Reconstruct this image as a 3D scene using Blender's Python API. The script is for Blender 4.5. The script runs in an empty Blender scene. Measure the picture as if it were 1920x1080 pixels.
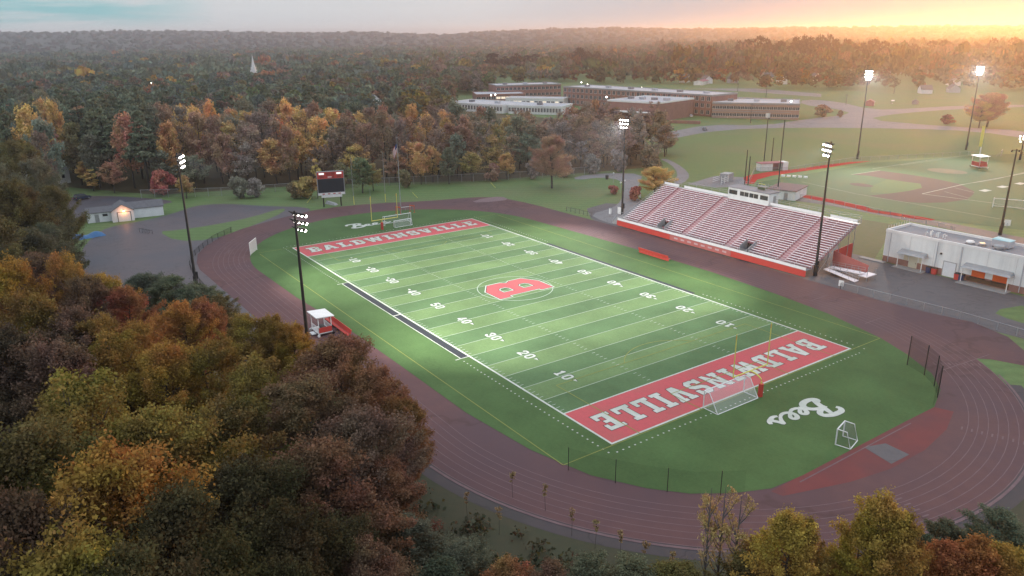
import bpy, bmesh, math, random
import numpy as np
from mathutils import Vector, Matrix

random.seed(7)
RNG = np.random.default_rng(11)
S = bpy.context.scene
# light and air
FLOODP = 155000.0
SHEDP = 160.0
HAZE_D, HAZE_G = 0.00021, 0.72
SUN_ELD, SUN_E = 2.2, 5.0
SKY_TOP = (1.30, 1.40, 1.52)
C = S.collection
PI = math.pi

# ------------------------------------------------------------------ camera
CAM = np.array([-114.08, 79.67, 46.35])
YAW, PITCH, ROLL, FPX = -0.6053974, -0.3212087, -0.0103190, 1421.68
_f = np.array([math.cos(PITCH) * math.cos(YAW), math.cos(PITCH) * math.sin(YAW), math.sin(PITCH)])
_r = np.array([math.sin(YAW), -math.cos(YAW), 0.0])
_u = np.cross(_r, _f)
RR = math.cos(ROLL) * _r + math.sin(ROLL) * _u
UU = -math.sin(ROLL) * _r + math.cos(ROLL) * _u
FF = _f


def at(u, v, z=0.0):
    """where the sight line of a photo pixel meets the level z: used to survey the site from the photo"""
    d = (u - 960) / FPX * RR - (v - 540) / FPX * UU + FF
    t = (z - CAM[2]) / d[2]
    p = CAM + t * d
    return float(p[0]), float(p[1])


def pix(x, y, z=0.0):
    d = np.array([x, y, z]) - CAM
    w = d @ FF
    return 960 + FPX * (d @ RR) / w, 540 - FPX * (d @ UU) / w, w


cd = bpy.data.cameras.new('camera')
cam = bpy.data.objects.new('camera', cd)
C.objects.link(cam)
cd.sensor_width = 36
cd.lens = 36 * FPX / 1920
cd.clip_start = 0.5
cd.clip_end = 30000
M3 = Matrix(((RR[0], UU[0], -FF[0]), (RR[1], UU[1], -FF[1]), (RR[2], UU[2], -FF[2])))
cam.matrix_world = Matrix.Translation(Vector(CAM)) @ M3.to_4x4()
S.camera = cam


# ------------------------------------------------------------------ materials
def newmat(name):
    m = bpy.data.materials.new(name)
    m.use_nodes = True
    nt = m.node_tree
    for n in list(nt.nodes):
        nt.nodes.remove(n)
    return m, nt, nt.nodes, nt.links


def nd(nt, t, **kw):
    n = nt.nodes.new(t)
    for k, v in kw.items():
        setattr(n, k, v)
    return n


def surf(name, c1, c2=None, scale=1.0, rough=0.85, detail=6, c3=None, scale3=0.05, amt3=0.5, metal=0.0, spec=0.3, bump=0.0, cracks=0.0, bands=None, streak=False):
    """a matt surface whose colour wanders between c1 and c2, with large worn patches of c3"""
    m, nt, N, L = newmat(name)
    out = nd(nt, 'ShaderNodeOutputMaterial')
    b = nd(nt, 'ShaderNodeBsdfPrincipled')
    b.inputs['Roughness'].default_value = rough
    b.inputs['Metallic'].default_value = metal
    b.inputs['Specular IOR Level'].default_value = spec
    L.new(b.outputs[0], out.inputs[0])
    c2 = c2 or tuple(x * 0.8 for x in c1)
    tc = nd(nt, 'ShaderNodeNewGeometry')
    nz = nd(nt, 'ShaderNodeTexNoise')
    nz.inputs['Scale'].default_value = scale
    nz.inputs['Detail'].default_value = detail
    nz.inputs['Roughness'].default_value = 0.65
    L.new(tc.outputs['Position'], nz.inputs['Vector'])
    rp = nd(nt, 'ShaderNodeValToRGB')
    rp.color_ramp.elements[0].position = 0.3
    rp.color_ramp.elements[1].position = 0.7
    rp.color_ramp.elements[0].color = (*c1, 1)
    rp.color_ramp.elements[1].color = (*c2, 1)
    L.new(nz.outputs['Fac'], rp.inputs[0])
    col = rp.outputs[0]
    if c3:
        n2 = nd(nt, 'ShaderNodeTexNoise')
        n2.inputs['Scale'].default_value = scale3
        n2.inputs['Detail'].default_value = 4
        L.new(tc.outputs['Position'], n2.inputs['Vector'])
        r2 = nd(nt, 'ShaderNodeMapRange')
        r2.inputs[1].default_value = 0.45
        r2.inputs[2].default_value = 0.65
        r2.inputs[4].default_value = amt3
        L.new(n2.outputs['Fac'], r2.inputs[0])
        mx = nd(nt, 'ShaderNodeMix', data_type='RGBA')
        L.new(r2.outputs[0], mx.inputs[0])
        L.new(col, mx.inputs[6])
        mx.inputs[7].default_value = (*c3, 1)
        col = mx.outputs[2]
    if cracks:
        vo = nd(nt, 'ShaderNodeTexVoronoi', feature='DISTANCE_TO_EDGE')
        vo.inputs['Scale'].default_value = cracks
        wv = nd(nt, 'ShaderNodeMix', data_type='VECTOR')
        wv.inputs[0].default_value = 0.25
        L.new(tc.outputs['Position'], wv.inputs[4])
        n5 = nd(nt, 'ShaderNodeTexNoise')
        n5.inputs['Scale'].default_value = 0.25
        sc5 = nd(nt, 'ShaderNodeVectorMath', operation='SCALE')
        sc5.inputs['Scale'].default_value = 30
        L.new(tc.outputs['Position'], n5.inputs['Vector'])
        L.new(n5.outputs['Color'], sc5.inputs[0])
        L.new(sc5.outputs[0], wv.inputs[5])
        L.new(wv.outputs[1], vo.inputs['Vector'])
        r5 = nd(nt, 'ShaderNodeMapRange')
        r5.inputs[2].default_value = 0.018
        r5.inputs[3].default_value = 0.5
        r5.inputs[4].default_value = 0.0
        L.new(vo.outputs['Distance'], r5.inputs[0])
        m5 = nd(nt, 'ShaderNodeMix', data_type='RGBA')
        L.new(r5.outputs[0], m5.inputs[0])
        L.new(col, m5.inputs[6])
        m5.inputs[7].default_value = (*(k * .45 for k in c1), 1)
        col = m5.outputs[2]
    if bands:
        wv = nd(nt, 'ShaderNodeTexWave', wave_profile='SIN')
        wv.inputs['Scale'].default_value = bands[0]
        wv.inputs['Distortion'].default_value = 2.0
        wv.inputs['Detail'].default_value = 2
        mp = nd(nt, 'ShaderNodeMapping')
        mp.inputs['Rotation'].default_value = (0, 0, bands[1])
        L.new(tc.outputs['Position'], mp.inputs[0])
        L.new(mp.outputs[0], wv.inputs['Vector'])
        mr6 = nd(nt, 'ShaderNodeMapRange')
        mr6.inputs[3].default_value = 1 - bands[2]
        mr6.inputs[4].default_value = 1 + bands[2]
        L.new(wv.outputs['Fac'], mr6.inputs[0])
        h6 = nd(nt, 'ShaderNodeHueSaturation')
        L.new(mr6.outputs[0], h6.inputs['Value'])
        L.new(col, h6.inputs['Color'])
        col = h6.outputs[0]
    if streak:
        mp = nd(nt, 'ShaderNodeMapping')
        mp.inputs['Scale'].default_value = (1.3, 1.3, 0.10)
        L.new(tc.outputs['Position'], mp.inputs[0])
        n7 = nd(nt, 'ShaderNodeTexNoise')
        n7.inputs['Scale'].default_value = 1.0
        n7.inputs['Detail'].default_value = 5
        L.new(mp.outputs[0], n7.inputs['Vector'])
        r7 = nd(nt, 'ShaderNodeMapRange')
        r7.inputs[1].default_value = 0.40
        r7.inputs[2].default_value = 0.75
        r7.inputs[3].default_value = 1.0
        r7.inputs[4].default_value = 0.86
        L.new(n7.outputs['Fac'], r7.inputs[0])
        h7 = nd(nt, 'ShaderNodeHueSaturation')
        L.new(r7.outputs[0], h7.inputs['Value'])
        L.new(col, h7.inputs['Color'])
        col = h7.outputs[0]
    L.new(col, b.inputs['Base Color'])
    if bump:
        bp = nd(nt, 'ShaderNodeBump')
        bp.inputs['Strength'].default_value = bump
        L.new(nz.outputs['Fac'], bp.inputs['Height'])
        L.new(bp.outputs[0], b.inputs['Normal'])
    return m


def emit(name, col, strength):
    m, nt, N, L = newmat(name)
    out = nd(nt, 'ShaderNodeOutputMaterial')
    e = nd(nt, 'ShaderNodeEmission')
    e.inputs[0].default_value = (*col, 1)
    e.inputs[1].default_value = strength
    L.new(e.outputs[0], out.inputs[0])
    m.cycles.emission_sampling = 'NONE'
    return m


def net(name, col, alpha):
    m, nt, N, L = newmat(name)
    out = nd(nt, 'ShaderNodeOutputMaterial')
    b = nd(nt, 'ShaderNodeBsdfDiffuse')
    b.inputs[0].default_value = (*col, 1)
    t = nd(nt, 'ShaderNodeBsdfTransparent')
    mx = nd(nt, 'ShaderNodeMixShader')
    mx.inputs[0].default_value = alpha
    L.new(t.outputs[0], mx.inputs[1])
    L.new(b.outputs[0], mx.inputs[2])
    L.new(mx.outputs[0], out.inputs[0])
    return m


def leafmat(name, source, warm=(0.20, 0.10, 0.02), mixamt=0.35):
    """leaves: the tree's own hue (object colour or per-tree attribute), varied leaf by leaf and in patches through the crown"""
    m, nt, N, L = newmat(name)
    out = nd(nt, 'ShaderNodeOutputMaterial')
    if source == 'object':
        src = nd(nt, 'ShaderNodeObjectInfo')
        base = src.outputs['Color']
        rnd = src.outputs['Random']
    else:
        src = nd(nt, 'ShaderNodeAttribute', attribute_name='tint')
        base = src.outputs['Color']
        rnd = None
    at_ = nd(nt, 'ShaderNodeAttribute', attribute_name='leaf_rand')
    geo = nd(nt, 'ShaderNodeNewGeometry')
    nz = nd(nt, 'ShaderNodeTexNoise')
    nz.inputs['Scale'].default_value = 0.22
    nz.inputs['Detail'].default_value = 3
    L.new(geo.outputs['Position'], nz.inputs['Vector'])
    hs = nd(nt, 'ShaderNodeHueSaturation')
    L.new(base, hs.inputs['Color'])
    h = nd(nt, 'ShaderNodeMapRange')
    h.inputs[1].default_value = 0.3
    h.inputs[2].default_value = 0.7
    h.inputs[3].default_value = 0.5 - 0.035
    h.inputs[4].default_value = 0.5 + 0.035
    L.new(nz.outputs['Fac'], h.inputs[0])
    L.new(h.outputs[0], hs.inputs['Hue'])
    v = nd(nt, 'ShaderNodeMapRange')
    v.inputs[3].default_value = 0.62
    v.inputs[4].default_value = 1.42
    L.new(at_.outputs['Fac'], v.inputs[0])
    L.new(v.outputs[0], hs.inputs['Value'])
    d = nd(nt, 'ShaderNodeBsdfDiffuse')
    L.new(hs.outputs[0], d.inputs[0])
    t = nd(nt, 'ShaderNodeBsdfTranslucent')
    L.new(hs.outputs[0], t.inputs[0])
    mx = nd(nt, 'ShaderNodeMixShader')
    mx.inputs[0].default_value = 0.3
    L.new(d.outputs[0], mx.inputs[1])
    L.new(t.outputs[0], mx.inputs[2])
    L.new(mx.outputs[0], out.inputs[0])
    return m


def turfmat():
    m, nt, N, L = newmat('striped_turf')
    out = nd(nt, 'ShaderNodeOutputMaterial')
    b = nd(nt, 'ShaderNodeBsdfPrincipled')
    b.inputs['Roughness'].default_value = 0.9
    b.inputs['Specular IOR Level'].default_value = 0.15
    L.new(b.outputs[0], out.inputs[0])
    g = nd(nt, 'ShaderNodeNewGeometry')
    sx = nd(nt, 'ShaderNodeSeparateXYZ')
    L.new(g.outputs['Position'], sx.inputs[0])
    a = nd(nt, 'ShaderNodeMath', operation='MULTIPLY')
    a.inputs[1].default_value = 1 / 9.144
    L.new(sx.outputs[0], a.inputs[0])
    fr = nd(nt, 'ShaderNodeMath', operation='FRACT')
    a2 = nd(nt, 'ShaderNodeMath', operation='ADD')
    a2.inputs[1].default_value = 20.0
    L.new(a.outputs[0], a2.inputs[0])
    L.new(a2.outputs[0], fr.inputs[0])
    gt = nd(nt, 'ShaderNodeMath', operation='GREATER_THAN')
    gt.inputs[1].default_value = 0.5
    L.new(fr.outputs[0], gt.inputs[0])
    # only between the goal lines and the sidelines
    ax = nd(nt, 'ShaderNodeMath', operation='ABSOLUTE')
    L.new(sx.outputs[0], ax.inputs[0])
    lx = nd(nt, 'ShaderNodeMath', operation='LESS_THAN')
    lx.inputs[1].default_value = 45.72
    L.new(ax.outputs[0], lx.inputs[0])
    ay = nd(nt, 'ShaderNodeMath', operation='ABSOLUTE')
    L.new(sx.outputs[1], ay.inputs[0])
    ly = nd(nt, 'ShaderNodeMath', operation='LESS_THAN')
    ly.inputs[1].default_value = 24.38
    L.new(ay.outputs[0], ly.inputs[0])
    inn = nd(nt, 'ShaderNodeMath', operation='MULTIPLY')
    L.new(lx.outputs[0], inn.inputs[0])
    L.new(ly.outputs[0], inn.inputs[1])
    mk = nd(nt, 'ShaderNodeMath', operation='MULTIPLY')
    L.new(gt.outputs[0], mk.inputs[0])
    L.new(inn.outputs[0], mk.inputs[1])
    nz = nd(nt, 'ShaderNodeTexNoise')
    nz.inputs['Scale'].default_value = 0.09
    nz.inputs['Detail'].default_value = 7
    nz.inputs['Roughness'].default_value = 0.6
    L.new(g.outputs['Position'], nz.inputs['Vector'])
    n2 = nd(nt, 'ShaderNodeTexNoise')
    n2.inputs['Scale'].default_value = 2.5
    n2.inputs['Detail'].default_value = 5
    L.new(g.outputs['Position'], n2.inputs['Vector'])
    mxa = nd(nt, 'ShaderNodeMix', data_type='RGBA')
    L.new(inn.outputs[0], mxa.inputs[0])
    mxa.inputs[6].default_value = (*TURF_APRON, 1)
    mxa.inputs[7].default_value = (*TURF_DARK, 1)
    mx = nd(nt, 'ShaderNodeMix', data_type='RGBA')
    L.new(mk.outputs[0], mx.inputs[0])
    L.new(mxa.outputs[2], mx.inputs[6])
    mx.inputs[7].default_value = (*TURF_LIGHT, 1)
    mr = nd(nt, 'ShaderNodeMapRange')
    mr.inputs[1].default_value = 0.3
    mr.inputs[2].default_value = 0.7
    mr.inputs[3].default_value = 0.78
    mr.inputs[4].default_value = 1.22
    ad = nd(nt, 'ShaderNodeMath', operation='ADD')
    L.new(nz.outputs['Fac'], ad.inputs[0])
    sc = nd(nt, 'ShaderNodeMath', operation='MULTIPLY_ADD')
    sc.inputs[1].default_value = 0.35
    sc.inputs[2].default_value = -0.175
    L.new(n2.outputs['Fac'], sc.inputs[0])
    L.new(sc.outputs[0], ad.inputs[1])
    L.new(ad.outputs[0], mr.inputs[0])
    hs = nd(nt, 'ShaderNodeHueSaturation')
    L.new(mx.outputs[2], hs.inputs['Color'])
    L.new(mr.outputs[0], hs.inputs['Value'])
    L.new(hs.outputs[0], b.inputs['Base Color'])
    return m


TURF_APRON = (0.064, 0.118, 0.042)
TURF_DARK = (0.085, 0.150, 0.068)
TURF_LIGHT = (0.124, 0.196, 0.084)
MT = {}
MT['turf'] = turfmat()
MT['lawn'] = surf('lawn_grass', (0.078, 0.135, 0.046), (0.110, 0.172, 0.060), 0.9, c3=(0.130, 0.142, 0.070), scale3=0.035, amt3=0.55, bands=(0.11, 0.7, 0.07))
MT['forest_floor'] = surf('leaf_litter', (0.055, 0.045, 0.022), (0.085, 0.062, 0.026), 1.5, c3=(0.05, 0.055, 0.022), scale3=0.08)
MT['track'] = surf('track_rubber', (0.120, 0.059, 0.060), (0.098, 0.049, 0.054), 0.5, c3=(0.080, 0.048, 0.060), scale3=0.05, amt3=0.8, streak=False, cracks=0.035)
MT['dzone'] = surf('red_rubber', (0.170, 0.042, 0.041), (0.140, 0.038, 0.041), 0.5, c3=(0.108, 0.042, 0.047), scale3=0.12, amt3=0.7)
MT['asphalt'] = surf('asphalt', (0.085, 0.082, 0.092), (0.105, 0.098, 0.108), 0.8, c3=(0.055, 0.052, 0.060), scale3=0.07, rough=0.75, cracks=0.11)
MT['road'] = surf('pale_asphalt', (0.170, 0.168, 0.182), (0.205, 0.200, 0.215), 0.25, rough=0.8, c3=(.14, .14, .15), scale3=.05, cracks=0.06)
MT['wetyard'] = surf('worn_yard_asphalt', (0.080, 0.068, 0.080), (0.100, 0.078, 0.088), 0.35, c3=(0.062, 0.064, 0.084), scale3=0.05, amt3=0.9, rough=0.55, cracks=0.09)
MT['concrete'] = surf('concrete', (0.30, 0.30, 0.30), (0.24, 0.24, 0.245), 0.8)
MT['paint_white'] = surf('white_line_paint', (0.54, 0.56, 0.53), (0.43, 0.46, 0.42), 1.2, c3=(0.34, 0.39, 0.33), scale3=0.22, amt3=0.55)
MT['paint_lane'] = surf('faded_lane_paint', (0.165, 0.110, 0.120), (0.120, 0.075, 0.085), 0.6)
MT['paint_yellow'] = surf('yellow_line_paint', (0.34, 0.31, 0.05), (0.26, 0.26, 0.05), 1.0)
MT['paint_red'] = surf('red_turf_paint', (0.50, 0.085, 0.100), (0.42, 0.078, 0.090), 1.6, c3=(0.36, 0.10, 0.095), scale3=0.16, amt3=0.6)
MT['paint_dark'] = surf('dark_outline_paint', (0.10, 0.035, 0.045), (0.08, 0.03, 0.04), 2.0)
MT['mat_black'] = surf('black_mat', (0.022, 0.026, 0.034), (0.032, 0.036, 0.044), 2.0)
MT['steel_dark'] = surf('dark_bronze_steel', (0.022, 0.021, 0.022), (0.032, 0.030, 0.030), 1.5, rough=0.5)
MT['steel_grey'] = surf('galvanised_steel', (0.36, 0.37, 0.39), (0.28, 0.29, 0.31), 1.5, rough=0.45, metal=0.3)
MT['white_metal'] = surf('white_coated_metal', (0.75, 0.76, 0.78), (0.66, 0.67, 0.69), 1.0, rough=0.5)
MT['white_wall'] = surf('white_painted_wall', (0.72, 0.74, 0.74), (0.66, 0.68, 0.69), 0.6, c3=(0.56, 0.57, 0.57), scale3=0.25, amt3=0.35, streak=True)
MT['shed_wall'] = surf('weathered_white_siding', (0.70, 0.73, 0.77), (0.63, 0.66, 0.70), 0.8, c3=(0.48, 0.50, 0.53), scale3=0.3, amt3=0.4)
MT['brick'] = surf('red_brick', (0.26, 0.140, 0.120), (0.31, 0.170, 0.145), 1.2, c3=(0.22, 0.12, 0.105), scale3=0.2, streak=True)
MT['brick_pale'] = surf('tan_brick', (0.30, 0.20, 0.16), (0.34, 0.24, 0.20), 1.2)
MT['roof_grey'] = surf('roof_membrane', (0.26, 0.26, 0.28), (0.20, 0.20, 0.225), 0.4, c3=(0.15, 0.15, 0.165), scale3=0.12)
MT['roof_pale'] = surf('pale_roof_membrane', (0.46, 0.47, 0.51), (0.40, 0.41, 0.45), 0.15, c3=(0.32, 0.32, 0.36), scale3=0.05)
MT['shingle'] = surf('grey_shingles', (0.10, 0.10, 0.115), (0.14, 0.14, 0.155), 1.4)
MT['glass'] = surf('dark_window_glass', (0.030, 0.036, 0.045), (0.045, 0.052, 0.060), 0.4, rough=0.15, spec=0.5)
MT['lit_glass'] = emit('lit_window', (1.0, 0.86, 0.66), 1.1)
MT['maroon'] = surf('maroon_deck', (0.330, 0.140, 0.165), (0.270, 0.115, 0.138), 0.8)
MT['pink_deck'] = surf('faded_pink_steps', (0.52, 0.36, 0.38), (0.46, 0.30, 0.32), 0.9)
MT['bench'] = surf('aluminium_plank', (0.84, 0.76, 0.79), (0.76, 0.68, 0.71), 0.9, rough=0.7)
MT['red'] = surf('red_vinyl', (0.50, 0.055, 0.045), (0.44, 0.05, 0.042), 0.8, rough=0.5)
MT['red_gravel'] = surf('red_cinder', (0.42, 0.050, 0.042), (0.36, 0.045, 0.040), 0.8, rough=0.95, spec=0.0)
MT['verge'] = surf('rough_verge_grass', (0.034, 0.042, 0.024), (0.050, 0.052, 0.028), 1.1, c3=(0.060, 0.048, 0.030), scale3=0.15)
MT['red_faded'] = surf('faded_red_vinyl', (0.44, 0.14, 0.13), (0.38, 0.11, 0.10), 0.8)
MT['orange'] = surf('orange_shutter', (0.62, 0.10, 0.02), (0.55, 0.085, 0.02), 0.8, rough=0.5)
MT['yellow'] = surf('yellow_post_paint', (0.66, 0.60, 0.14), (0.58, 0.54, 0.13), 0.8, rough=0.45)
MT['black'] = surf('black_plastic', (0.018, 0.018, 0.020), (0.03, 0.03, 0.032), 1.0, rough=0.4)
MT['screen'] = surf('dark_screen', (0.018, 0.022, 0.032), (0.024, 0.028, 0.040), 0.6, rough=0.35)
MT['blue'] = surf('blue_tarpaulin', (0.06, 0.17, 0.36), (0.045, 0.13, 0.29), 0.9, rough=0.5, bump=0.3)
MT['navy'] = surf('navy_paint', (0.03, 0.05, 0.13), (0.025, 0.04, 0.11), 0.5, rough=0.3)
MT['carblue'] = surf('dark_blue_car_paint', (0.020, 0.030, 0.060), (0.022, 0.033, 0.066), 0.5, rough=0.22, spec=0.6)
MT['carwhite'] = surf('white_car_paint', (0.70, 0.71, 0.72), (0.66, 0.67, 0.68), 0.5, rough=0.25, spec=0.6)
MT['cargrey'] = surf('grey_car_paint', (0.20, 0.21, 0.22), (0.18, 0.19, 0.20), 0.5, rough=0.25, spec=0.6)
MT['tyre'] = surf('tyre_rubber', (0.02, 0.02, 0.02), (0.028, 0.028, 0.028), 2.0)
MT['dirt'] = surf('infield_dirt', (0.072, 0.042, 0.034), (0.058, 0.036, 0.030), 0.4)
MT['bark'] = surf('dark_bark', (0.035, 0.030, 0.026), (0.055, 0.046, 0.040), 2.0)
MT['bark_pale'] = surf('pale_grey_bark', (0.13, 0.12, 0.125), (0.085, 0.080, 0.085), 2.0)
MT['twig'] = surf('grey_brown_twigs', (0.125, 0.100, 0.088), (0.095, 0.078, 0.070), 1.0)
MT['lamp'] = emit('floodlight_glow', (1.0, 0.95, 0.86), 22.0)
MT['lamp_small'] = emit('street_lamp_glow', (1.0, 0.95, 0.85), 10.0)
MT['lamp_orange'] = emit('sodium_lamp_glow', (1.0, 0.42, 0.16), 16.0)
MT['net_white'] = net('white_netting', (0.72, 0.74, 0.76), 0.22)
MT['net_grey'] = net('grey_chain_link', (0.22, 0.22, 0.23), 0.18)
MT['net_black'] = net('black_netting', (0.025, 0.025, 0.025), 0.28)
MT['net_faint'] = net('thin_dark_netting', (0.03, 0.035, 0.03), 0.12)
MT['leaf'] = leafmat('tree_leaves', 'object')
MT['leaf_far'] = leafmat('far_wood_leaves', 'attr')
MT['pale_sand'] = surf('pale_pit_sand', (0.19, 0.13, 0.14), (0.16, 0.11, 0.12), 0.5)
MT['sign_white'] = surf('white_sign_face', (0.74, 0.74, 0.74), (0.66, 0.66, 0.67), 0.6)
MT['turquoise'] = surf('pale_turquoise_roof', (0.42, 0.62, 0.66), (0.38, 0.56, 0.60), 0.1)
MT['green_panel'] = surf('dark_green_panel', (0.05, 0.07, 0.04), (0.06, 0.085, 0.05), 0.8)


# ------------------------------------------------------------------ mesh helpers
class MB:
    def __init__(self):
        self.v, self.f, self.mi = [], [], []
        self.m = 0

    def face(self, pts):
        i = len(self.v)
        self.v += [tuple(p) for p in pts]
        self.f.append(tuple(range(i, i + len(pts))))
        self.mi.append(self.m)
        return self

    def hexa(self, p):
        """8 corners: bottom four then top four, both counter-clockwise"""
        i = len(self.v)
        self.v += [tuple(q) for q in p]
        for q in ((3, 2, 1, 0), (4, 5, 6, 7), (0, 1, 5, 4), (1, 2, 6, 5), (2, 3, 7, 6), (3, 0, 4, 7)):
            self.f.append(tuple(i + k for k in q))
            self.mi.append(self.m)
        return self

    def box(self, x0, x1, y0, y1, z0, z1):
        return self.hexa([(x0, y0, z0), (x1, y0, z0), (x1, y1, z0), (x0, y1, z0), (x0, y0, z1), (x1, y0, z1), (x1, y1, z1), (x0, y1, z1)])

    def obox(self, o, ax, ay, lx, ly, z0, z1):
        """box from corner o along ground directions ax, ay"""
        o, ax, ay = (np.array(k, float) for k in (o, ax, ay))
        q = [o, o + ax * lx, o + ax * lx + ay * ly, o + ay * ly]
        if ax[0] * ay[1] - ax[1] * ay[0] < 0:
            q = q[::-1]
        return self.hexa([(*k, z0) for k in q] + [(*k, z1) for k in q])

    def prism(self, poly, z0, z1):
        n = len(poly)
        a = sum(poly[i][0] * poly[(i + 1) % n][1] - poly[(i + 1) % n][0] * poly[i][1] for i in range(n))
        if a < 0:
            poly = poly[::-1]
        i = len(self.v)
        self.v += [(p[0], p[1], z0) for p in poly] + [(p[0], p[1], z1) for p in poly]
        self.f.append(tuple(i + n + k for k in range(n)))
        self.f.append(tuple(i + k for k in reversed(range(n))))
        self.mi += [self.m] * 2
        for k in range(n):
            j = (k + 1) % n
            self.f.append((i + k, i + j, i + n + j, i + n + k))
            self.mi.append(self.m)
        return self

    def tube(self, pts, rad, n=8, cap=True):
        pts = [Vector(p) for p in pts]
        rad = rad if isinstance(rad, (list, tuple)) else [rad] * len(pts)
        base = len(self.v)
        prev = None
        for k, p in enumerate(pts):
            d = (pts[min(k + 1, len(pts) - 1)] - pts[max(k - 1, 0)]).normalized()
            ref = Vector((0, 0, 1)) if abs(d.z) < 0.95 else Vector((1, 0, 0))
            s = d.cross(ref).normalized()
            t = s.cross(d)
            for j in range(n):
                a = 2 * PI * j / n
                self.v.append(tuple(p + (s * math.cos(a) + t * math.sin(a)) * rad[k]))
        for k in range(len(pts) - 1):
            for j in range(n):
                a, b = base + k * n + j, base + k * n + (j + 1) % n
                self.f.append((a, b, b + n, a + n))
                self.mi.append(self.m)
        if cap:
            self.f.append(tuple(base + j for j in reversed(range(n))))
            e = base + (len(pts) - 1) * n
            self.f.append(tuple(e + j for j in range(n)))
            self.mi += [self.m] * 2
        return self

    def mesh(self, name, mats):
        me = bpy.data.meshes.new(name)
        me.from_pydata(self.v, [], self.f)
        for m in (mats if isinstance(mats, (list, tuple)) else [mats]):
            me.materials.append(m)
        if any(self.mi):
            me.polygons.foreach_set('material_index', self.mi)
        me.update()
        return me

    def build(self, name, mats, parent=None, smooth=False, loc=None):
        me = self.mesh(name, mats)
        if smooth:
            me.polygons.foreach_set('use_smooth', [True] * len(me.polygons))
        o = bpy.data.objects.new(name, me)
        C.objects.link(o)
        if parent:
            o.parent = parent
        if loc:
            o.location = loc
        return o


def tag(o, label=None, cat=None, group=None, kind=None):
    if label:
        o['label'] = label
    if cat:
        o['category'] = cat
    if group:
        o['group'] = group
    if kind:
        o['kind'] = kind
    return o


def thing(name, label, cat, loc=(0, 0, 0), rz=0.0, group=None):
    o = bpy.data.objects.new(name, None)
    o.empty_display_size = 0.5
    C.objects.link(o)
    o.location = loc
    o.rotation_euler = (0, 0, rz)
    return tag(o, label, cat, group)


def copy_tree(root, loc, rz, label, group=None):
    r = root.copy()
    C.objects.link(r)
    r.location = loc
    r.rotation_euler = (0, 0, rz)
    r['label'] = label
    if group:
        r['group'] = group
    for ch in list(root.children):
        c = ch.copy()
        C.objects.link(c)
        c.parent = r
        for g in list(ch.children):
            d = g.copy()
            C.objects.link(d)
            d.parent = c
    return r


def sheet(name, pts, z, m, holes=None, kind='structure'):
    """a flat polygon of ground, possibly with holes, as one mesh"""
    cu = bpy.data.curves.new(name, 'CURVE')
    cu.dimensions = '2D'
    cu.fill_mode = 'BOTH'
    for ring in [pts] + list(holes or []):
        sp = cu.splines.new('POLY')
        sp.points.add(len(ring) - 1)
        for k, p in enumerate(ring):
            sp.points[k].co = (p[0], p[1], 0, 1)
        sp.use_cyclic_u = True
    t = bpy.data.objects.new(name + '_outline', cu)
    C.objects.link(t)
    dg = bpy.context.evaluated_depsgraph_get()
    me = bpy.data.meshes.new_from_object(t.evaluated_get(dg))
    me.name = name
    bpy.data.objects.remove(t)
    bpy.data.curves.remove(cu)
    me.materials.clear()
    me.materials.append(m)
    o = bpy.data.objects.new(name, me)
    C.objects.link(o)
    o.location.z = z
    if kind:
        o['kind'] = kind
    return o


def P(*uv):
    return [at(*q) for q in uv]


def arc(cx, cy, r, a0, a1, n):
    return [(cx + r * math.cos(a0 + (a1 - a0) * k / n), cy + r * math.sin(a0 + (a1 - a0) * k / n)) for k in range(n + 1)]


CX = 42.2


def oval(r, n=40):
    return arc(CX, 0, r, -PI / 2, PI / 2, n) + arc(-CX, 0, r, PI / 2, 3 * PI / 2, n)


def smooth_poly(pts, it=2):
    for _ in range(it):
        q = []
        for k in range(len(pts)):
            a, b = pts[k], pts[(k + 1) % len(pts)]
            q += [(0.75 * a[0] + 0.25 * b[0], 0.75 * a[1] + 0.25 * b[1]), (0.25 * a[0] + 0.75 * b[0], 0.25 * a[1] + 0.75 * b[1])]
        pts = q
    return pts


# ------------------------------------------------------------------ the ground
G = 9000
g = MB()
g.face([(-600, -G, 0), (G, -G, 0), (G, G, 0), (-600, G, 0)])
g.build('ground', MT['lawn'])['kind'] = 'structure'

TREELINE = [(560, 70), (300, 66), (178, 60), (143, 37), (131, -2), (119, -26), (101, -57), (91, -95), (80, -128), (100, -142), (190, -215), (330, -205)]
floor_pts = [(-190, 56), (-75, 62), (-30, 53), (30, 60), (62, 70), (112, 70), (150, 66), (178, 60), (143, 37), (131, -2), (119, -26), (101, -57), (91, -95), (84, -126),
             (100, -140), (185, -208), (300, -190), (430, -150), (2400, -700), (2600, 500), (700, 700), (-190, 200)]
sheet('forest_floor', floor_pts, 0.004, MT['forest_floor'])
sheet('rough_verge', arc(-CX, 0, 45.6, PI / 2, PI + 0.22, 40) + [(-104, -12), (-150, 0), (-150, 110), (-60, 110), (-40, 62)], 0.008, MT['verge'])
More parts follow.
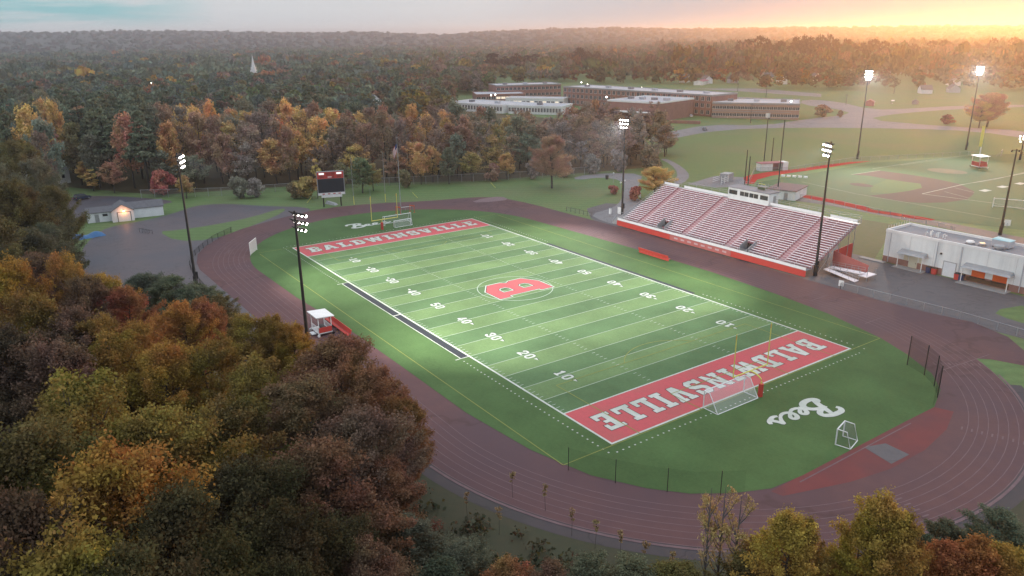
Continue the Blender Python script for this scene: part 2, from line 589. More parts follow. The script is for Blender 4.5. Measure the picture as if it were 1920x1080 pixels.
# north west yard, drive round the far bend and paths
sheet('yard_pavement', smooth_poly([(-10, 46), (20, 46), (52, 45), (72, 36), (84, 24), (90, 6), (97, 6), (104, 14), (116, 23), (119, 31), (112, 38), (107, 46), (105, 56), (98, 60), (84, 65), (60, 68), (-4, 58)], 2), 0.010, MT['wetyard'])
sheet('gravel_lot', smooth_poly(P((120, 372), (180, 366), (290, 372), (330, 378), (300, 384), (240, 392), (190, 400), (150, 420), (120, 410)), 1), 0.012, MT['wetyard'])
sheet('lawn_strip', smooth_poly(P((296, 434), (330, 452), (395, 450), (470, 425), (535, 397), (532, 389), (470, 408), (400, 422), (330, 432)), 1), 0.016, MT['lawn'])
sheet('stand_apron', [(-30, -46), (26, -46.5), (36, -50), (46, -57), (48, -66), (37, -74), (24, -80), (-20, -80), (-31, -73), (-70, -72), (-130, -66), (-130, -51.5), (-70, -50.2), (-50, -49), (-35, -48)], 0.010, MT['asphalt'])
sheet('entrance_path', smooth_poly(P((1105, 402), (1150, 390), (1165, 376), (1172, 352), (1165, 338), (1130, 332), (1080, 338), (1075, 331), (1140, 324), (1205, 326), (1200, 345), (1188, 360), (1200, 378), (1240, 380), (1170, 425), (1130, 415)), 1), 0.018, MT['road'])
sheet('park_path', smooth_poly(P((1235, 297), (1255, 299), (1282, 315), (1295, 330), (1280, 345), (1262, 345), (1272, 325), (1258, 308)), 1), 0.012, MT['road'])
sheet('rear_path', P((1290, 345), (1340, 330), (1410, 333), (1395, 350), (1340, 352)), 0.014, MT['road'])
sheet('dry_verge', P((1560, 430), (1610, 410), (1700, 425), (1665, 445), (1640, 485), (1575, 470)), 0.013, surf('dry_verge_grass', (0.10, 0.10, 0.05), (0.075, 0.095, 0.03), 0.6))
sheet('service_lane', P((1460, 372), (1560, 386), (1640, 402), (1760, 425), (1930, 462), (1930, 448), (1790, 420), (1650, 396), (1560, 378), (1480, 366)), 0.015, MT['asphalt'])
sheet('grass_island', smooth_poly(P((1855, 583), (1935, 570), (1960, 615), (1900, 602)), 1), 0.02, MT['lawn'])
# school roads
sheet('school_road', smooth_poly(P((1230, 252), (1330, 233), (1430, 236), (1520, 222), (1600, 214), (1570, 204), (1500, 196), (1505, 186), (1570, 190), (1635, 206), (1700, 204), (1800, 198), (1940, 196), (1940, 200), (1800, 204), (1680, 213), (1620, 224), (1760, 236), (1940, 246), (1940, 262), (1830, 246), (1700, 241), (1500, 239), (1350, 243), (1240, 264)), 1), 0.010, MT['road'])
sheet('parking_lot', P((1330, 180), (1490, 186), (1500, 200), (1340, 196)), 0.012, MT['road'])
sheet('far_lane', P((1300, 166), (1420, 166), (1540, 176), (1540, 182), (1400, 172)), 0.012, MT['road'])

# ------------------------------------------------------------------ track and turf
sheet('running_track', smooth_poly([(-64, -52), (-50, -49.2), (-30, -49.5), (27, -49.5), (46, -48.6), (60, -48.5), (74.5, -46), (79, -40), (82.4, -26), (89.2, -12), (92, 3), (88.4, 14), (79, 33), (66, 43), (52.5, 46.6), (42, 46.3), (-42.2, 45.0)]
                                   + arc(-CX, 0, 44.5, PI / 2 + 0.05, 3 * PI / 2 - 0.6, 28) + [(-76, -40)], 1), 0.022, MT['track'])
turf_r = 36.6
turf_pts = arc(CX, 0, turf_r, -PI / 2, PI / 2, 40) + [(20, 36.2), (0, 34.9), (-20, 34.6), (-38, 34.5), (-50.5, 33.2), (-58.8, 31.0), (-64.2, 27.8), (-67.6, 24.8), (-70.2, 21), (-72.0, 17), (-72.4, 12), (-72.4, -9), (-72.5, -15.6), (-70.4, -21.4), (-67, -25.6), (-61.3, -29.4), (-55.3, -32.4), (-44, -35.6), (-32, -37.2), (-16, -38.3), (0, -38.3), (14, -38), (30, -37.2)]
sheet('turf_field', turf_pts, 0.034, MT['turf'])
sheet('jump_area', [(-72.3, 17.5)] + [(-72.4, -9), (-72.5, -15.6), (-74.6, -16.4)] + [(-76.4, -11), (-77.4, -4), (-77.3, 3), (-76.2, 9), (-73.6, 17.2)], 0.028, MT['dzone'])
sheet('jump_pad', [(-72.9, 1.1), (-73.9, -1.8), (-76.9, -1.6), (-76.8, 2.0)], 0.038, MT['asphalt'])
sheet('runway_line', [(-72.95, 13.5), (-72.95, -9), (-73.12, -9), (-73.12, 13.5)], 0.040, MT['paint_lane'])
sheet('pit_patch', smooth_poly(P((880, 380), (905, 372), (940, 368), (955, 374), (930, 378)), 1), 0.030, MT['pale_sand'])
lanes = MB()
for k in range(8):
    r = 36.9 + k * 1.07
    w = 0.05 if k else 0.06
    a = arc(CX, 0, r, -PI / 2, PI / 2, 48) + arc(-CX, 0, r, PI / 2, 3 * PI / 2, 48)
    if k:
        ring = [p for p in a]
        for i in range(len(ring)):
            p, q = ring[i], ring[(i + 1) % len(ring)]
            if p[0] < -60 and abs(p[1]) < 10 and k == 0:
                continue
            d = (q[0] - p[0], q[1] - p[1])
            l = math.hypot(*d)
            n = (-d[1] / l * w, d[0] / l * w)
            lanes.face([(p[0] - n[0], p[1] - n[1], 0.030 + k * 1e-4), (q[0] - n[0], q[1] - n[1], 0.030 + k * 1e-4), (q[0] + n[0], q[1] + n[1], 0.030 + k * 1e-4), (p[0] + n[0], p[1] + n[1], 0.030 + k * 1e-4)])
# stagger and exchange marks on the far bend
rr = random.Random(3)
for k in range(46):
    ang = rr.uniform(0.75, 1.5)
    r = 37.2 + rr.random() * 8.2
    x, y = CX + r * math.cos(ang), r * math.sin(ang)
    t = ang + PI / 2 + rr.choice([0, PI / 2])
    l, w = rr.uniform(0.3, 0.9), 0.06
    dx, dy = math.cos(t), math.sin(t)
    lanes.face([(x - dx * l - -dy * w, y - dy * l - dx * w, .034), (x + dx * l - -dy * w, y + dy * l - dx * w, .034), (x + dx * l + -dy * w, y + dy * l + dx * w, .034), (x - dx * l + -dy * w, y - dy * l + dx * w, .034)])
# start lines on the near bend and along the home straight
for (a, b) in [(P((1765, 695), (1855, 665))), (P((1622, 607), (1655, 595))), (P((1518, 565), (1552, 553)))]:
    d = np.array(b) - np.array(a)
    n = np.array([-d[1], d[0]]) / np.linalg.norm(d) * 0.07
    lanes.face([(*(np.array(a) - n), .035), (*(np.array(b) - n), .035), (*(np.array(b) + n), .035), (*(np.array(a) + n), .035)])
for k in range(7):
    # lane numbers painted at the start of the home straight
    gx, gy = -36.0, -37.45 - k * 1.07
    lanes.face([(gx, gy - .05, .036), (gx + .9, gy - .05, .036), (gx + .9, gy + .1, .036), (gx, gy + .1, .036)])
    for q in range(3):
        a = PI + .9 - q * .55
        r = 37.4 + k * 1.07
        x, y = -CX + r * math.cos(a), r * math.sin(a)
        dx, dy = -math.sin(a) * .45, math.cos(a) * .45
        nx, ny = math.cos(a) * .10, math.sin(a) * .10
        lanes.face([(x - dx - nx, y - dy - ny, .036), (x + dx - nx, y + dy - ny, .036), (x + dx + nx, y + dy + ny, .036), (x - dx + nx, y - dy + ny, .036)])
lanes.build('lane_lines', MT['paint_lane'])['kind'] = 'structure'
sheet('track_kerb', arc(-CX, 0, 44.95, PI / 2 + 0.1, 3 * PI / 2 - 0.75, 40) + list(reversed(arc(-CX, 0, 44.62, PI / 2 + 0.1, 3 * PI / 2 - 0.75, 40))), 0.040, MT['paint_lane'])
sheet('outer_path', arc(-CX, 0, 46.4, PI / 2 + 0.05, PI + .75, 40) + list(reversed(arc(-CX, 0, 44.0, PI / 2 + 0.05, PI + .75, 40))), 0.014, surf('dark_outer_path', (.058, .050, .058), (.072, .058, .062), .5, c3=(.045, .045, .045), scale3=.15, cracks=.1))

# ------------------------------------------------------------------ field markings
Z1, Z2, Z3 = 0.042, 0.048, 0.054
HX, HY, GX = 54.86, 24.38, 45.72


def bars(name, rects, z, m):
    b = MB()
    for (x0, x1, y0, y1) in rects:
        b.face([(x0, y0, z), (x1, y0, z), (x1, y1, z), (x0, y1, z)])
    o = b.build(name, m)
    o['kind'] = 'structure'
    return o


bars('end_zone', [(-HX, -GX, -HY, HY), (GX, HX, -HY, HY)], Z1, MT['paint_red'])
LW = 0.30
bars('boundary_line', [(-HX - LW, HX + LW, HY, HY + LW), (-HX - LW, HX + LW, -HY - LW, -HY), (-HX - LW, -HX, -HY, HY), (HX, HX + LW, -HY, HY),
                       (-GX - 0.12, -GX + 0.12, -HY, HY), (GX - 0.12, GX + 0.12, -HY, HY)], Z2, MT['paint_white'])
yd = 0.9144
yl = [(k * 5 * yd - 0.065, k * 5 * yd + 0.065, -HY, HY) for k in range(-9, 10)]
hk = []
for k in range(-49, 50):
    if k % 5 == 0:
        continue
    x = k * yd
    for y in (HY - 0.75, -HY + 0.15, 8.13, -8.73):
        hk.append((x - 0.05, x + 0.05, y, y + 0.6))
bars('yard_line', yl, Z2, surf('yard_line_paint', (0.34, 0.41, 0.32), (0.27, 0.34, 0.26), 0.8))
bars('hash_mark', hk, Z2, surf('hash_mark_paint', (0.40, 0.46, 0.39), (0.33, 0.39, 0.33), 0.8))
dots = []
for sy in (1, -1):
    for sx in (1, -1):
        x = 24.0
        while x < 57.2:
            dots.append((sx * x - 0.11 - (0), sx * x + 0.11, sy * 26.2 - 0.10, sy * 26.2 + 0.10))
            x += 0.95
        y = 25.3
        while y > -25:
            if sy == 1:
                dots.append((sx * 56.8 - 0.10, sx * 56.8 + 0.10, y - 0.11, y + 0.11))
            y -= 0.95
bars('dotted_line', dots, Z2, MT['paint_white'])
bars('sideline_mat', [(-22.7, -0.15, HY + LW + 0.08, 25.95), (0.15, 22.6, HY + LW + 0.08, 25.95), (-22.7, 22.6, -25.6, -HY - LW - 0.08)], Z2, MT['mat_black'])
bars('team_box_line', [(-22.9, 22.8, 25.98, 26.12), (-22.9, -22.72, HY + LW, 27.0), (22.62, 22.8, HY + LW, 27.0), (-0.13, 0.13, HY + LW, 25.98)], Z2, MT['paint_white'])
# yellow lines of the other games
yl_b = MB()


def stroke(b, pts, w, z, closed=False):
    n = len(pts)
    for i in range(n if closed else n - 1):
        p, q = pts[i], pts[(i + 1) % n]
        d = (q[0] - p[0], q[1] - p[1])
        l = math.hypot(*d) or 1
        nx, ny = -d[1] / l * w, d[0] / l * w
        b.face([(p[0] - nx, p[1] - ny, z), (q[0] - nx, q[1] - ny, z), (q[0] + nx, q[1] + ny, z), (p[0] + nx, p[1] + ny, z)])


YW = 0.07
stroke(yl_b, [(-55.3, 32.2), (54.4, 32.4)], YW, Z3)
stroke(yl_b, [(-55.3, -32.2), (54.4, -32.4)], YW, Z3)
stroke(yl_b, [(-55.36, 32.2), (-55.36, -32.2)], YW, Z3 + .002)
stroke(yl_b, [(55.4, 32.3), (55.4, -32.3)], YW, Z3 + .002)
for s in (-1, 1):
    stroke(yl_b, [(s * 55.2, 20.1), (s * 38.6, 20.1), (s * 38.6, -20.1), (s * 55.2, -20.1)], YW, Z3 + .004)
    stroke(yl_b, [(s * 55.2, 9.2), (s * 49.8, 9.2), (s * 49.8, -9.2), (s * 55.2, -9.2)], YW, Z3 + .004)
    stroke(yl_b, arc(-44.2, 0, 9.15, -0.91, 0.91, 18) if s < 0 else arc(44.2, 0, 9.15, PI - 0.91, PI + 0.91, 18), YW, Z3 + .006)
yl_b.build('soccer_line', surf('soccer_line_paint', (0.22, 0.24, 0.06), (0.17, 0.20, 0.055), 0.9))['kind'] = 'structure'
circ = MB()
stroke(circ, arc(0, 0, 7.3, 0, 2 * PI, 64)[:-1], 0.09, Z3, True)
circ.build('center_circle', surf('circle_paint', (0.33, 0.41, 0.33), (0.27, 0.34, 0.27), 0.9))['kind'] = 'structure'

# ---- lettering: slab block capitals drawn as outlines with holes
GL = {
    'I': (.50, [[(0, 0), (.5, 0), (.5, .18), (.38, .18), (.38, .82), (.5, .82), (.5, 1), (0, 1), (0, .82), (.12, .82), (.12, .18), (0, .18)]]),
    'L': (.78, [[(0, 0), (.78, 0), (.78, .38), (.6, .38), (.6, .18), (.38, .18), (.38, .82), (.5, .82), (.5, 1), (0, 1), (0, .82), (.12, .82), (.12, .18), (0, .18)]]),
    'E': (.78, [[(0, 0), (.78, 0), (.78, .34), (.6, .34), (.6, .18), (.38, .18), (.38, .42), (.58, .42), (.58, .58), (.38, .58), (.38, .82), (.6, .82), (.6, .66), (.78, .66), (.78, 1), (0, 1), (0, .82), (.12, .82), (.12, .18), (0, .18)]]),
    'B': (.80, [[(0, 0), (.66, 0), (.8, .14), (.8, .4), (.7, .5), (.8, .6), (.8, .86), (.66, 1), (0, 1), (0, .82), (.12, .82), (.12, .18), (0, .18)], [(.38, .18), (.54, .18), (.54, .41), (.38, .41)], [(.38, .59), (.54, .59), (.54, .82), (.38, .82)]]),
    'D': (.82, [[(0, 0), (.64, 0), (.82, .2), (.82, .8), (.64, 1), (0, 1), (0, .82), (.12, .82), (.12, .18), (0, .18)], [(.38, .18), (.5, .18), (.56, .26), (.56, .74), (.5, .82), (.38, .82)]]),
    'A': (.92, [[(0, 0), (.36, 0), (.36, .16), (.31, .16), (.34, .26), (.58, .26), (.61, .16), (.56, .16), (.56, 0), (.92, 0), (.92, .16), (.86, .16), (.62, 1), (.3, 1), (.06, .16), (0, .16)], [(.39, .43), (.53, .43), (.46, .72)]]),
    'W': (1.2, [[(0, 1), (0, .84), (.07, .84), (.24, 0), (.48, 0), (.6, .5), (.72, 0), (.96, 0), (1.13, .84), (1.2, .84), (1.2, 1), (.84, 1), (.84, .84), (.9, .84), (.84, .45), (.71, 1), (.49, 1), (.36, .45), (.30, .84), (.36, .84), (.36, 1)]]),
    'N': (.92, [[(0, 0), (.4, 0), (.4, .18), (.32, .18), (.32, .6), (.66, 0), (.84, 0), (.84, .82), (.92, .82), (.92, 1), (.54, 1), (.54, .82), (.62, .82), (.62, .42), (.3, 1), (0, 1), (0, .82), (.1, .82), (.1, .18), (0, .18)]]),
    'S': (.78, [[(0, .34), (0, 0), (.16, 0), (.2, .06), (.28, 0), (.6, 0), (.78, .16), (.78, .44), (.64, .58), (.3, .63), (.26, .68), (.26, .78), (.32, .82), (.46, .82), (.54, .76), (.54, .66), (.76, .66), (.76, 1), (.6, 1), (.57, .95), (.48, 1), (.18, 1), (0, .84), (0, .58), (.14, .44), (.48, .38), (.52, .33), (.52, .24), (.46, .18), (.32, .18), (.24, .25), (.24, .34)]]),
    'V': (.90, [[(0, 1), (0, .84), (.06, .84), (.3, 0), (.6, 0), (.84, .84), (.9, .84), (.9, 1), (.5, 1), (.5, .84), (.57, .84), (.45, .36), (.33, .84), (.4, .84), (.4, 1)]]),
    '0': (.80, [[(.2, 0), (.6, 0), (.8, .2), (.8, .8), (.6, 1), (.2, 1), (0, .8), (0, .2)], [(.24, .26), (.32, .18), (.48, .18), (.56, .26), (.56, .74), (.48, .82), (.32, .82), (.24, .74)]]),
    '1': (.80, [[(.1, 0), (.7, 0), (.7, .18), (.54, .18), (.54, 1), (.34, 1), (.1, .84), (.1, .66), (.28, .74), (.28, .18), (.1, .18)]]),
    '2': (.80, [[(0, 0), (.8, 0), (.8, .2), (.36, .2), (.8, .58), (.8, .82), (.62, 1), (.18, 1), (0, .82), (0, .64), (.24, .64), (.24, .74), (.32, .82), (.5, .82), (.56, .74), (.56, .64), (0, .2)]]),
    '3': (.80, [[(.18, 0), (.62, 0), (.8, .16), (.8, .4), (.7, .5), (.8, .6), (.8, .84), (.62, 1), (.18, 1), (0, .84), (0, .66), (.24, .66), (.24, .76), (.32, .82), (.48, .82), (.56, .76), (.56, .64), (.48, .58), (.3, .58), (.3, .42), (.48, .42), (.56, .36), (.56, .24), (.48, .18), (.32, .18), (.24, .24), (.24, .34), (0, .34), (0, .16)]]),
    '4': (.82, [[(.44, 0), (.68, 0), (.68, .22), (.82, .22), (.82, .4), (.68, .4), (.68, 1), (.42, 1), (0, .4), (0, .22), (.44, .22)], [(.22, .4), (.44, .4), (.44, .74)]]),
    '5': (.80, [[(.18, 0), (.62, 0), (.8, .18), (.8, .48), (.62, .64), (.26, .64), (.28, .82), (.74, .82), (.74, 1), (.06, 1), (0, .44), (.22, .42), (.3, .48), (.48, .48), (.56, .42), (.56, .24), (.48, .18), (.32, .18), (.24, .24), (.24, .32), (0, .32), (0, .16)]]),
}


def text_mesh(name, items, z, m, offset=0.0):
    """items: (glyph, origin, right, up, sx, sy)"""
    cu = bpy.data.curves.new(name, 'CURVE')
    cu.dimensions = '2D'
    cu.fill_mode = 'BOTH'
    cu.offset = offset
    for (ch, o, rt, up, sx, sy) in items:
        for ring in (GL[ch][1] if isinstance(ch, str) else ch):
            sp = cu.splines.new('POLY')
            sp.points.add(len(ring) - 1)
            for k, (a, b) in enumerate(ring):
                sp.points[k].co = (o[0] + rt[0] * a * sx + up[0] * b * sy, o[1] + rt[1] * a * sx + up[1] * b * sy, 0, 1)
            sp.use_cyclic_u = True
    t = bpy.data.objects.new(name + '_outline', cu)
    C.objects.link(t)
    dg = bpy.context.evaluated_depsgraph_get()
    me = bpy.data.meshes.new_from_object(t.evaluated_get(dg))
    bpy.data.objects.remove(t)
    bpy.data.curves.remove(cu)
    me.materials.clear()
    me.materials.append(m)
    o = bpy.data.objects.new(name, me)
    C.objects.link(o)
    o.location.z = z
    o['kind'] = 'structure'
    return o


def line_of(txt, start, end, rt, up, h, origin_up):
    gap = 0.20
    total = sum(GL[c][0] for c in txt) + gap * (len(txt) - 1)
    L = math.hypot(end[0] - start[0], end[1] - start[1])
    sx = L / total
    out, cur = [], 0
    for c in txt:
        out.append((c, (start[0] + rt[0] * cur * sx, start[1] + rt[1] * cur * sx), rt, up, sx, h))
        cur += GL[c][0] + gap
    return out


WORD = 'BALDWINSVILLE'
items = line_of(WORD, (48.5, 22.4), (48.5, -22.4), (0, -1), (1, 0), 4.2, 0) + line_of(WORD, (-48.4, -22.3), (-48.4, 22.4), (0, 1), (-1, 0), 4.2, 0)
text_mesh('end_zone_outline', [(c, (o[0] - 0.0, o[1]), r, u, sx, sy) for (c, o, r, u, sx, sy) in items], Z2 + 0.001, MT['paint_dark'], 0.11)
text_mesh('end_zone_lettering', items, Z3, MT['paint_white'])
nums = []
shad = []
NH, NW = 1.85, 2.35
for k in range(1, 10):
    n = str(min(k, 10 - k) * 10)
    x = -GX + k * 9.144
    for side in (1, -1):
        if side == 1:
            rt, up, y0 = (-1, 0), (0, -1), 18.05
        else:
            rt, up, y0 = (1, 0), (0, 1), -18.35
        sx = 1.55
        for j, c in enumerate(n):
            off = (-1.47 if j == 0 else 0.22)
            nums.append((c, (x + rt[0] * off, y0), rt, up, sx, NH))
        if k != 5:
            toward = -1 if k < 5 else 1            # arrow toward the nearer goal
            ax = x + toward * 1.95
            nums.append(([[(0, 0), (0.85 * toward, 0.30), (0, 0.60)]], (ax, y0 + up[1] * NH * 0.45), (1, 0), up, 1, 1))
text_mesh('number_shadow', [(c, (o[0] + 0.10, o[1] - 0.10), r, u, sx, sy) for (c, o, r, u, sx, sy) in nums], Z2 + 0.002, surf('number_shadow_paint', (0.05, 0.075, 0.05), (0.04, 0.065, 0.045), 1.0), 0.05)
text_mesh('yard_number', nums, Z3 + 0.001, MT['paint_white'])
BIG = [[(0, 0), (.60, 0), (1.0, .16), (1.0, .40), (.90, .49), (1.0, .58), (1.0, .82), (.62, 1), (0, 1), (0, .80), (.09, .80), (.09, .22), (0, .22)],
       [(.34, .20), (.56, .20), (.66, .26), (.66, .36), (.56, .41), (.34, .41)], [(.34, .58), (.56, .58), (.66, .63), (.66, .73), (.56, .79), (.34, .79)]]
bigi = [(BIG, (-3.75, -6.3), (1, 0), (0, 1), 8.0, 12.2)]
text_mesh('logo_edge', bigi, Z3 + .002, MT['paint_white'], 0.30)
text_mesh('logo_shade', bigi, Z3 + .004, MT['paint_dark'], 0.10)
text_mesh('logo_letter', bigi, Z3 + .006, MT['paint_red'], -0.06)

# the script word behind each end line
SCRIPT = {
    # strokes in a box 0..1 wide, 0..1 high: big looped capital then three small letters
    'B': [[(.02, .78), (.00, .88), (.05, .99), (.14, 1.0), (.24, .98), (.33, .88), (.32, .74), (.22, .64), (.10, .60)],
          [(.20, .90), (.17, .70), (.13, .45), (.08, .22)],
          [(.10, .60), (.22, .60), (.31, .50), (.34, .34), (.29, .20), (.18, .14), (.06, .18), (.03, .30), (.10, .36)]],
    'e1': [[(.36, .26), (.44, .36), (.50, .46), (.49, .55), (.44, .57), (.39, .48), (.38, .36), (.42, .25), (.50, .22), (.57, .28)]],
    'e2': [[(.57, .28), (.64, .38), (.69, .48), (.68, .56), (.63, .58), (.58, .49), (.57, .36), (.61, .25), (.69, .22), (.76, .29)]],
    's': [[(.76, .29), (.83, .42), (.87, .58), (.88, .44), (.92, .32), (.90, .22), (.82, .19), (.78, .24)], [(.90, .22), (.97, .30), (1.0, .40)]],
}


def script_word(name, o, rt, up, W, H, wd, z, m, grow=0.0):
    b = MB()
    zz = z
    for key, strokes in SCRIPT.items():
        for s in strokes:
            pts = s
            for _ in range(2):
                q = [pts[0]]
                for i in range(len(pts) - 1):
                    a, c = pts[i], pts[i + 1]
                    q += [(.75 * a[0] + .25 * c[0], .75 * a[1] + .25 * c[1]), (.25 * a[0] + .75 * c[0], .25 * a[1] + .75 * c[1])]
                pts = q + [pts[-1]]
            w0 = (wd * (1.35 if key == 'B' else 1.0)) + grow
            wp = [(o[0] + rt[0] * a * W + up[0] * c * H, o[1] + rt[1] * a * W + up[1] * c * H) for a, c in pts]
            L, R = [], []
            for i, p in enumerate(wp):
                a, c = wp[max(i - 1, 0)], wp[min(i + 1, len(wp) - 1)]
                d = (c[0] - a[0], c[1] - a[1])
                l = math.hypot(*d) or 1
                f = w0 * (0.62 + 0.38 * math.sin(PI * i / (len(wp) - 1)))
                L.append((p[0] - d[1] / l * f, p[1] + d[0] / l * f, zz + i * 2e-5))
                R.append((p[0] + d[1] / l * f, p[1] - d[0] / l * f, zz + i * 2e-5))
            for i in range(len(wp) - 1):
                b.face([L[i], R[i], R[i + 1], L[i + 1]])
            zz += 0.0012
    ob = b.build(name, m)
    ob['kind'] = 'structure'
    return ob


for nm, zz, gw, m in (('script_shadow', 0.040, 0.10, MT['paint_dark']), ('script_lettering', 0.056, 0.0, MT['paint_white'])):
    script_word(nm, (-61.0, -5.6), (0, 1), (-1, 0), 10.9, 5.2, 0.33, zz, m if nm != 'script_shadow' else MT['green_panel'], gw)
    script_word(nm, (63.2, 5.9), (0, -1), (1, 0), 11.4, 5.2, 0.33, zz, m if nm != 'script_shadow' else MT['green_panel'], gw)
# ------------------------------------------------------------------ floodlight masts
LIGHTS = []


def flood_mast(name, label, x, y, h, aim, group, bars_n=3, lamps=4, lit=True, power=0.0, r0=0.28):
    t = thing(name, label, 'light pole', (x, y, 0), 0, group)
    rz = math.atan2(aim[1] - y, aim[0] - x)
    MB().tube([(0, 0, 0), (0, 0, 2.2), (0, 0, 2.2), (0, 0, h)], [r0 * 1.5, r0 * 1.45, r0, r0 * 0.5], 10).build('pole', MT['steel_dark'], t)
    ca, sa = math.cos(rz), math.sin(rz)

    def T(a, b, z):  # a = along aim, b = sideways
        return (a * ca - b * sa, a * sa + b * ca, z)
    for k in range(bars_n):
        z = h - 0.3 - k * 0.95
        w = 1.35 - (0.35 * (k == bars_n - 1))
        MB().tube([T(0.18, -w, z), T(0.18, w, z)], 0.07, 6).build('crossarm', MT['steel_dark'], t)
        n = max(2, lamps - (k == bars_n - 1))
        for j in range(n):
            b = -w + 0.25 + (2 * w - 0.5) * j / (n - 1)
            hd = MB()
            hd.tube([T(0.20, b, z - 0.05), T(0.42, b, z - 0.12), T(0.72, b, z - 0.36)], [0.08, 0.15, 0.19], 10)
            ho = hd.build('floodlight', MT['steel_dark'], t)
            ln = MB().tube([T(0.725, b, z - 0.365), T(0.77, b, z - 0.40), T(0.87, b, z - 0.47), T(0.93, b, z - .52)], [0.17, 0.19, 0.16, .06], 10)
            ln.build('lens', MT['lamp'] if lit else MT['steel_grey'], ho)
    MB().box(-0.3, 0.3, -0.55, -0.25, 1.6, 3.0).build('control_box', MT['steel_dark'], t)
    if power:
        ld = bpy.data.lights.new('flood_beam', 'SPOT')
        ld.energy = power
        ld.color = (1.0, 0.96, 0.88)
        ld.spot_size = math.radians(78)
        ld.spot_blend = 0.9
        ld.shadow_soft_size = 0.8
        lo = bpy.data.objects.new('flood_beam', ld)
        C.objects.link(lo)
        lo.parent = t
        lo.location = T(1.3, 0, h - 1.4)
        d = Vector((aim[0] - x, aim[1] - y, -h + 1.4)) - Vector((T(1.3, 0, 0)))
        lo.rotation_euler = d.to_track_quat('-Z', 'Y').to_euler()
    return t


FP = FLOODP
MG = 'floodlight masts of the football field'
flood_mast('light_mast', 'tall dark floodlight mast standing by the paved yard beyond the track bend', 38.4, 49.9, 26.2, (14, 3), MG, power=FP)
flood_mast('light_mast', 'dark floodlight mast behind the white filming shelter, its foot hidden by trees', -22.7, 49.2, 26, (-7, 2), MG, power=FP)
flood_mast('light_mast', 'lit floodlight mast at the far end of the bleachers by the path', 34.6, -59.8, 25.9, (16, -3), MG, power=FP)
flood_mast('light_mast', 'lit floodlight mast at the near end of the bleachers beside the ramp', -29.4, -53.0, 26.7, (-8, -2), MG, power=FP)
BG = 'floodlight masts of the baseball field'
flood_mast('light_mast', 'distant glowing floodlight mast at the far end of the red warning track', 50.4, -196.5, 33.2, (10, -150), BG, 4, 5, power=FP * 1.0)
flood_mast('light_mast', 'distant glowing floodlight mast beyond the outfield beside the yellow foul pole', 36.8, -252.3, 33.5, (5, -170), BG, 4, 5, power=FP * 1.0)
x, y = at(1905, 372)
flood_mast('light_mast', 'low lit floodlight mast at the edge of the photo beyond the outfield', *at(1912, 300), 9.5, (0, -150), BG, 3, 3, power=0)
b = flood_mast('light_mast', 'unlit dark mast between the concession building and the near soccer goal of the ball field', -36, -116.6, 20.4, (0, -160), BG, 1, 2, lit=False)

# tall bare poles behind the bleachers
DG = 'plain dark net poles behind the bleachers'
for (q, h, lab) in [((1396, 348), 11.4, 'taller dark net pole of the pair at the red corner behind the bleachers'),
                    ((1402, 350), 9.6, 'shorter dark net pole of the pair at the red corner behind the bleachers'),
                    ((1432, 308), 16.4, 'thin dark net pole rising beside the white end of the dugout'),
                    ((1446, 308), 9.8, 'short dark net pole in front of the dugout roof'),
                    ((1457, 368), 22.4, 'tallest dark net pole, standing at the white equipment shed')]:
    x, y = at(*q)
    t = thing('net_pole', lab, 'pole', (x, y, 0), 0, DG)
    MB().tube([(0, 0, 0), (0, 0, h)], [0.20, 0.13], 8).build('pole', MT['steel_dark'], t)
    MB().tube([(0, 0, 0), (0, 0, 0.5)], [0.42, 0.36], 10).build('footing', MT['concrete'], t)

# ------------------------------------------------------------------ goalposts
def goalpost(x, s, label):
    t = thing('goalpost', label, 'goalpost', (x, 0, 0))
    # s: direction from the stem toward the field
    MB().tube([(0, 0, 0), (0, 0, 1.9)], 0.33, 14).build('pad', MT['red'], t)
    pts = [(0, 0, 1.9), (0, 0, 2.2)] + [(s * (1.9 - 1.9 * math.cos(a)), 0, 2.2 + 0.88 * math.sin(a)) for a in (0.3, 0.6, 0.9, 1.2, 1.5)]
    MB().tube(pts, 0.10, 10).build('gooseneck', MT['yellow'], t)
    MB().tube([(s * 1.9, -3.55, 3.08), (s * 1.9, 3.55, 3.08)], 0.09, 10).build('crossbar', MT['yellow'], t)
    for yy in (-3.55, 3.55):
        up = MB().tube([(s * 1.9, yy, 3.0), (s * 1.9, yy, 9.2)], [0.075, 0.06], 8).build('upright', MT['yellow'], t)
        MB().face([(s * 1.9, yy - .03, 9.15), (s * 1.9 + .02, yy + .9 * .03, 9.15), (s * 1.9 - .1, yy + .25, 8.55), (s * 1.9 - .12, yy + .18, 8.5)]).build('ribbon', MT['orange'], up)
    return t


goalpost(-57.3, 1, 'yellow goalpost with red padded stem by the large soccer goal')
goalpost(58.6, -1, 'yellow goalpost with red padded stem before the scoreboard')


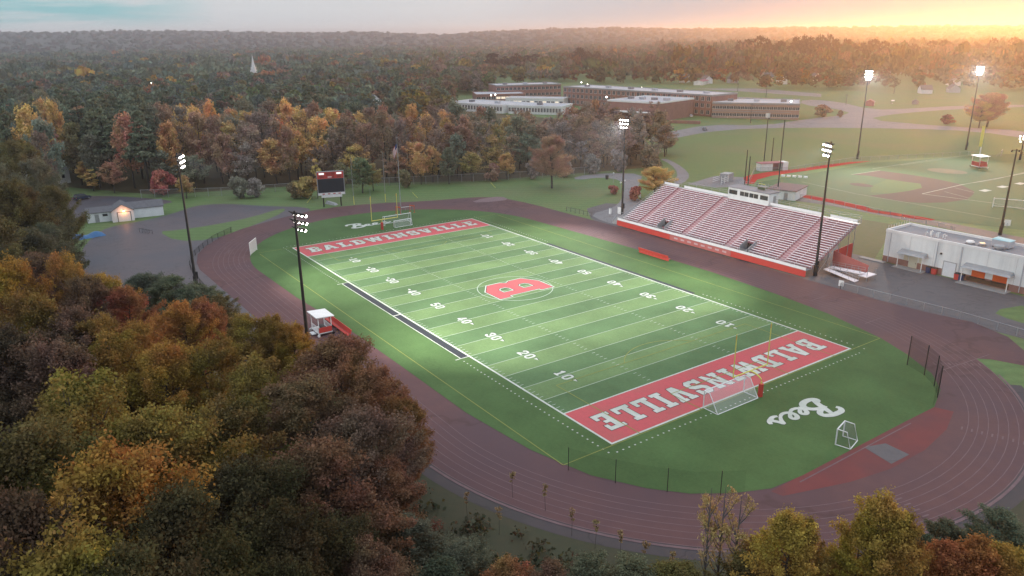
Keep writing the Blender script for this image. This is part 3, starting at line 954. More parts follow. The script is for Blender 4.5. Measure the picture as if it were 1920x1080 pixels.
def soccer_goal(label, x, y, rz, w=7.5, h=2.44, d=2.0, d2=0.9, group=None, netm='net_white', r=0.07):
    """open side faces local +x, posts at local x = 0"""
    t = thing('soccer_goal', label, 'soccer goal', (x, y, 0), rz, group)
    m = MT['white_metal']
    MB().tube([(0, -w / 2, h), (0, w / 2, h)], r, 8).build('crossbar', m, t)
    for s in (-1, 1):
        MB().tube([(0, s * w / 2, 0), (0, s * w / 2, h)], r, 8).build('post', m, t)
        MB().tube([(0, s * w / 2, h), (-d2, s * w / 2, h - 0.05), (-d, s * w / 2, 0.05)], r * 0.75, 6).build('side_stay', m, t)
        MB().tube([(0, s * w / 2, 0.05), (-d, s * w / 2, 0.05)], r * 0.75, 6).build('ground_bar', m, t)
    MB().tube([(-d, -w / 2, 0.05), (-d, w / 2, 0.05)], r * 0.8, 6).build('rear_bar', m, t)
    n = MB()
    n.face([(0, -w / 2, h), (0, w / 2, h), (-d2, w / 2, h - .05), (-d2, -w / 2, h - .05)])
    n.face([(-d2, -w / 2, h - .05), (-d2, w / 2, h - .05), (-d, w / 2, .06), (-d, -w / 2, .06)])
    for s in (-1, 1):
        n.face([(0, s * w / 2, h), (-d2, s * w / 2, h - .05), (-d, s * w / 2, .06), (0, s * w / 2, .06)])
    n.build('net', MT[netm], t)
    return t


soccer_goal('white full size soccer goal on the near end line before the goalpost', -55.1, 4.7, 0, 8.0, 2.5, 2.4, 0.9)
soccer_goal('small white practice goal beside the red jump area', -70.3, 2.0, 0.25, 2.6, 2.1, 1.7, 1.1, netm='net_grey', r=0.08)
soccer_goal('white soccer goal at the far end line, behind the goalpost', 61.6, -6.0, PI, 7.6, 2.44, 2.0, 0.9)
soccer_goal('low white goal with its back to the far end zone', 59.2, -6.0, 0.02, 4.9, 1.6, 0.9, 0.5)
x, y = at(1895, 392)
soccer_goal('large white goal with pale net on the ball field', x, y, math.radians(115), 8.5, 2.6, 2.4, 1.2)

# white net frame by the left track bend
t = thing('rebound_net', 'upright white net frame at the edge of the turf by the far bend', 'net frame', (54.6, 34.4, 0), math.atan2(-2.5, 3.6))
MB().tube([(0, 0, 0), (0, 0, 2.9)], .07, 8).build('post', MT['white_metal'], t)
MB().tube([(4.6, 0, 0), (4.6, 0, 2.9)], .07, 8).build('post', MT['white_metal'], t)
MB().tube([(0, 0, 2.9), (4.6, 0, 2.9)], .06, 8).build('top_bar', MT['white_metal'], t)
MB().face([(0.05, 0.02, .1), (4.55, 0.02, .1), (4.55, 0.02, 2.85), (0.05, 0.02, 2.85)]).build('net', net('dense_white_netting', (0.62, 0.60, 0.60), 0.62), t)

# ------------------------------------------------------------------ team benches
def team_bench(label, x, y, rz, L, group, extra=False):
    t = thing('team_bench', label, 'bench', (x, y, 0), rz, group)
    # local +y is the seat side
    MB().box(-L / 2, L / 2, 0.05, 0.55, 0.42, 0.50).build('seat', MT['red'], t)
    MB().hexa([(-L / 2, -0.10, .55), (L / 2, -0.10, .55), (L / 2, -0.02, .55), (-L / 2, -0.02, .55), (-L / 2, -0.30, 1.25), (L / 2, -0.30, 1.25), (L / 2, -0.22, 1.25), (-L / 2, -0.22, 1.25)]).build('backrest', MT['red'], t)
    MB().box(-L / 2, L / 2, -0.05, 0.04, 0.0, 0.40).build('kick_panel', MT['red'], t)
    for k in range(5):
        xx = -L / 2 + 0.3 + (L - 0.6) * k / 4
        MB().box(xx - .06, xx + .06, 0.06, 0.5, 0, 0.42).build('leg', MT['steel_grey'], t)
    if extra:
        MB().box(-1.4, 1.4, 0.1, 0.45, 0.50, 0.56).build('white_pad', MT['sign_white'], t)
    return t


team_bench('long red team bench with a white middle on the bleacher side of the turf', -0.2, -37.0, PI, 9.0, 'team benches', True)
team_bench('long plain red team bench beside the white filming shelter', 0.0, 36.1, 0, 9.6, 'team benches')

# ------------------------------------------------------------------ white shelters on wheels
def shelter(name, label, x, y, rz, w, d, h, panel_side):
    t = thing(name, label, 'shelter', (x, y, 0), rz)
    W = MT['white_metal']
    MB().box(-w / 2, w / 2, -d / 2, d / 2, 0.42, 0.58).build('platform', W, t)
    for sx in (-1, 1):
        for sy in (-1, 1):
            MB().box(sx * (w / 2 - .12) - .06, sx * (w / 2 - .12) + .06, sy * (d / 2 - .12) - .06, sy * (d / 2 - .12) + .06, .58, h).build('post', W, t)
            MB().tube([(sx * w * .52, sy * (d / 2 + .05), .24), (sx * w * .52 + sx * .16, sy * (d / 2 + .05), .24)], .24, 10).build('wheel', MT['white_metal'] if sy > 0 else MT['tyre'], t)
    MB().hexa([(-w / 2 - .35, -d / 2 - .35, h), (w / 2 + .35, -d / 2 - .35, h), (w / 2 + .35, d / 2 + .35, h + .18), (-w / 2 - .35, d / 2 + .35, h + .18),
               (-w / 2 - .35, -d / 2 - .35, h + .14), (w / 2 + .35, -d / 2 - .35, h + .14), (w / 2 + .35, d / 2 + .35, h + .32), (-w / 2 - .35, d / 2 + .35, h + .32)]).build('roof', W, t)
    rail = MB()
    for sy in (-1, 1):
        rail.box(-w / 2 + .1, w / 2 - .1, sy * (d / 2 - .10) - .03, sy * (d / 2 - .10) + .03, 1.42, 1.52)
        k = -w / 2 + .35
        while k < w / 2 - .2:
            rail.box(k - .03, k + .03, sy * (d / 2 - .10) - .02, sy * (d / 2 - .10) + .02, .58, 1.42)
            k += .36
    rail.build('railing', W, t)
    MB().box(panel_side * w / 2 - .05, panel_side * w / 2 + .05, -d / 2 + .1, d / 2 - .1, .62, 1.5).build('side_panel', MT['red'], t)
    MB().box(-w * .2, w * .2, d / 2 + .02, d / 2 + .75, .16, .30).build('step', W, t)
    MB().tube([(0, d / 2 + .4, .2), (0, d / 2 + 1.3, .12)], .06, 6).build('drawbar', W, t)
    MB().box(-w * .25, w * .25, -d * .22, d * .05, .58, 1.15).build('desk', MT['steel_dark'], t)
    return t


shelter('filming_shelter', 'white roofed filming shelter on a trailer beside the red bench', 0.1, 39.0, 0, 3.4, 2.4, 3.15, -1)
x, y = at(1835, 314)
shelter('ball_field_shelter', 'white roofed shelter with red side panels out on the ball field', x, y, 2.6, 4.6, 3.0, 4.0, 1)
# red cladding on the far shelter's two long sides is part of its look
far_sh = bpy.data.objects['ball_field_shelter']
MB().box(-2.2, 2.2, 1.36, 1.44, .65, 2.1).build('side_panel', MT['red'], far_sh)
MB().box(-2.2, 2.2, -1.44, -1.36, .65, 2.1).build('side_panel', MT['red'], far_sh)

# ------------------------------------------------------------------ hurdles by the far bend
hx = 0
for k, (u, v) in enumerate([(747, 401), (773, 398)]):
    x, y = at(u, v)
    t = thing('barrier', ['orange barrier frame behind the far goalpost upright', 'orange barrier frame standing clear to the right of the far goalpost'][k], 'barrier', (x, y, 0), -1.2, 'orange barriers on the far bend')
    for s in (-1, 1):
        MB().tube([(0, s * .8, 0), (0, s * .8, 2.1)], .06, 6).build('post', MT['orange'], t)
        MB().tube([(-.5, s * .8, .04), (.5, s * .8, .04)], .05, 6).build('foot', MT['orange'], t)
    MB().box(-.03, .03, -.8, .8, 1.75, 2.0).build('rail', MT['orange'], t)
x, y = at(760, 395)
t = thing('hurdle_row', 'pale crossbar rack between the two orange barrier frames', 'rack', (x, y, 0), math.atan2(-4, -.6))
MB().box(-1.6, 1.6, -.04, .04, 1.0, 1.12).build('rail', MT['white_metal'], t)
for s in (-1, 0, 1):
    MB().tube([(s * 1.5, 0, 0), (s * 1.5, 0, 1.05)], .04, 6).build('leg', MT['steel_grey'], t)

# ------------------------------------------------------------------ scoreboard
SBA, SBB = np.array((93.7, 2.6)), np.array((91.7, -4.0))
ctr = (SBA + SBB) / 2
d = SBB - SBA
t = thing('scoreboard', 'red topped scoreboard with a large dark screen on two posts', 'scoreboard', (ctr[0], ctr[1], 0), math.atan2(d[1], d[0]))
hw = 3.85
MB().box(-hw, hw, .0, .55, 3.35, 10.2).build('cabinet', MT['steel_grey'], t)
pn = MB().box(-hw + .18, hw - .18, -.06, -.003, 8.15, 10.02).build('score_panel', MT['red'], t)
for s in (-1, 1):
    MB().box(s * 2.45 - .72, s * 2.45 + .72, -.11, -.065, 9.30, 9.82).build('name_plate', emit('glowing_name_plate', (1, 1, 1), 1.15), pn)  # plain white plates, given a glow of their own
dg_ = MB()


def seg7(b, x, z, w, h, n):
    on = {0: 'abcdef', 2: 'abged', 1: 'bc', 8: 'abcdefg'}[n]
    q = .07
    S7 = {'a': (x, x + w, z + h - q, z + h), 'd': (x, x + w, z, z + q), 'g': (x, x + w, z + h / 2 - q / 2, z + h / 2 + q / 2), 'f': (x, x + q, z + h / 2 + q, z + h - q), 'e': (x, x + q, z + q, z + h / 2 - q), 'b': (x + w - q, x + w, z + h / 2 + q, z + h - q), 'c': (x + w - q, x + w, z + q, z + h / 2 - q)}
    for c in on:
        a = S7[c]
        b.box(a[0], a[1], -.10, -.065, a[2], a[3])


for (x0, z0, w, h) in [(-2.95, 8.42, .42, .68), (-2.35, 8.42, .42, .68), (1.95, 8.42, .42, .68), (2.55, 8.42, .42, .68), (-1.10, 9.10, .42, .72), (-.55, 9.10, .42, .72), (.15, 9.10, .42, .72), (.70, 9.10, .42, .72), (.62, 8.35, .34, .5)]:
    seg7(dg_, x0, z0, w, h, 8)
dg_.build('digit_display', MT['black'], pn)
MB().box(-.75, .35, -.10, -.065, 8.45, 8.72).build('ball_on_plate', MT['sign_white'], pn)
MB().box(-hw + .22, hw - .22, -.05, -.003, 4.15, 8.08).build('screen', MT['screen'], t)
lo = MB().box(-hw + .1, hw - .1, -.05, -.003, 3.42, 4.05).build('sponsor_strip', MT['sign_white'], t)
for k in range(4):
    MB().box(-2.6 + k * 1.5, -1.9 + k * 1.5, -.09, -.055, 3.6, 3.9).build('plate', MT['red_faded'], lo)
MB().box(-2.9, 2.9, -.30, .28, 2.75, 3.30).build('lower_panel', MT['sign_white'], t)
for s in (-1, 1):
    MB().box(s * 2.45 - .17, s * 2.45 + .17, .05, .40, 0, 3.4).build('post', MT['black'], t)
for s in (-.9, 0.9):
    MB().tube([(s, .3, 10.2), (s, .3, 10.7), (s, -.4, 10.8)], .05, 6).build('lamp_bracket', MT['steel_dark'], t)
t = thing('equipment_heap', 'pale covered heap on the ground under the scoreboard', 'cover', (*at(622, 383), 0), .3)
MB().hexa([(-2.2, -.7, 0), (2.2, -.7, 0), (2.2, .7, 0), (-2.2, .7, 0), (-1.7, -.4, .5), (1.9, -.5, .75), (1.7, .4, .9), (-1.6, .5, .45)]).build('cover', MT['steel_grey'], t)

# ------------------------------------------------------------------ flagpole
fx, fy = at(752, 400)
t = thing('flagpole', 'tall pale flagpole with a limp striped flag beyond the far goal', 'flagpole', (fx, fy, 0), 0)
MB().tube([(0, 0, 0), (0, 0, 20.6)], [.13, .06], 8).build('pole', MT['steel_grey'], t)
MB().tube([(0, 0, 20.55), (0, 0, 20.7), (0, 0, 20.85)], [.04, .12, .04], 8).build('finial', MT['steel_grey'], t)
fb = MB()
fr_, fw_, fn_ = surf('flag_red', (.42, .05, .06)), surf('flag_white', (.68, .68, .70)), surf('flag_blue', (.04, .06, .17))
nx_, nz_ = 14, 13


def fl(i, j):
    a, b_ = i / nx_, j / nz_
    out_ = -(.10 + 1.25 * a * (1 - .25 * b_))
    fold = .16 * math.sin(a * 11 + b_ * 2.0) * (.3 + a)
    z = 19.2 - 2.2 * b_ - 1.9 * a ** 1.2 - .25 * a * b_
    return (out_ * RR[0] + fold * RR[1], out_ * RR[1] - fold * RR[0], z)


for i in range(nx_):
    for j in range(nz_):
        fb.m = 2 if (i < 6 and j < 7) else (0 if j % 2 == 0 else 1)
        fb.face([fl(i, j), fl(i + 1, j), fl(i + 1, j + 1), fl(i, j + 1)])
fb.build('flag', [fr_, fw_, fn_], t)

# thin net poles and slanted guy wires by the scoreboard lawn
for (u, v, h, lab) in [(664, 384, 14.0, 'thin pale net pole standing just right of the scoreboard'), (723, 379, 14.5, 'thin pale net pole left of the flagpole with a yellow sleeve'), (695, 380, 4.2, 'short thin yellow post between the scoreboard and the flagpole')]:
    x, y = at(u, v)
    t = thing('slim_pole', lab, 'pole', (x, y, 0), 0, 'slim poles along the far lawn')
    MB().tube([(0, 0, 0), (0, 0, h)], [.07, .05], 6).build('pole', MT['steel_grey'], t)
    MB().tube([(0, 0, .1), (0, 0, 2.5 if h > 5 else 1.9)], .10, 6).build('sleeve', MT['yellow'], t)
for (a, b_, lab) in [((562, 366), 1.0, 'slanted pale guy wire guard farther left of the scoreboard'), ((575, 381), 1.0, 'slanted pale guy wire guard nearer the scoreboard'), ((783, 371), -1.0, 'slanted pale guy wire guard right of the flagpole'), ((929, 352), -1.0, 'slanted pale guy wire guard near the far fence before the woods')]:
    x, y = at(*a)
    t = thing('guy_wire', lab, 'guy wire', (x, y, 0), 0, 'guy wire guards on the far lawn')
    e = np.array((RR[0], RR[1])) * b_
    MB().tube([(0, 0, 0), (e[0] * 1.5, e[1] * 1.5, 1.7)], .06, 6).build('guard', MT['yellow'], t)
    MB().tube([(e[0] * 1.5, e[1] * 1.5, 1.7), (e[0] * 2.2, e[1] * 2.2, 2.5)], .015, 4).build('wire', MT['steel_grey'], t)

# ------------------------------------------------------------------ fences
def fence(name, label, pts, h, post_every, m_net, m_post, rail=True, r=.05, group=None, cat='fence'):
    t = thing(name, label, cat, (pts[0][0], pts[0][1], 0), 0, group)
    o = np.array(pts[0])
    pp = [np.array(p) - o for p in pts]
    n = MB()
    rl = MB()
    cnt = 0
    carry = 0.0
    for i in range(len(pp) - 1):
        a, b = pp[i], pp[i + 1]
        n.face([(*a, .05), (*b, .05), (*b, h), (*a, h)])
        if rail:
            rl.tube([(*a, h), (*b, h)], r * .7, 6)
        L = np.linalg.norm(b - a)
        s = carry
        while s < L and cnt < 95:
            p = a + (b - a) * s / L
            MB().tube([(*p, 0), (*p, h + .05)], r, 6).build('post', m_post, t)
            cnt += 1
            s += post_every
        carry = s - L
    n.build('mesh_panel', m_net, t)
    if rail:
        rl.build('top_rail', m_post, t)
    return t


fence('chain_link_fence', 'low dark chain link fence round the outside of the left track bend', [(33, 49.2), (44, 48.8), (53, 47.8), (61, 45.2), (67, 41.8), (73.5, 37.5), (79.5, 31.5)], 1.3, 3.0, MT['net_black'], MT['steel_dark'])
fence('chain_link_fence', 'tall grey chain link fence along the foot of the far woods', [(140, 42), (128, 20.6), (118.2, -14), (107, -39.3), (93.1, -73), (87, -98)], 2.6, 4.0, MT['net_grey'], MT['steel_grey'], r=.06)
fence('chain_link_fence', 'chain link fence between the track and the concession yard pavement', [(-37.5, -49.6), (-45, -50.3), (-58, -51.2), (-72, -50.6), (-90, -46)], 1.3, 3.0, MT['net_grey'], MT['steel_grey'])
fence('net_fence', 'black ball stop net on posts at the right bend of the turf', [(-63.4, -25.6), (-66.6, -24.2), (-69.2, -21.9), (-71.3, -18.8), (-72.3, -15.6)], 4.6, 3.6, MT['net_black'], MT['steel_dark'], rail=False, r=.07, cat='net')
fence('net_fence', 'thin nearly clear net on dark posts at the turf edge nearest the trees', [(-56.5, 32.4), (-60.2, 30.7), (-64.6, 27.7), (-68.2, 24.6), (-71.0, 20.2)], 2.9, 5.6, MT['net_faint'], MT['steel_dark'], rail=False, r=.04, cat='net')
fence('chain_link_fence', 'chain link fence along the lane behind the bleachers', [at(*q) for q in ((1500, 374), (1560, 384), (1640, 401), (1700, 414), (1790, 436))], 1.5, 3.5, MT['net_grey'], MT['steel_grey'])
fence('chain_link_fence', 'chain link fence beyond the red warning track beside the dugout', [at(*q) for q in ((1400, 352), (1415, 322), (1480, 322), (1600, 303), (1700, 298), (1830, 291))], 1.6, 4.0, MT['net_grey'], MT['steel_grey'])
fence('barrier_rail', 'short grey rail barrier where the path meets the track', [at(*q) for q in ((1062, 396), (1082, 400), (1098, 404), (1112, 408))], 1.2, 1.6, MT['net_grey'], MT['steel_dark'], cat='barrier')
t = thing('white_marker', 'small white marker board at the corner of the concession yard fence', 'sign', (*at(1576, 541), 0), .3)
MB().box(-.45, .45, -.05, .05, .5, 1.6).build('board', MT['sign_white'], t)
MB().box(-.05, .05, .05, .12, 0, 1.2).build('post', MT['steel_dark'], t)
def child(par, name, m, *bx):
    b = MB()
    for q in bx:
        b.box(*q)
    return b.build(name, m, par)


# ------------------------------------------------------------------ bleachers
SX0, SX1 = -29.2, 25.6
NR = 22
RY0, RD, RZ0, RH = -51.7, 0.655, 1.55, 0.325
AIS = [19.6, 5.0, -7.9, -22.0]
AW = 0.75
GAPS = [(11.0, 13.4), (-13.8, -11.4)]
t = thing('bleachers', 'long white bench bleachers with maroon decks above a red front banner', 'bleachers', (0, 0, 0))


def spans(row):
    cuts = [(a - AW, a + AW) for a in AIS]
    if row <= 3:
        cuts += GAPS
    cuts.sort()
    x, out = SX0, []
    for a, b in cuts:
        out.append((x, a))
        x = b
    out.append((x, SX1))
    return out


EDGE = [SX0] + sorted(AIS) + [SX1]
for si in range(5):
    e0, e1 = EDGE[si], EDGE[si + 1]
    dk = MB()
    for r in range(NR):
        y1 = RY0 - r * RD
        y0 = y1 - RD
        z = RZ0 + r * RH
        cut = [g_ for g_ in GAPS if e0 < g_[0] < e1] if r <= 3 else []
        for (a, b) in ([(e0, cut[0][0]), (cut[0][1], e1)] if cut else [(e0, e1)]):
            dk.box(a, b, y0, y1 - 0.002, z - 0.05, z)
            dk.box(a, b, y0 + .0, y0 + .02, z + .001, z + RH - .051)
    sec = dk.build('seating_section', MT['maroon'], t)
    for r in range(NR):
        y1 = RY0 - r * RD
        z = RZ0 + r * RH
        for (a, b) in spans(r):
            if a < e0 - .8 or b > e1 + .8:
                continue
            bm_ = MB()
            bm_.box(a + .04, b - .04, y1 - .42, y1 - .04, z + .38, z + .43)
            k = a + .6
            while k < b - .2:
                bm_.box(k - .03, k + .03, y1 - .25, y1 - .18, z, z + .383)
                k += 3.4
            bm_.build('bench', MT['bench'], sec)
child(t, 'front_walkway', MT['roof_grey'], (SX0, SX1, RY0 + .002, -49.99, RZ0 - .06, RZ0 - .01))
for a in AIS:
    s = MB()
    for r in range(NR):
        y1 = RY0 - r * RD
        z = RZ0 + r * RH
        s.box(a - AW + .05, a + AW - .05, y1 - RD + .022, y1 - .30, z + .004, z + .16)
        s.box(a - AW + .05, a + AW - .05, y1 - .298, y1 - .01, z + .004, z + .03)
    ao = s.build('aisle_steps', MT['pink_deck'], t)
    hr = MB()
    hr.tube([(a, RY0 - 1, RZ0 + 1.3), (a, RY0 - NR * RD + 1, RZ0 + NR * RH + .6)], .025, 5)
    hr.build('handrail', MT['pink_deck'], ao)
for (a, b, m, z0) in [(7.4, SX1 + .1, 'red', .25), (-10.7, 7.36, 'red_faded', .22), (SX0 - .1, -10.74, 'red', .25)]:
    bn = MB().box(a, b, -49.86, -49.80, z0, RZ0 - .02).build('banner', MT[m], t)
    if m == 'red_faded':
        for k in range(8):
            MB().box(a + 1.2 + k * 2.05, a + 2.3 + k * 2.05, -49.795, -49.775, .75, 1.15).build('panel_mark', MT['pink_deck'], bn)
fr = MB()
fr.box(SX0, SX1, -49.98, -49.92, RZ0 + .02, RZ0 + .62)
fr.build('front_kickboard', MT['white_metal'], t)
fr = MB()
for z in (1.05, .85):
    fr.tube([(SX0, -49.95, RZ0 + z), (SX1, -49.95, RZ0 + z)], .03, 6)
k = SX0
while k <= SX1:
    fr.box(k - .03, k + .03, -49.97, -49.93, RZ0, RZ0 + 1.05)
    k += 1.83
fr.build('front_railing', MT['steel_grey'], t)
topz = RZ0 + NR * RH
topy = RY0 - NR * RD
for (a, b) in [(SX0, -22.9), (-21.2, -7.6), (4.4, 18.7), (20.5, SX1)]:
    child(t, 'back_panel', MT['white_metal'], (a, b, topy - .12, topy - .06, topz + .25, topz + .85))
rk = MB()
rk.box(SX0, SX1, topy - 1.35, topy - .004, topz - .1, topz - .04)
rk.build('rear_walkway', MT['steel_grey'], t)
rr_ = MB()
for z in (.55, 1.1, 1.5):
    rr_.tube([(SX0, topy - 1.35, topz + z), (SX1, topy - 1.35, topz + z)], .035, 6)
k = SX0
while k <= SX1 + .01:
    rr_.tube([(k, topy - 1.35, topz), (k, topy - 1.35, topz + 1.5)], .035, 6)
    k += 2.5
rr_.build('rear_railing', MT['steel_grey'], t)
for sx in (SX0, SX1):
    s = MB()
    for dz in (.6, 1.15):
        s.tube([(sx, RY0, RZ0 + dz), (sx, topy - 1.3, topz + dz)], .035, 6)
    for k in range(0, NR + 1, 2):
        s.tube([(sx, RY0 - k * RD, RZ0 + k * RH - .1), (sx, RY0 - k * RD, RZ0 + k * RH + 1.15)], .03, 6)
    s.build('side_railing', MT['steel_grey'], t)
fm = MB()
xs = SX0 + .2
while xs < SX1:
    for r in (4, 9, 14, 19, 22):
        y = RY0 - r * RD + .1
        fm.tube([(xs, y, 0), (xs, y, RZ0 + r * RH - .12)], .07, 6)
    fm.tube([(xs, RY0, RZ0 - .12), (xs, topy - 1, topz - .2)], .08, 6)
    fm.tube([(xs, RY0 - 4 * RD, .1), (xs, RY0 - 14 * RD, RZ0 + 14 * RH - .3)], .05, 6)
    xs += 5.42
fm.build('under_frame', MT['steel_grey'], t)
for (a, b) in GAPS:
    p = MB()
    p.box(a + .02, b - .02, RY0 - 4 * RD + .03, RY0, .25, .32)
    pw = p.build('portal_floor', MT['asphalt'], t)
    for sx in (a, b):
        w = MB()
        w.hexa([(sx - .05, RY0 - 4 * RD, .32), (sx + .05, RY0 - 4 * RD, .32), (sx + .05, RY0, .32), (sx - .05, RY0, .32), (sx - .05, RY0 - 4 * RD, RZ0 + 4 * RH + 1), (sx + .05, RY0 - 4 * RD, RZ0 + 4 * RH + 1), (sx + .05, RY0, RZ0 + 1), (sx - .05, RY0, RZ0 + 1)])
        w.build('portal_wall', MT['steel_grey'], t)
    MB().box(a, b, RY0 - 4 * RD - .04, RY0 - 4 * RD + .02, .32, RZ0 + 4 * RH - .06).build('portal_back', MT['black'], t)
# things stored in the two stairwells
t2 = thing('storage_drum', 'orange drum in the nearer bleacher stairwell', 'drum', (-13.2, -53.6, .32))
MB().tube([(0, 0, 0), (0, 0, .5), (0, 0, 1.0), (0, 0, 1.05), (0, 0, 2.0)], [.42, .45, .42, .44, .40], 12).build('drum', MT['orange'], t2)
MB().tube([(0, 0, 2.0), (0, 0, 2.08)], [.42, .40], 12).build('lid', MT['steel_dark'], t2)
t2 = thing('storage_bin', 'dull red bin in the farther bleacher stairwell', 'bin', (12.0, -53.4, .32))
MB().hexa([(-.6, -.5, 0), (.6, -.5, 0), (.6, .5, 0), (-.6, .5, 0), (-.75, -.6, 1.7), (.75, -.6, 1.7), (.75, .6, 1.7), (-.75, .6, 1.7)]).build('bin', MT['maroon'], t2)
MB().box(-.8, .8, -.65, .65, 1.705, 1.8).build('lid', MT['steel_dark'], t2)
# press box on the top rows
t3 = thing('press_box', 'white press box with a row of windows on top of the bleachers', 'press box', (-1.6, topy + .45, topz + .05))
L_, D_, H_ = 11.6, 3.6, 2.75
MB().box(-L_ / 2, L_ / 2, -D_, 0, 0, H_).build('wall', MT['white_wall'], t3)
rf = MB().box(-L_ / 2 - .25, L_ / 2 + .25, -D_ - .25, .35, H_ + .003, H_ + .2).build('roof', MT['roof_grey'], t3)
win = MB().box(-.52, .52, .003, .05, 1.25, 2.15).mesh('window', [MT['glass']])
frm = MB()
for a in (-.57, .53):
    frm.box(a, a + .04, .003, .08, 1.2, 2.2)
frm.box(-.53, .53, .003, .08, 1.2, 1.245).box(-.53, .53, .003, .08, 2.155, 2.2)
frm.box(-.02, .02, .052, .075, 1.25, 2.15)
frm = frm.mesh('window_frame', [MT['steel_dark']])
for xx in (-4.9, -3.7, -1.7, -.4, 1.0, 2.3, 4.05, 5.0):
    w = bpy.data.objects.new('window', win)
    C.objects.link(w)
    w.parent = t3
    w.location = (-xx, 0, 0)
    f = bpy.data.objects.new('frame', frm)
    C.objects.link(f)
    f.parent = w
MB().box(-L_ / 2 - .05, -L_ / 2 - .003, -2.6, -1.7, 0, 2.05).build('door', MT['steel_grey'], t3)
ra = MB()
for z in (.5, 1.0):
    ra.tube([(-L_ / 2, -D_, H_ + .2 + z), (L_ / 2, -D_, H_ + .2 + z)], .03, 5)
for k in range(7):
    xx = -L_ / 2 + L_ * k / 6
    ra.tube([(xx, -D_, H_ + .2), (xx, -D_, H_ + 1.2)], .03, 5)
ra.build('roof_rail', MT['steel_grey'], t3)
t4 = thing('camera_stand', 'small framed platform with a dark panel on the press box roof', 'platform', (-4.1, topy - 1.6, topz + H_ + .26))
for a in (-.9, .9):
    for b2 in (-.6, .6):
        MB().tube([(a, b2, 0), (a, b2, 1.5)], .05, 6).build('leg', MT['steel_grey'], t4)
MB().box(-1.0, 1.0, .62, .68, .15, .75).build('panel', MT['green_panel'], t4)
MB().box(-1.05, 1.05, -.7, .7, .80, .9).build('deck', MT['concrete'], t4)
MB().tube([(-.9, .6, 1.5), (.9, .6, 1.5)], .05, 6).build('rail', MT['yellow'], t4)

# red clad ramp at the near end
t = thing('access_ramp', 'grey switchback ramp with a red cloth panel at the near end of the bleachers', 'ramp', (0, 0, 0))
MB().hexa([(-36.5, -56.8, 0), (-29.6, -56.8, .9), (-29.6, -55.4, .9), (-36.5, -55.4, 0), (-36.5, -56.8, .15), (-29.6, -56.8, 1.05), (-29.6, -55.4, 1.05), (-36.5, -55.4, .15)]).build('lower_run', MT['bench'], t)
MB().hexa([(-36.5, -58.6, 1.3), (-29.4, -58.6, .9), (-29.4, -57.1, .9), (-36.5, -57.1, 1.3), (-36.5, -58.6, 1.45), (-29.4, -58.6, 1.05), (-29.4, -57.1, 1.05), (-36.5, -57.1, 1.45)]).build('upper_run', MT['bench'], t)
rl = MB()
for (x0, x1, y, z0, z1) in [(-36.5, -29.6, -55.4, .15, 1.05), (-36.5, -29.6, -56.8, .15, 1.05), (-36.5, -29.4, -57.1, 1.45, 1.05), (-36.5, -29.4, -58.6, 1.45, 1.05)]:
    for dz in (.5, .95):
        rl.tube([(x0, y, z0 + dz), (x1, y, z1 + dz)], .03, 5)
    for k in range(6):
        q = k / 5
        xx, zz = x0 + (x1 - x0) * q, z0 + (z1 - z0) * q
        rl.tube([(xx, y, zz), (xx, y, zz + .95)], .03, 5)
rl.build('handrail', MT['steel_grey'], t)
MB().hexa([(-36.0, -60.6, .8), (-28.7, -59.9, .8), (-28.7, -59.8, .8), (-36.0, -60.5, .8), (-36.0, -60.6, 2.4), (-28.7, -59.9, 3.9), (-28.7, -59.8, 3.9), (-36.0, -60.5, 2.4)]).build('red_panel', MT['red_faded'], t)
MB().box(-37.8, -36.0, -60.6, -57.2, .9, 1.05).build('landing', MT['bench'], t)
for (a, b2) in [(-37.7, -60.4), (-36.1, -60.4), (-37.7, -57.4), (-36.1, -57.4)]:
    MB().tube([(a, b2, 0), (a, b2, 2.1)], .05, 6).build('post', MT['steel_grey'], t)
MB().hexa([(-28.7, -59.8, .4), (-28.6, -59.8, .4), (-28.6, -66.5, .4), (-28.7, -66.5, .4), (-28.7, -59.8, 3.9), (-28.6, -59.8, 3.9), (-28.6, -66.5, 4.5), (-28.7, -66.5, 4.5)][::1]).build('side_panel', MT['red'], t)
# far end landing
t = thing('stair_landing', 'pale stair landing with rails at the far end of the bleachers', 'stairs', (0, 0, 0))
st = MB()
for k in range(5):
    st.box(26.8, 28.6, -51.2 - .32 * k, -50.9 - .32 * k, 0, .28 * (k + 1))
st.build('steps', MT['concrete'], t)
rl = MB()
for yy in (26.85, 28.55):
    rl.tube([(yy, -50.9, 1.0), (yy, -52.6, 2.4), (yy, -56, 2.4)], .04, 6)
    for q in (-50.9, -52.6, -54.4, -56):
        rl.tube([(yy, q, 0), (yy, q, 1.0 if q == -50.9 else 2.4)], .04, 6)
rl.build('handrail', MT['steel_grey'], t)
MB().box(26.8, 28.6, -56, -52.55, 1.28, 1.4).build('landing', MT['concrete'], t)

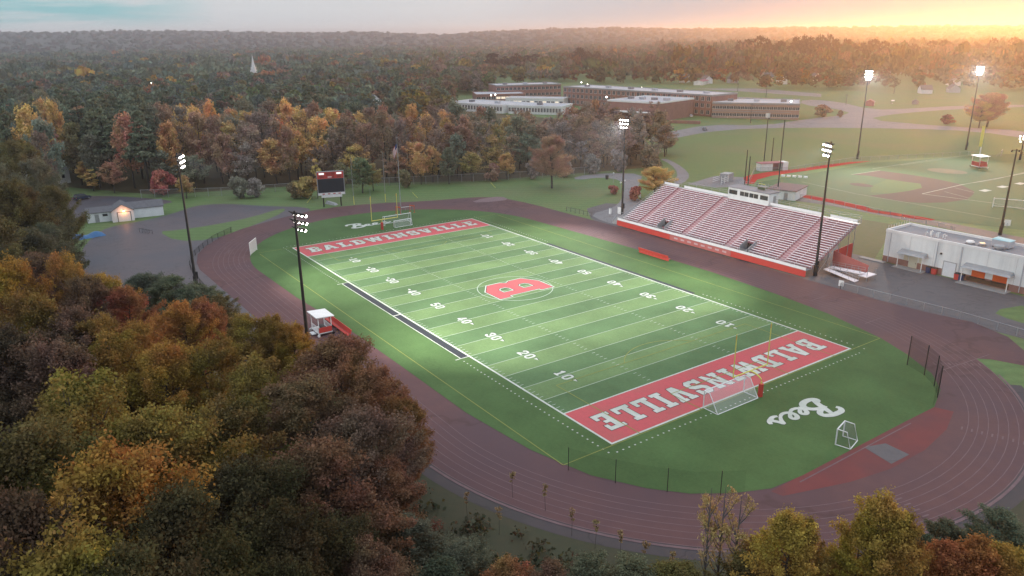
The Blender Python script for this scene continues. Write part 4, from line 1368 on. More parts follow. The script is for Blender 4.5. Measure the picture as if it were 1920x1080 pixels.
# ------------------------------------------------------------------ gabled builder
def gable(par, x0, x1, y0, y1, ze, zr, wall, roof, along='x', over=.25, names=('wall', 'roof'), z0=0.0):
    w = MB()
    if along == 'x':
        ym = (y0 + y1) / 2
        w.hexa([(x0, y0, z0), (x1, y0, z0), (x1, y1, z0), (x0, y1, z0), (x0, y0, ze), (x1, y0, ze), (x1, y1, ze), (x0, y1, ze)])
        for xx in (x0, x1):
            w.face([(xx, y0, ze), (xx, y1, ze), (xx, ym, zr)])
        wo = w.build(names[0], wall, par)
        r = MB()
        sl = (zr - ze) / (ym - y0)
        for s, ye in ((-1, y0), (1, y1)):
            a = ye + s * over
            za = ze - over * sl
            r.hexa([(x0 - over, a, za + .01), (x1 + over, a, za + .01), (x1 + over, ym, zr + .01), (x0 - over, ym, zr + .01), (x0 - over, a, za + .13), (x1 + over, a, za + .13), (x1 + over, ym, zr + .13), (x0 - over, ym, zr + .13)])
        ro = r.build(names[1], roof, par)
    else:
        xm = (x0 + x1) / 2
        w.hexa([(x0, y0, z0), (x1, y0, z0), (x1, y1, z0), (x0, y1, z0), (x0, y0, ze), (x1, y0, ze), (x1, y1, ze), (x0, y1, ze)])
        for yy in (y0, y1):
            w.face([(x0, yy, ze), (x1, yy, ze), (xm, yy, zr)])
        wo = w.build(names[0], wall, par)
        r = MB()
        sl = (zr - ze) / (xm - x0)
        for s, xe in ((-1, x0), (1, x1)):
            a = xe + s * over
            za = ze - over * sl
            r.hexa([(a, y0 - over, za + .01), (a, y1 + over, za + .01), (xm, y1 + over, zr + .01), (xm, y0 - over, zr + .01), (a, y0 - over, za + .13), (a, y1 + over, za + .13), (xm, y1 + over, zr + .13), (xm, y0 - over, zr + .13)])
        ro = r.build(names[1], roof, par)
    return wo, ro


# white shed in the yard; local x runs along its front to the right of the photo, front at local y = 0
A, B = np.array((112.3, 59.4)), np.array((110.4, 41.4))
d = B - A
Lg = float(np.hypot(*d))
t = thing('white_shed', 'long white shed with grey gabled roofs and a lit lamp over its garage door', 'shed', (A[0], A[1], 0), math.atan2(d[1], d[0]))
gable(t, 8.6, Lg, 0.4, 6.0, 2.7, 4.0, MT['shed_wall'], MT['shingle'], 'x')
gable(t, 5.2, 10.6, -2.4, 4.8, 2.9, 4.5, MT['shed_wall'], MT['shingle'], 'y', names=('garage_wall', 'garage_roof'))
gable(t, -.6, 5.6, 0.0, 5.0, 2.6, 3.6, MT['shed_wall'], MT['shingle'], 'x', names=('annex_wall', 'annex_roof'))
gd = child(t, 'garage_door', MT['white_metal'], (6.7, 9.7, -2.47, -2.403, 0.02, 2.5))
child(gd, 'door_frame', MT['steel_dark'], (6.55, 6.70, -2.48, -2.403, 0, 2.6), (9.7, 9.85, -2.48, -2.403, 0, 2.6), (6.70, 9.70, -2.48, -2.403, 2.5, 2.62))
dd = child(t, 'door', MT['steel_grey'], (1.2, 2.2, -.07, -.003, 0, 2.1))
child(dd, 'handle', MT['black'], (2.0, 2.1, -.11, -.071, 1.0, 1.1))
child(t, 'window', MT['glass'], (3.1, 4.3, -.05, -.003, 1.5, 2.1))
child(t, 'corner_trim', MT['steel_dark'], (-.66, -.60, -.06, 0, 0, 2.6))
lm = MB().tube([(8.2, -2.42, 3.25), (8.2, -2.75, 3.25), (8.2, -2.78, 3.05)], [.05, .05, .16], 8).build('wall_lamp', MT['steel_dark'], t)
MB().tube([(8.2, -2.8, 3.03), (8.2, -2.8, 2.85), (8.2, -2.8, 2.7)], [.16, .28, .12], 10).build('bulb', MT['lamp_orange'], lm)
pl = bpy.data.lights.new('wall_lamp_light', 'POINT')
pl.energy = SHEDP
pl.color = (1.0, .36, .12)
pl.shadow_soft_size = .3
po = bpy.data.objects.new('wall_lamp_light', pl)
C.objects.link(po)
po.parent = t
po.location = (8.2, -3.3, 2.75)

# blue tarpaulin over a stored pile, debris, and the pile of rubble by the trees
x, y = at(167, 445)
t = thing('tarp_cover', 'long blue tarpaulin draped over a low stack at the edge of the yard', 'tarpaulin', (x, y, 0), math.radians(-80))
tb = MB()
rg = random.Random(5)
pts = [[None] * 7 for _ in range(13)]
for i in range(13):
    for j in range(7):
        yy = -1.3 + 2.6 * j / 6
        zz = 1.25 * max(0, 1 - abs(yy / 1.25) ** 2.6) * (.75 + .25 * math.sin(i * .9)) + rg.uniform(0, .08)
        pts[i][j] = (-3.6 + 7.2 * i / 12, yy + rg.uniform(-.06, .06), zz if 0 < i < 12 else zz * .35)
for i in range(12):
    for j in range(6):
        tb.face([pts[i][j], pts[i + 1][j], pts[i + 1][j + 1], pts[i][j + 1]])
tb.build('tarpaulin', MT['blue'], t)
MB().box(-3.2, 3.3, -.9, .9, 0, .35).build('stack', MT['steel_dark'], t)
t = thing('hurdle_stack', 'dark scatter of stored hurdles lying on the yard before the shed', 'hurdles', (*at(272, 437), 0), .4)
for k in range(4):
    MB().tube([(-2.4 + k * 1.2, -.5, 0), (-2.4 + k * 1.2, -.5, .9), (-1.5 + k * 1.2, .1, .9), (-1.5 + k * 1.2, .1, 0)], .05, 5).build('hurdle', MT['steel_dark'], t)
x, y = at(122, 415)
t = thing('rubble_pile', 'pale grey rubble pile between the trees and the yard', 'rubble', (x, y, 0), .3)
rb = MB()
for k in range(40):
    a, b_, c_ = rg.gauss(0, 1.1), rg.gauss(0, 2.0), rg.uniform(.2, .5)
    z0 = max(0, 1.1 - .28 * (a * a + b_ * b_ * .5))
    rb.hexa([(a - c_, b_ - c_, 0), (a + c_, b_ - c_ * .8, 0), (a + c_, b_ + c_, 0), (a - c_ * .8, b_ + c_, 0), (a - c_ * .5, b_ - c_ * .5, z0 + c_), (a + c_ * .6, b_ - c_ * .5, z0 + c_ * .9), (a + c_ * .5, b_ + c_ * .6, z0 + c_), (a - c_ * .5, b_ + c_ * .5, z0 + c_ * 1.1)])
rb.build('stones', MT['concrete'], t)


# ------------------------------------------------------------------ vehicles
def car(label, x, y, rz, paint, kind='car', group=None):
    t = thing('parked_' + kind, label, kind, (x, y, 0), rz, group)
    suv = kind == 'suv'
    Ln, W, Hb, Hc = (4.8, 1.9, 1.05, 1.80) if suv else (4.5, 1.8, .90, 1.42)
    b = MB()
    prof = [(-Ln / 2, .35), (-Ln / 2 + .05, Hb * .92), (-Ln / 2 + .3, Hb), (Ln / 2 - 1.1, Hb), (Ln / 2 - .1, Hb * .82), (Ln / 2, .4)]
    n = len(prof)
    i = len(b.v)
    for s in (-1, 1):
        b.v += [(px, s * W / 2 * (.97 if pz > .8 else 1), pz) for px, pz in prof]
    for k in range(n):
        j = (k + 1) % n
        b.f.append((k, j, n + j, n + k))
        b.mi.append(0)
    b.f += [tuple(range(n))[::-1], tuple(range(n, 2 * n))]
    b.mi += [0, 0]
    b.build('body', paint, t)
    x0, x1, x2, x3 = (-Ln / 2 + .1, -Ln / 2 + .35, Ln / 2 - 2.0, Ln / 2 - 1.15) if suv else (-Ln / 2 + .5, -Ln / 2 + 1.2, Ln / 2 - 2.1, Ln / 2 - 1.2)
    MB().hexa([(x0, -W / 2 * .93, Hb + .003), (x3, -W / 2 * .93, Hb + .003), (x3, W / 2 * .93, Hb + .003), (x0, W / 2 * .93, Hb + .003), (x1, -W / 2 * .78, Hc - .05), (x2, -W / 2 * .78, Hc - .05), (x2, W / 2 * .78, Hc - .05), (x1, W / 2 * .78, Hc - .05)]).build('windows', MT['glass'], t)
    MB().hexa([(x1 - .05, -W / 2 * .79, Hc - .047), (x2 + .05, -W / 2 * .79, Hc - .047), (x2 + .05, W / 2 * .79, Hc - .047), (x1 - .05, W / 2 * .79, Hc - .047), (x1 + .1, -W / 2 * .7, Hc + .03), (x2 - .15, -W / 2 * .7, Hc + .03), (x2 - .15, W / 2 * .7, Hc + .03), (x1 + .1, W / 2 * .7, Hc + .03)]).build('roof', paint, t)
    for sx in (-1, 1):
        for sy in (-1, 1):
            w = MB().tube([(sx * Ln * .31, sy * (W / 2 - .2), .34), (sx * Ln * .31, sy * (W / 2 + .02), .34)], .34, 14).build('wheel', MT['tyre'], t)
            MB().tube([(sx * Ln * .31, sy * (W / 2 + .021), .34), (sx * Ln * .31, sy * (W / 2 + .035), .34)], .2, 10).build('rim', MT['steel_grey'], w)
    for sy in (-1, 1):
        MB().box(Ln / 2 - .09, Ln / 2 - .0, sy * W * .36 - .16, sy * W * .36 + .16, .62, .76).build('headlight', MT['sign_white'], t)
        MB().box(-Ln / 2 - .02, -Ln / 2 + .03, sy * W * .38 - .12, sy * W * .38 + .12, .66, .84).build('tail_light', MT['red'], t)
    return t


car('dark blue suv parked on the gravel beyond the white shed', *at(155, 374), math.radians(-62), MT['carblue'], 'suv')
CG = 'cars parked round the school'
car('white car parked on the red walled terrace of the school', *at(1295, 219), math.radians(-35), MT['carwhite'], 'car', CG)
car('silver car parked before the low brick school wing', *at(1364, 221), math.radians(-30), MT['carwhite'], 'car', CG)
car('dark grey car driving on the pale road below the school terrace', *at(1321, 244), math.radians(-40), MT['cargrey'], 'car', CG)

# ------------------------------------------------------------------ concession building
t = thing('concession_building', 'white flat roofed concession building with orange serving hatches and two grey awnings', 'building', (-31.6, -73.4, 0), PI)
# local +x runs along world -x (to the right in the photo); local front y=0 faces world +y => local -y is outward
LB, DB, HB = 46, 9.2, 7.0
child(t, 'brick_base', MT['brick'], (0.02, LB, 0.02, DB, 0, 1.35))
child(t, 'wall', MT['white_wall'], (0, LB, 0, DB, 1.353, HB - .5))
pr = MB()
pr.box(-.06, LB, -.06, .3, HB - .497, HB + .05).box(-.06, LB, DB - .3, DB + .06, HB - .497, HB + .05).box(-.06, .3, .303, DB - .303, HB - .497, HB + .05)
pr.build('parapet', MT['sign_white'], t)
child(t, 'roof', MT['roof_grey'], (.303, LB, .303, DB - .303, HB - .496, HB - .44))


def awning(x0, x1, z, dp):
    a = MB()
    a.hexa([(x0, -dp, z), (x1, -dp, z), (x1, -.003, z + .12), (x0, -.003, z + .12), (x0 + .3, -dp + .3, z + .42), (x1 - .3, -dp + .3, z + .42), (x1 - .3, -.003, z + .75), (x0 + .3, -.003, z + .75)])
    ao = a.build('awning', MT['steel_grey'], t)
    for xx in (x0 + .4, x1 - .4):
        MB().box(xx - .06, xx + .06, -dp + .2, -dp + .32, 0, z).build('awning_post', MT['sign_white'], t)
    return ao


awning(3.6, 9.4, 2.95, 1.7)
awning(16.4, 25.4, 2.95, 1.7)
cream = surf('cream_panel', (.56, .54, .42), (.50, .48, .38), .8)
dd = child(t, 'door', cream, (5.6, 7.4, -.06, -.003, 0, 2.5))
child(dd, 'handle', MT['black'], (7.1, 7.2, -.12, -.063, 1.0, 1.2))
for q in ((4.5, 5.4, -.05, -.003, 1.4, 2.6), (7.6, 8.4, -.05, -.003, 1.4, 2.6)):
    child(t, 'side_panel', cream, q)
dd = child(t, 'service_door', MT['shed_wall'], (12.6, 14.9, -.06, -.003, 0, 2.9))
child(dd, 'door_frame', MT['steel_grey'], (12.45, 12.6, -.08, -.003, 0, 3.05), (14.9, 15.05, -.08, -.003, 0, 3.05), (12.6, 14.9, -.08, -.003, 2.9, 3.05))
for (a, b_) in [(18.0, 20.4), (21.8, 24.3)]:
    h_ = child(t, 'serving_hatch', MT['orange'], (a, b_, -.08, -.003, 1.25, 2.6))
    child(h_, 'counter', MT['steel_dark'], (a - .15, b_ + .15, -.5, -.081, 1.05, 1.2))
child(t, 'hatch_base', surf('brown_counter_front', (.10, .06, .04)), (17.2, 24.8, -.055, -.003, .25, 1.04))
for q in ((16.4, 25.4, -2.7, -.09, 0, .12), (3.4, 9.6, -2.4, -.07, 0, .12), (-4.5, 1.0, -1.5, -.02, 0, .1)):
    child(t, 'walkway', MT['concrete'], q)
child(t, 'upper_shutter', MT['shed_wall'], (27.8, 30.4, -.05, -.003, 3.2, 5.0))
for xx in (1.2, 10.9, 15.6, 26.6, 33.0):
    MB().box(xx - .06, xx + .06, -.14, -.005, .2, HB - .5).build('downpipe', MT['roof_pale'], t)
for k in range(1, 9):
    xx = k * 5.0 + .4
    MB().box(xx - .015, xx + .015, -.012, -.002, 1.36, HB - .5).build('wall_joint', MT['roof_grey'], t)
for xx in (11.8, 30.0):
    MB().hexa([(xx - .2, -.35, 4.2), (xx + .2, -.35, 4.2), (xx + .2, -.003, 4.2), (xx - .2, -.003, 4.2), (xx - .14, -.22, 4.5), (xx + .14, -.22, 4.5), (xx + .14, -.003, 4.5), (xx - .14, -.003, 4.5)]).build('wall_light', MT['steel_dark'], t)
# roof plant: each unit stands on the roof and is a thing
RG = 'plant units on the concession roof'


def roof_thing(name, label, lx, ly, cat='roof unit'):
    return thing(name, label, cat, (-31.6 - lx, -73.4 - ly, HB - .44), PI, RG)


u = roof_thing('vent_cluster', 'white pipe vents clustered on the concession roof near its far corner', 8.2, 3.2, 'vents')
for k, (a, b_, h_) in enumerate([(-1.6, 0, .5), (-.9, .5, .9), (-.3, -.4, 1.0), (.4, .3, .8), (1.0, -.2, 1.0), (1.7, .4, .7), (2.3, 0, .6)]):
    MB().tube([(a, b_, 0), (a, b_, h_), (a + .25, b_, h_ + .15)], [.13, .13, .16], 8).build('pipe', MT['sign_white'], u)
u = roof_thing('roof_fan', 'squat light roof fan left of the large unit on the concession roof', 15.4, 3.0)
MB().tube([(0, 0, 0), (0, 0, .45), (0, 0, .5), (0, 0, .75)], [.45, .45, .8, .55], 14).build('hood', MT['sign_white'], u)
MB().box(-.7, .7, -.7, .7, 0, .2).build('curb', MT['roof_grey'], u)
u = roof_thing('roof_fan', 'small flat roof fan just beside the large grey unit on the concession roof', 17.4, 3.6)
MB().tube([(0, 0, 0), (0, 0, .35), (0, 0, .4), (0, 0, .6)], [.4, .4, .7, .5], 14).build('hood', MT['steel_grey'], u)
MB().box(-.6, .6, -.6, .6, 0, .15).build('curb', MT['roof_grey'], u)
u = roof_thing('air_handler', 'large pale grey box unit on the concession roof', 20.2, 5.6)
MB().box(-1.6, 1.6, -1.1, 1.1, .2, 1.5).build('cabinet', MT['roof_pale'], u)
MB().hexa([(-1.7, -1.2, 1.503), (1.7, -1.2, 1.503), (1.7, 1.2, 1.503), (-1.7, 1.2, 1.503), (-1.4, -.9, 1.75), (1.5, -.9, 1.6), (1.5, .9, 1.6), (-1.4, .9, 1.75)]).build('hood', MT['turquoise'], u)
for a in (-1.3, 1.3):
    MB().box(a - .1, a + .1, -1, 1, 0, .2).build('skid', MT['steel_dark'], u)
u = roof_thing('exhaust_fan', 'round metal exhaust fan before the large box unit on the concession roof', 20.9, 2.6)
MB().tube([(0, 0, 0), (0, 0, .5), (0, 0, .55), (0, 0, 1.0), (0, 0, 1.05)], [.5, .5, .95, .95, .5], 16).build('drum', MT['steel_grey'], u)
MB().box(-.8, .8, -.8, .8, 0, .25).build('curb', MT['roof_grey'], u)
u = roof_thing('air_handler', 'pale box unit on the concession roof at the edge of the photo', 27.4, 4.2)
MB().box(-1.3, 1.3, -1.0, 1.0, .2, 1.4).build('cabinet', MT['roof_pale'], u)
MB().box(-1.4, 1.4, -1.1, 1.1, 1.403, 1.5).build('lid', MT['turquoise'], u)
MB().box(-1.1, -.9, -1, 1, 0, .2).build('skid', MT['steel_dark'], u)
for k, (lx, ly) in enumerate([(.5, .6), (.9, 3.2), (1.0, 6.2)]):
    pass
u = roof_thing('bird_spikes', 'row of thin rods along the far edge of the concession roof', 0.1, 0.2, 'rods')
sp = MB()
for k in range(9):
    sp.tube([(0.05, .2 + k * 1.0, .45), (0.05, .2 + k * 1.0, 1.25)], .03, 5)
sp.build('rods', MT['sign_white'], u)
VG = 'low bins along the concession wall'
for (lx, m, lab) in [(9.75, 'navy', 'blue bin between the first awning and the service door'), (10.85, 'red', 'red bin between the first awning and the service door'), (15.3, 'red', 'red bin between the service door and the second awning'), (16.1, 'navy', 'blue bin at the post of the second awning')]:
    u = thing('recycling_bin', lab, 'bin', (-31.6 - lx - .4, -72.9, 0), PI, VG)
    MB().hexa([(-.42, -.36, 0), (.38, -.36, 0), (.38, .36, 0), (-.42, .36, 0), (-.48, -.42, 1.2), (.44, -.42, 1.2), (.44, .42, 1.2), (-.48, .42, 1.2)]).build('bin', MT[m], u)
    MB().hexa([(-.52, -.46, 1.203), (.48, -.46, 1.203), (.48, .46, 1.203), (-.52, .46, 1.203), (-.45, -.38, 1.32), (.40, -.38, 1.32), (.40, .42, 1.38), (-.45, .42, 1.38)]).build('lid', MT['steel_dark'], u)


def crp(L, ox, oy, s):
    return [at(ox + a / s, oy + b / s) for a, b in L]


# ------------------------------------------------------------------ ball field beyond the bleachers
def crp(L, ox, oy, s):
    return [at(ox + a / s, oy + b / s) for a, b in L]


K7 = (1380, 240, 3.5556)
sheet('ball_field_turf', P((1410, 360), (1420, 342), (1640, 305), (1720, 300), (1840, 291), (1960, 286), (1990, 440), (1800, 418), (1640, 394), (1500, 368)), 0.024, surf('outfield_turf', (.034, .092, .034), (.044, .108, .040), .3, c3=(.056, .090, .036), scale3=.03, amt3=.6))
sheet('infield_dirt', crp([(760, 312), (950, 284), (1100, 303), (1330, 340), (1490, 374), (1590, 425), (1580, 445), (1540, 477), (1400, 497), (1230, 500), (1100, 490), (990, 470), (880, 452), (1030, 437), (1150, 420), (1240, 400), (1230, 372), (1120, 358), (1000, 340), (880, 318)], *K7), 0.034, MT['dirt'])
sheet('infield_grass', crp([(1030, 436), (1150, 420), (1240, 400), (1230, 372), (1120, 358), (1010, 344), (900, 390), (900, 430)], *K7), 0.030, surf('infield_turf', (.060, .115, .034), (.070, .125, .036), .4))
mx_, my_ = at(1615, 347)
sheet('mound', [(mx_ + 3.8 * math.cos(a * .39), my_ + 2.6 * math.sin(a * .39)) for a in range(16)], 0.036, MT['dirt'])
mx_, my_ = at(1776, 321)
sheet('practice_circle', [(mx_ + 6.5 * math.cos(a * .39), my_ + 5 * math.sin(a * .39)) for a in range(16)], 0.036, surf('pale_worn_turf', (.16, .13, .09), (.12, .12, .06), .5))
sheet('warning_track', crp([(62, 372), (50, 330), (90, 315), (200, 296), (420, 272), (620, 243), (770, 226), (905, 222), (760, 240), (600, 266), (420, 292), (240, 318), (140, 345), (120, 372)], *K7), 0.040, MT['red_gravel'])
sheet('warning_track', crp([(432, 440), (540, 458), (700, 486), (860, 524), (920, 548), (1060, 566), (1240, 594), (1330, 612), (1300, 617), (1200, 608), (1040, 582), (900, 562), (800, 536), (640, 500), (520, 478), (440, 462)], *K7), 0.041, MT['red_gravel'])
bl = MB()
for seg, w in [([(1240, 440), (1490, 382), (1840, 318), (1990, 290)], .16), ([(1240, 440), (1720, 502), (1990, 560)], .14), ([(770, 311), (960, 284)], .12), ([(910, 272), (1240, 222), (1560, 178)], .10), ([(440, 360), (800, 440), (1240, 515), (1760, 608)], .09),
               ([(1390, 425), (1560, 470)], .08), ([(1460, 400), (1590, 432)], .08), ([(1490, 380), (1720, 345), (1990, 280)], .10), ([(1100, 248), (1480, 196)], .08)]:
    stroke(bl, crp(seg, *K7), w, 0.048)
bl.build('ball_field_line', surf('ball_field_paint', (.44, .46, .42), (.36, .39, .34), .4))['kind'] = 'structure'
wm = MB()
for (u, v) in [(1847, 357.5), (1880, 350.5), (1913, 344.5), (1888, 486)][:3]:
    x, y = at(u, v)
    wm.face([(x - 1.2, y - 1.8, .05), (x + 1.0, y - 2.0, .05), (x + 1.2, y + 1.6, .05), (x - .9, y + 2.0, .05)])
wm.build('field_mark', MT['paint_white'])['kind'] = 'structure'
# dugout
x0, y0 = at(1426, 321.5)
x1, y1 = at(1477, 319)
dv = np.array((x1 - x0, y1 - y0))
t = thing('dugout', 'white walled dugout with a low red roof by the red warning track', 'dugout', (x0, y0, 0), math.atan2(dv[1], dv[0]))
LD = float(np.hypot(*dv))
child(t, 'end_wall', MT['white_wall'], (0, 4.6, 0, 3.2, 0, 2.6))
child(t, 'end_wall', MT['white_wall'], (LD - 2.0, LD, 0, 3.2, 0, 2.9))
child(t, 'rear_wall', MT['maroon'], (4.6, LD - 2.0, 2.9, 3.2, 0, 2.5))
child(t, 'roof', MT['maroon'], (-.2, LD - 2.1, -.3, 3.5, 2.62, 2.85))
child(t, 'bench', MT['steel_grey'], (4.9, LD - 2.4, 2.2, 2.8, .4, .5))
# equipment shed by the press box
x0, y0 = at(1438, 371)
x1, y1 = at(1490, 377)
dv = np.array((x1 - x0, y1 - y0))
t = thing('equipment_shed', 'low white shed with a flat dull purple roof behind the press box', 'shed', (x0, y0, 0), math.atan2(dv[1], dv[0]))
LD = float(np.hypot(*dv))
child(t, 'wall', MT['white_wall'], (0, LD, 0, 11, 0, 2.7))
child(t, 'roof', surf('dull_purple_roof', (.14, .09, .10), (.11, .075, .085), .5), (-.3, LD + .3, -.3, 11.3, 2.703, 2.9))
child(t, 'door', MT['steel_grey'], (LD * .6, LD * .6 + 1.1, -.06, -.003, 0, 2.1))
t = thing('equipment_rack', 'row of small white items stored on the purple shed roof', 'rack', (*at(1487, 349), 2.9), .5)
for k in range(5):
    MB().box(-4 + k * 1.7, -2.9 + k * 1.7, -.4, .4, .0, .5).build('case', MT['sign_white'], t)
# pale plant enclosure behind the stand
x0, y0 = at(1352, 346)
t = thing('pump_enclosure', 'pale grey railed enclosure behind the bleachers on the rear path', 'enclosure', (x0, y0, 0), math.radians(-75))
child(t, 'cabinet', MT['steel_grey'], (5.0, 9.0, 0, 3, 0, 2.6))
rl = MB()
for z in (.6, 1.2, 1.8):
    rl.tube([(0, 0, z), (5, 0, z)], .06, 5).tube([(0, 3, z), (5, 3, z)], .06, 5)
rl.build('rail', MT['white_metal'], t)
for q in (0, 2.5, 5):
    MB().tube([(q, 0, 0), (q, 0, 2.6)], .08, 6).build('post', MT['white_metal'], t)
# foul pole
x, y = at(1837, 290)
t = thing('foul_pole', 'tall yellow foul pole with a white foot beyond the outfield', 'foul pole', (x, y, 0), 0)
MB().tube([(0, 0, 0), (0, 0, 3)], .20, 8).build('foot', MT['sign_white'], t)
MB().tube([(0, 0, 3), (0, 0, 11.2)], .20, 8).build('pole', MT['yellow'], t)
MB().box(.2, .9, -.04, .04, 3.2, 11).build('screen', MT['yellow'], t)
t = thing('ball_field_frame', 'pale rectangular training frame behind the outfield', 'frame', (*at(1876, 294), 0), math.radians(-70))
MB().tube([(0, 0, 0), (0, 0, 2.2), (5, 0, 2.2), (5, 0, 0)], .09, 6).build('frame', MT['steel_grey'], t)
MB().tube([(0, 1.5, 0), (0, 0, 2.2)], .06, 6).build('stay', MT['steel_grey'], t)
t = thing('white_target', 'small white board at the foot of the unlit dark mast', 'board', (*at(1887, 427), 0), .6)
MB().box(-.7, .7, -.06, .06, .5, 2.0).build('board', MT['sign_white'], t)
MB().box(-.06, .06, .06, .14, 0, 1.2).build('post', MT['steel_grey'], t)
# signs and bins along the path
t = thing('path_sign', 'white sign board standing beside the red bush by the bleachers', 'sign', (*at(1200, 373), 0), math.radians(150))
MB().box(-.65, .65, -.05, .05, .4, 2.1).build('board', MT['sign_white'], t)
for s in (-.5, .5):
    MB().box(s - .05, s + .05, .05, .12, 0, 2.0).build('post', MT['steel_dark'], t)
t = thing('trash_bin', 'dark bin standing on the lawn before the woods', 'bin', (*at(1138, 336), 0), 0)
MB().tube([(0, 0, 0), (0, 0, 1.3)], [.5, .6], 12).build('bin', MT['black'], t)
MB().tube([(0, 0, 1.3), (0, 0, 1.5)], [.62, .3], 12).build('lid', MT['black'], t)
t = thing('white_post', 'white marker post at the path end by the track', 'post', (*at(1144, 401), 0), 0)
MB().box(-.25, .25, -.25, .25, 0, 1.5).build('post', MT['sign_white'], t)
MB().box(-.3, .3, -.3, .3, 1.503, 1.6).build('cap', MT['steel_grey'], t)
t = thing('gate_panel', 'white gate panel at the foot of the far bleacher mast', 'gate', (*at(1161, 402), 0), 0.4)
MB().box(-.5, .5, -.04, .04, .1, 2.0).build('panel', MT['sign_white'], t)
MB().box(.5, .6, -.05, .05, 0, 2.2).build('post', MT['steel_grey'], t)
LG = 'small lamps along the park path'
for (u, v, lab) in [(1150, 337, 'small white topped path lamp nearest the woods'), (1171, 352, 'twin headed path lamp beside the far bleacher mast'), (1163, 356, 'path lamp over the small red bush')]:
    x, y = at(u, v + 6)
    t = thing('path_lamp', lab, 'lamp', (x, y, 0), 0, LG)
    MB().tube([(0, 0, 0), (0, 0, 3.0)], .07, 6).build('pole', MT['steel_grey'], t)
    MB().tube([(0, 0, 3.0), (0, 0, 3.2), (0, 0, 3.5)], [.1, .28, .12], 8).build('lantern', MT['sign_white'], t)
# ------------------------------------------------------------------ the school and far buildings
SG = 'wings of the brick school'


def wing(name, label, uva, uvb, depth, h, wall, roof, storeys, win, ww, wh, fascia=None, group=SG, cat='school wing', canopy=None, lit=(), units=0, zb=0.0):
    A_, B_ = np.array(at(*uva)), np.array(at(*uvb))
    d_ = B_ - A_
    L = float(np.hypot(*d_))
    t = thing(name, label, cat, (A_[0], A_[1], 0), math.atan2(d_[1], d_[0]), group)
    child(t, 'wall', wall, (0, L, 0, depth, zb, h))
    ro = child(t, 'roof', roof, (.4, L - .4, .4, depth - .4, h + .003, h + .12))
    fm_ = fascia or wall
    fb_ = MB()
    fb_.box(-.15, L + .15, -.15, .398, h - .45, h + .5).box(-.15, L + .15, depth - .398, depth + .15, h - .45, h + .5).box(-.15, .398, .4, depth - .4, h + .004, h + .5).box(L - .398, L + .15, .4, depth - .4, h - .45, h + .5)
    fb_.build('fascia', fm_, t)
    if win:
        wm_ = MB().box(-ww / 2, ww / 2, -.06, -.003, 0, wh).mesh('window', [MT['glass']])
        wl = MB().box(-ww / 2, ww / 2, -.06, -.003, 0, wh).mesh('window_lit', [MT['lit_glass']])
        fr_m = MB()
        fr_m.box(-ww / 2 - .12, -ww / 2 - .004, -.1, -.003, -.1, wh + .1).box(ww / 2 + .004, ww / 2 + .12, -.1, -.003, -.1, wh + .1)
        fr_m.box(-ww / 2, ww / 2, -.1, -.003, -.12, -.004).box(-.05, .05, -.1, -.062, 0, wh)
        fr_m = fr_m.mesh('window_frame', [MT['sign_white']])
        sh = (h - .5) / storeys
        k = 0
        for s_ in range(storeys):
            n = win
            for i in range(n):
                w = bpy.data.objects.new('window', wl if k in lit else wm_)
                C.objects.link(w)
                w.parent = t
                w.location = ((i + .5) * L / n, 0, s_ * sh + sh * .34)
                f = bpy.data.objects.new('frame', fr_m)
                C.objects.link(f)
                f.parent = w
                k += 1
    if canopy:
        child(t, 'canopy', MT['sign_white'], (-.3, L + .3, -canopy, -.16, h * .45, h * .45 + .6))
    for q in range(units):
        ux = L * (q + .6) / (units + .2)
        u_ = MB().box(ux - 1.6, ux + 1.6, depth * .4, depth * .4 + 2.4, h + .123, h + 1.5)
        u_.build('roof_unit', MT['roof_pale'] if q % 2 else MT['roof_grey'], ro)
    return t, L


wing('school_wing', 'low white windowed school wing nearest the woods', (836, 206), (942, 213), 26, 4.8, MT['sign_white'], MT['roof_pale'], 1, 20, 1.5, 2.4, MT['sign_white'], units=2)
wing('school_wing', 'low white school wing with lit front beside the bright court', (953, 213), (1052, 216), 22, 4.8, MT['white_wall'], MT['roof_pale'], 1, 18, 1.3, 2.3, MT['sign_white'], units=1)
wing('school_wing', 'pale glazed entrance block lit white in the middle of the school', (948, 198), (1056, 200), 14, 5.0, MT['sign_white'], MT['roof_pale'], 1, 14, 2.2, 1.8, MT['sign_white'], lit=(2, 3, 6, 9, 12))
wing('school_wing', 'low brick school wing with warm lit windows behind the white wing', (893, 190), (985, 188), 30, 4.6, MT['brick'], MT['roof_pale'], 1, 10, 3.0, 1.6, None, lit=(4, 5, 6, 7))
wing('school_wing', 'two storey brick school wing at the far left end of the school', (931, 185), (1052, 181), 24, 9.6, MT['brick'], MT['roof_pale'], 2, 16, 2.4, 1.9, MT['concrete'], units=3)
wing('school_wing', 'long three storey brick school wing with many windows behind the gymnasium', (1056, 196), (1332, 219), 26, 12.0, MT['brick'], MT['roof_pale'], 3, 30, 2.2, 2.2, MT['concrete'], units=6)
wing('school_wing', 'broad plain brick gymnasium with a white roof edge and canopy', (1138, 222), (1232, 229), 40, 10.2, MT['brick'], MT['roof_pale'], 1, 0, 0, 0, MT['sign_white'], canopy=5.0, units=4)
wing('school_wing', 'white upper corridor wing on brick beside the gymnasium', (1240, 225), (1284, 213), 12, 8.6, MT['brick'], MT['roof_pale'], 2, 9, 1.6, 2.6, MT['sign_white'])
wing('school_wing', 'low brick school wing banded with pale stripes standing apart on the lawn', (1334, 221), (1497, 225), 34, 8.4, MT['brick_pale'], MT['roof_pale'], 2, 24, 1.8, 1.5, MT['concrete'], units=3)
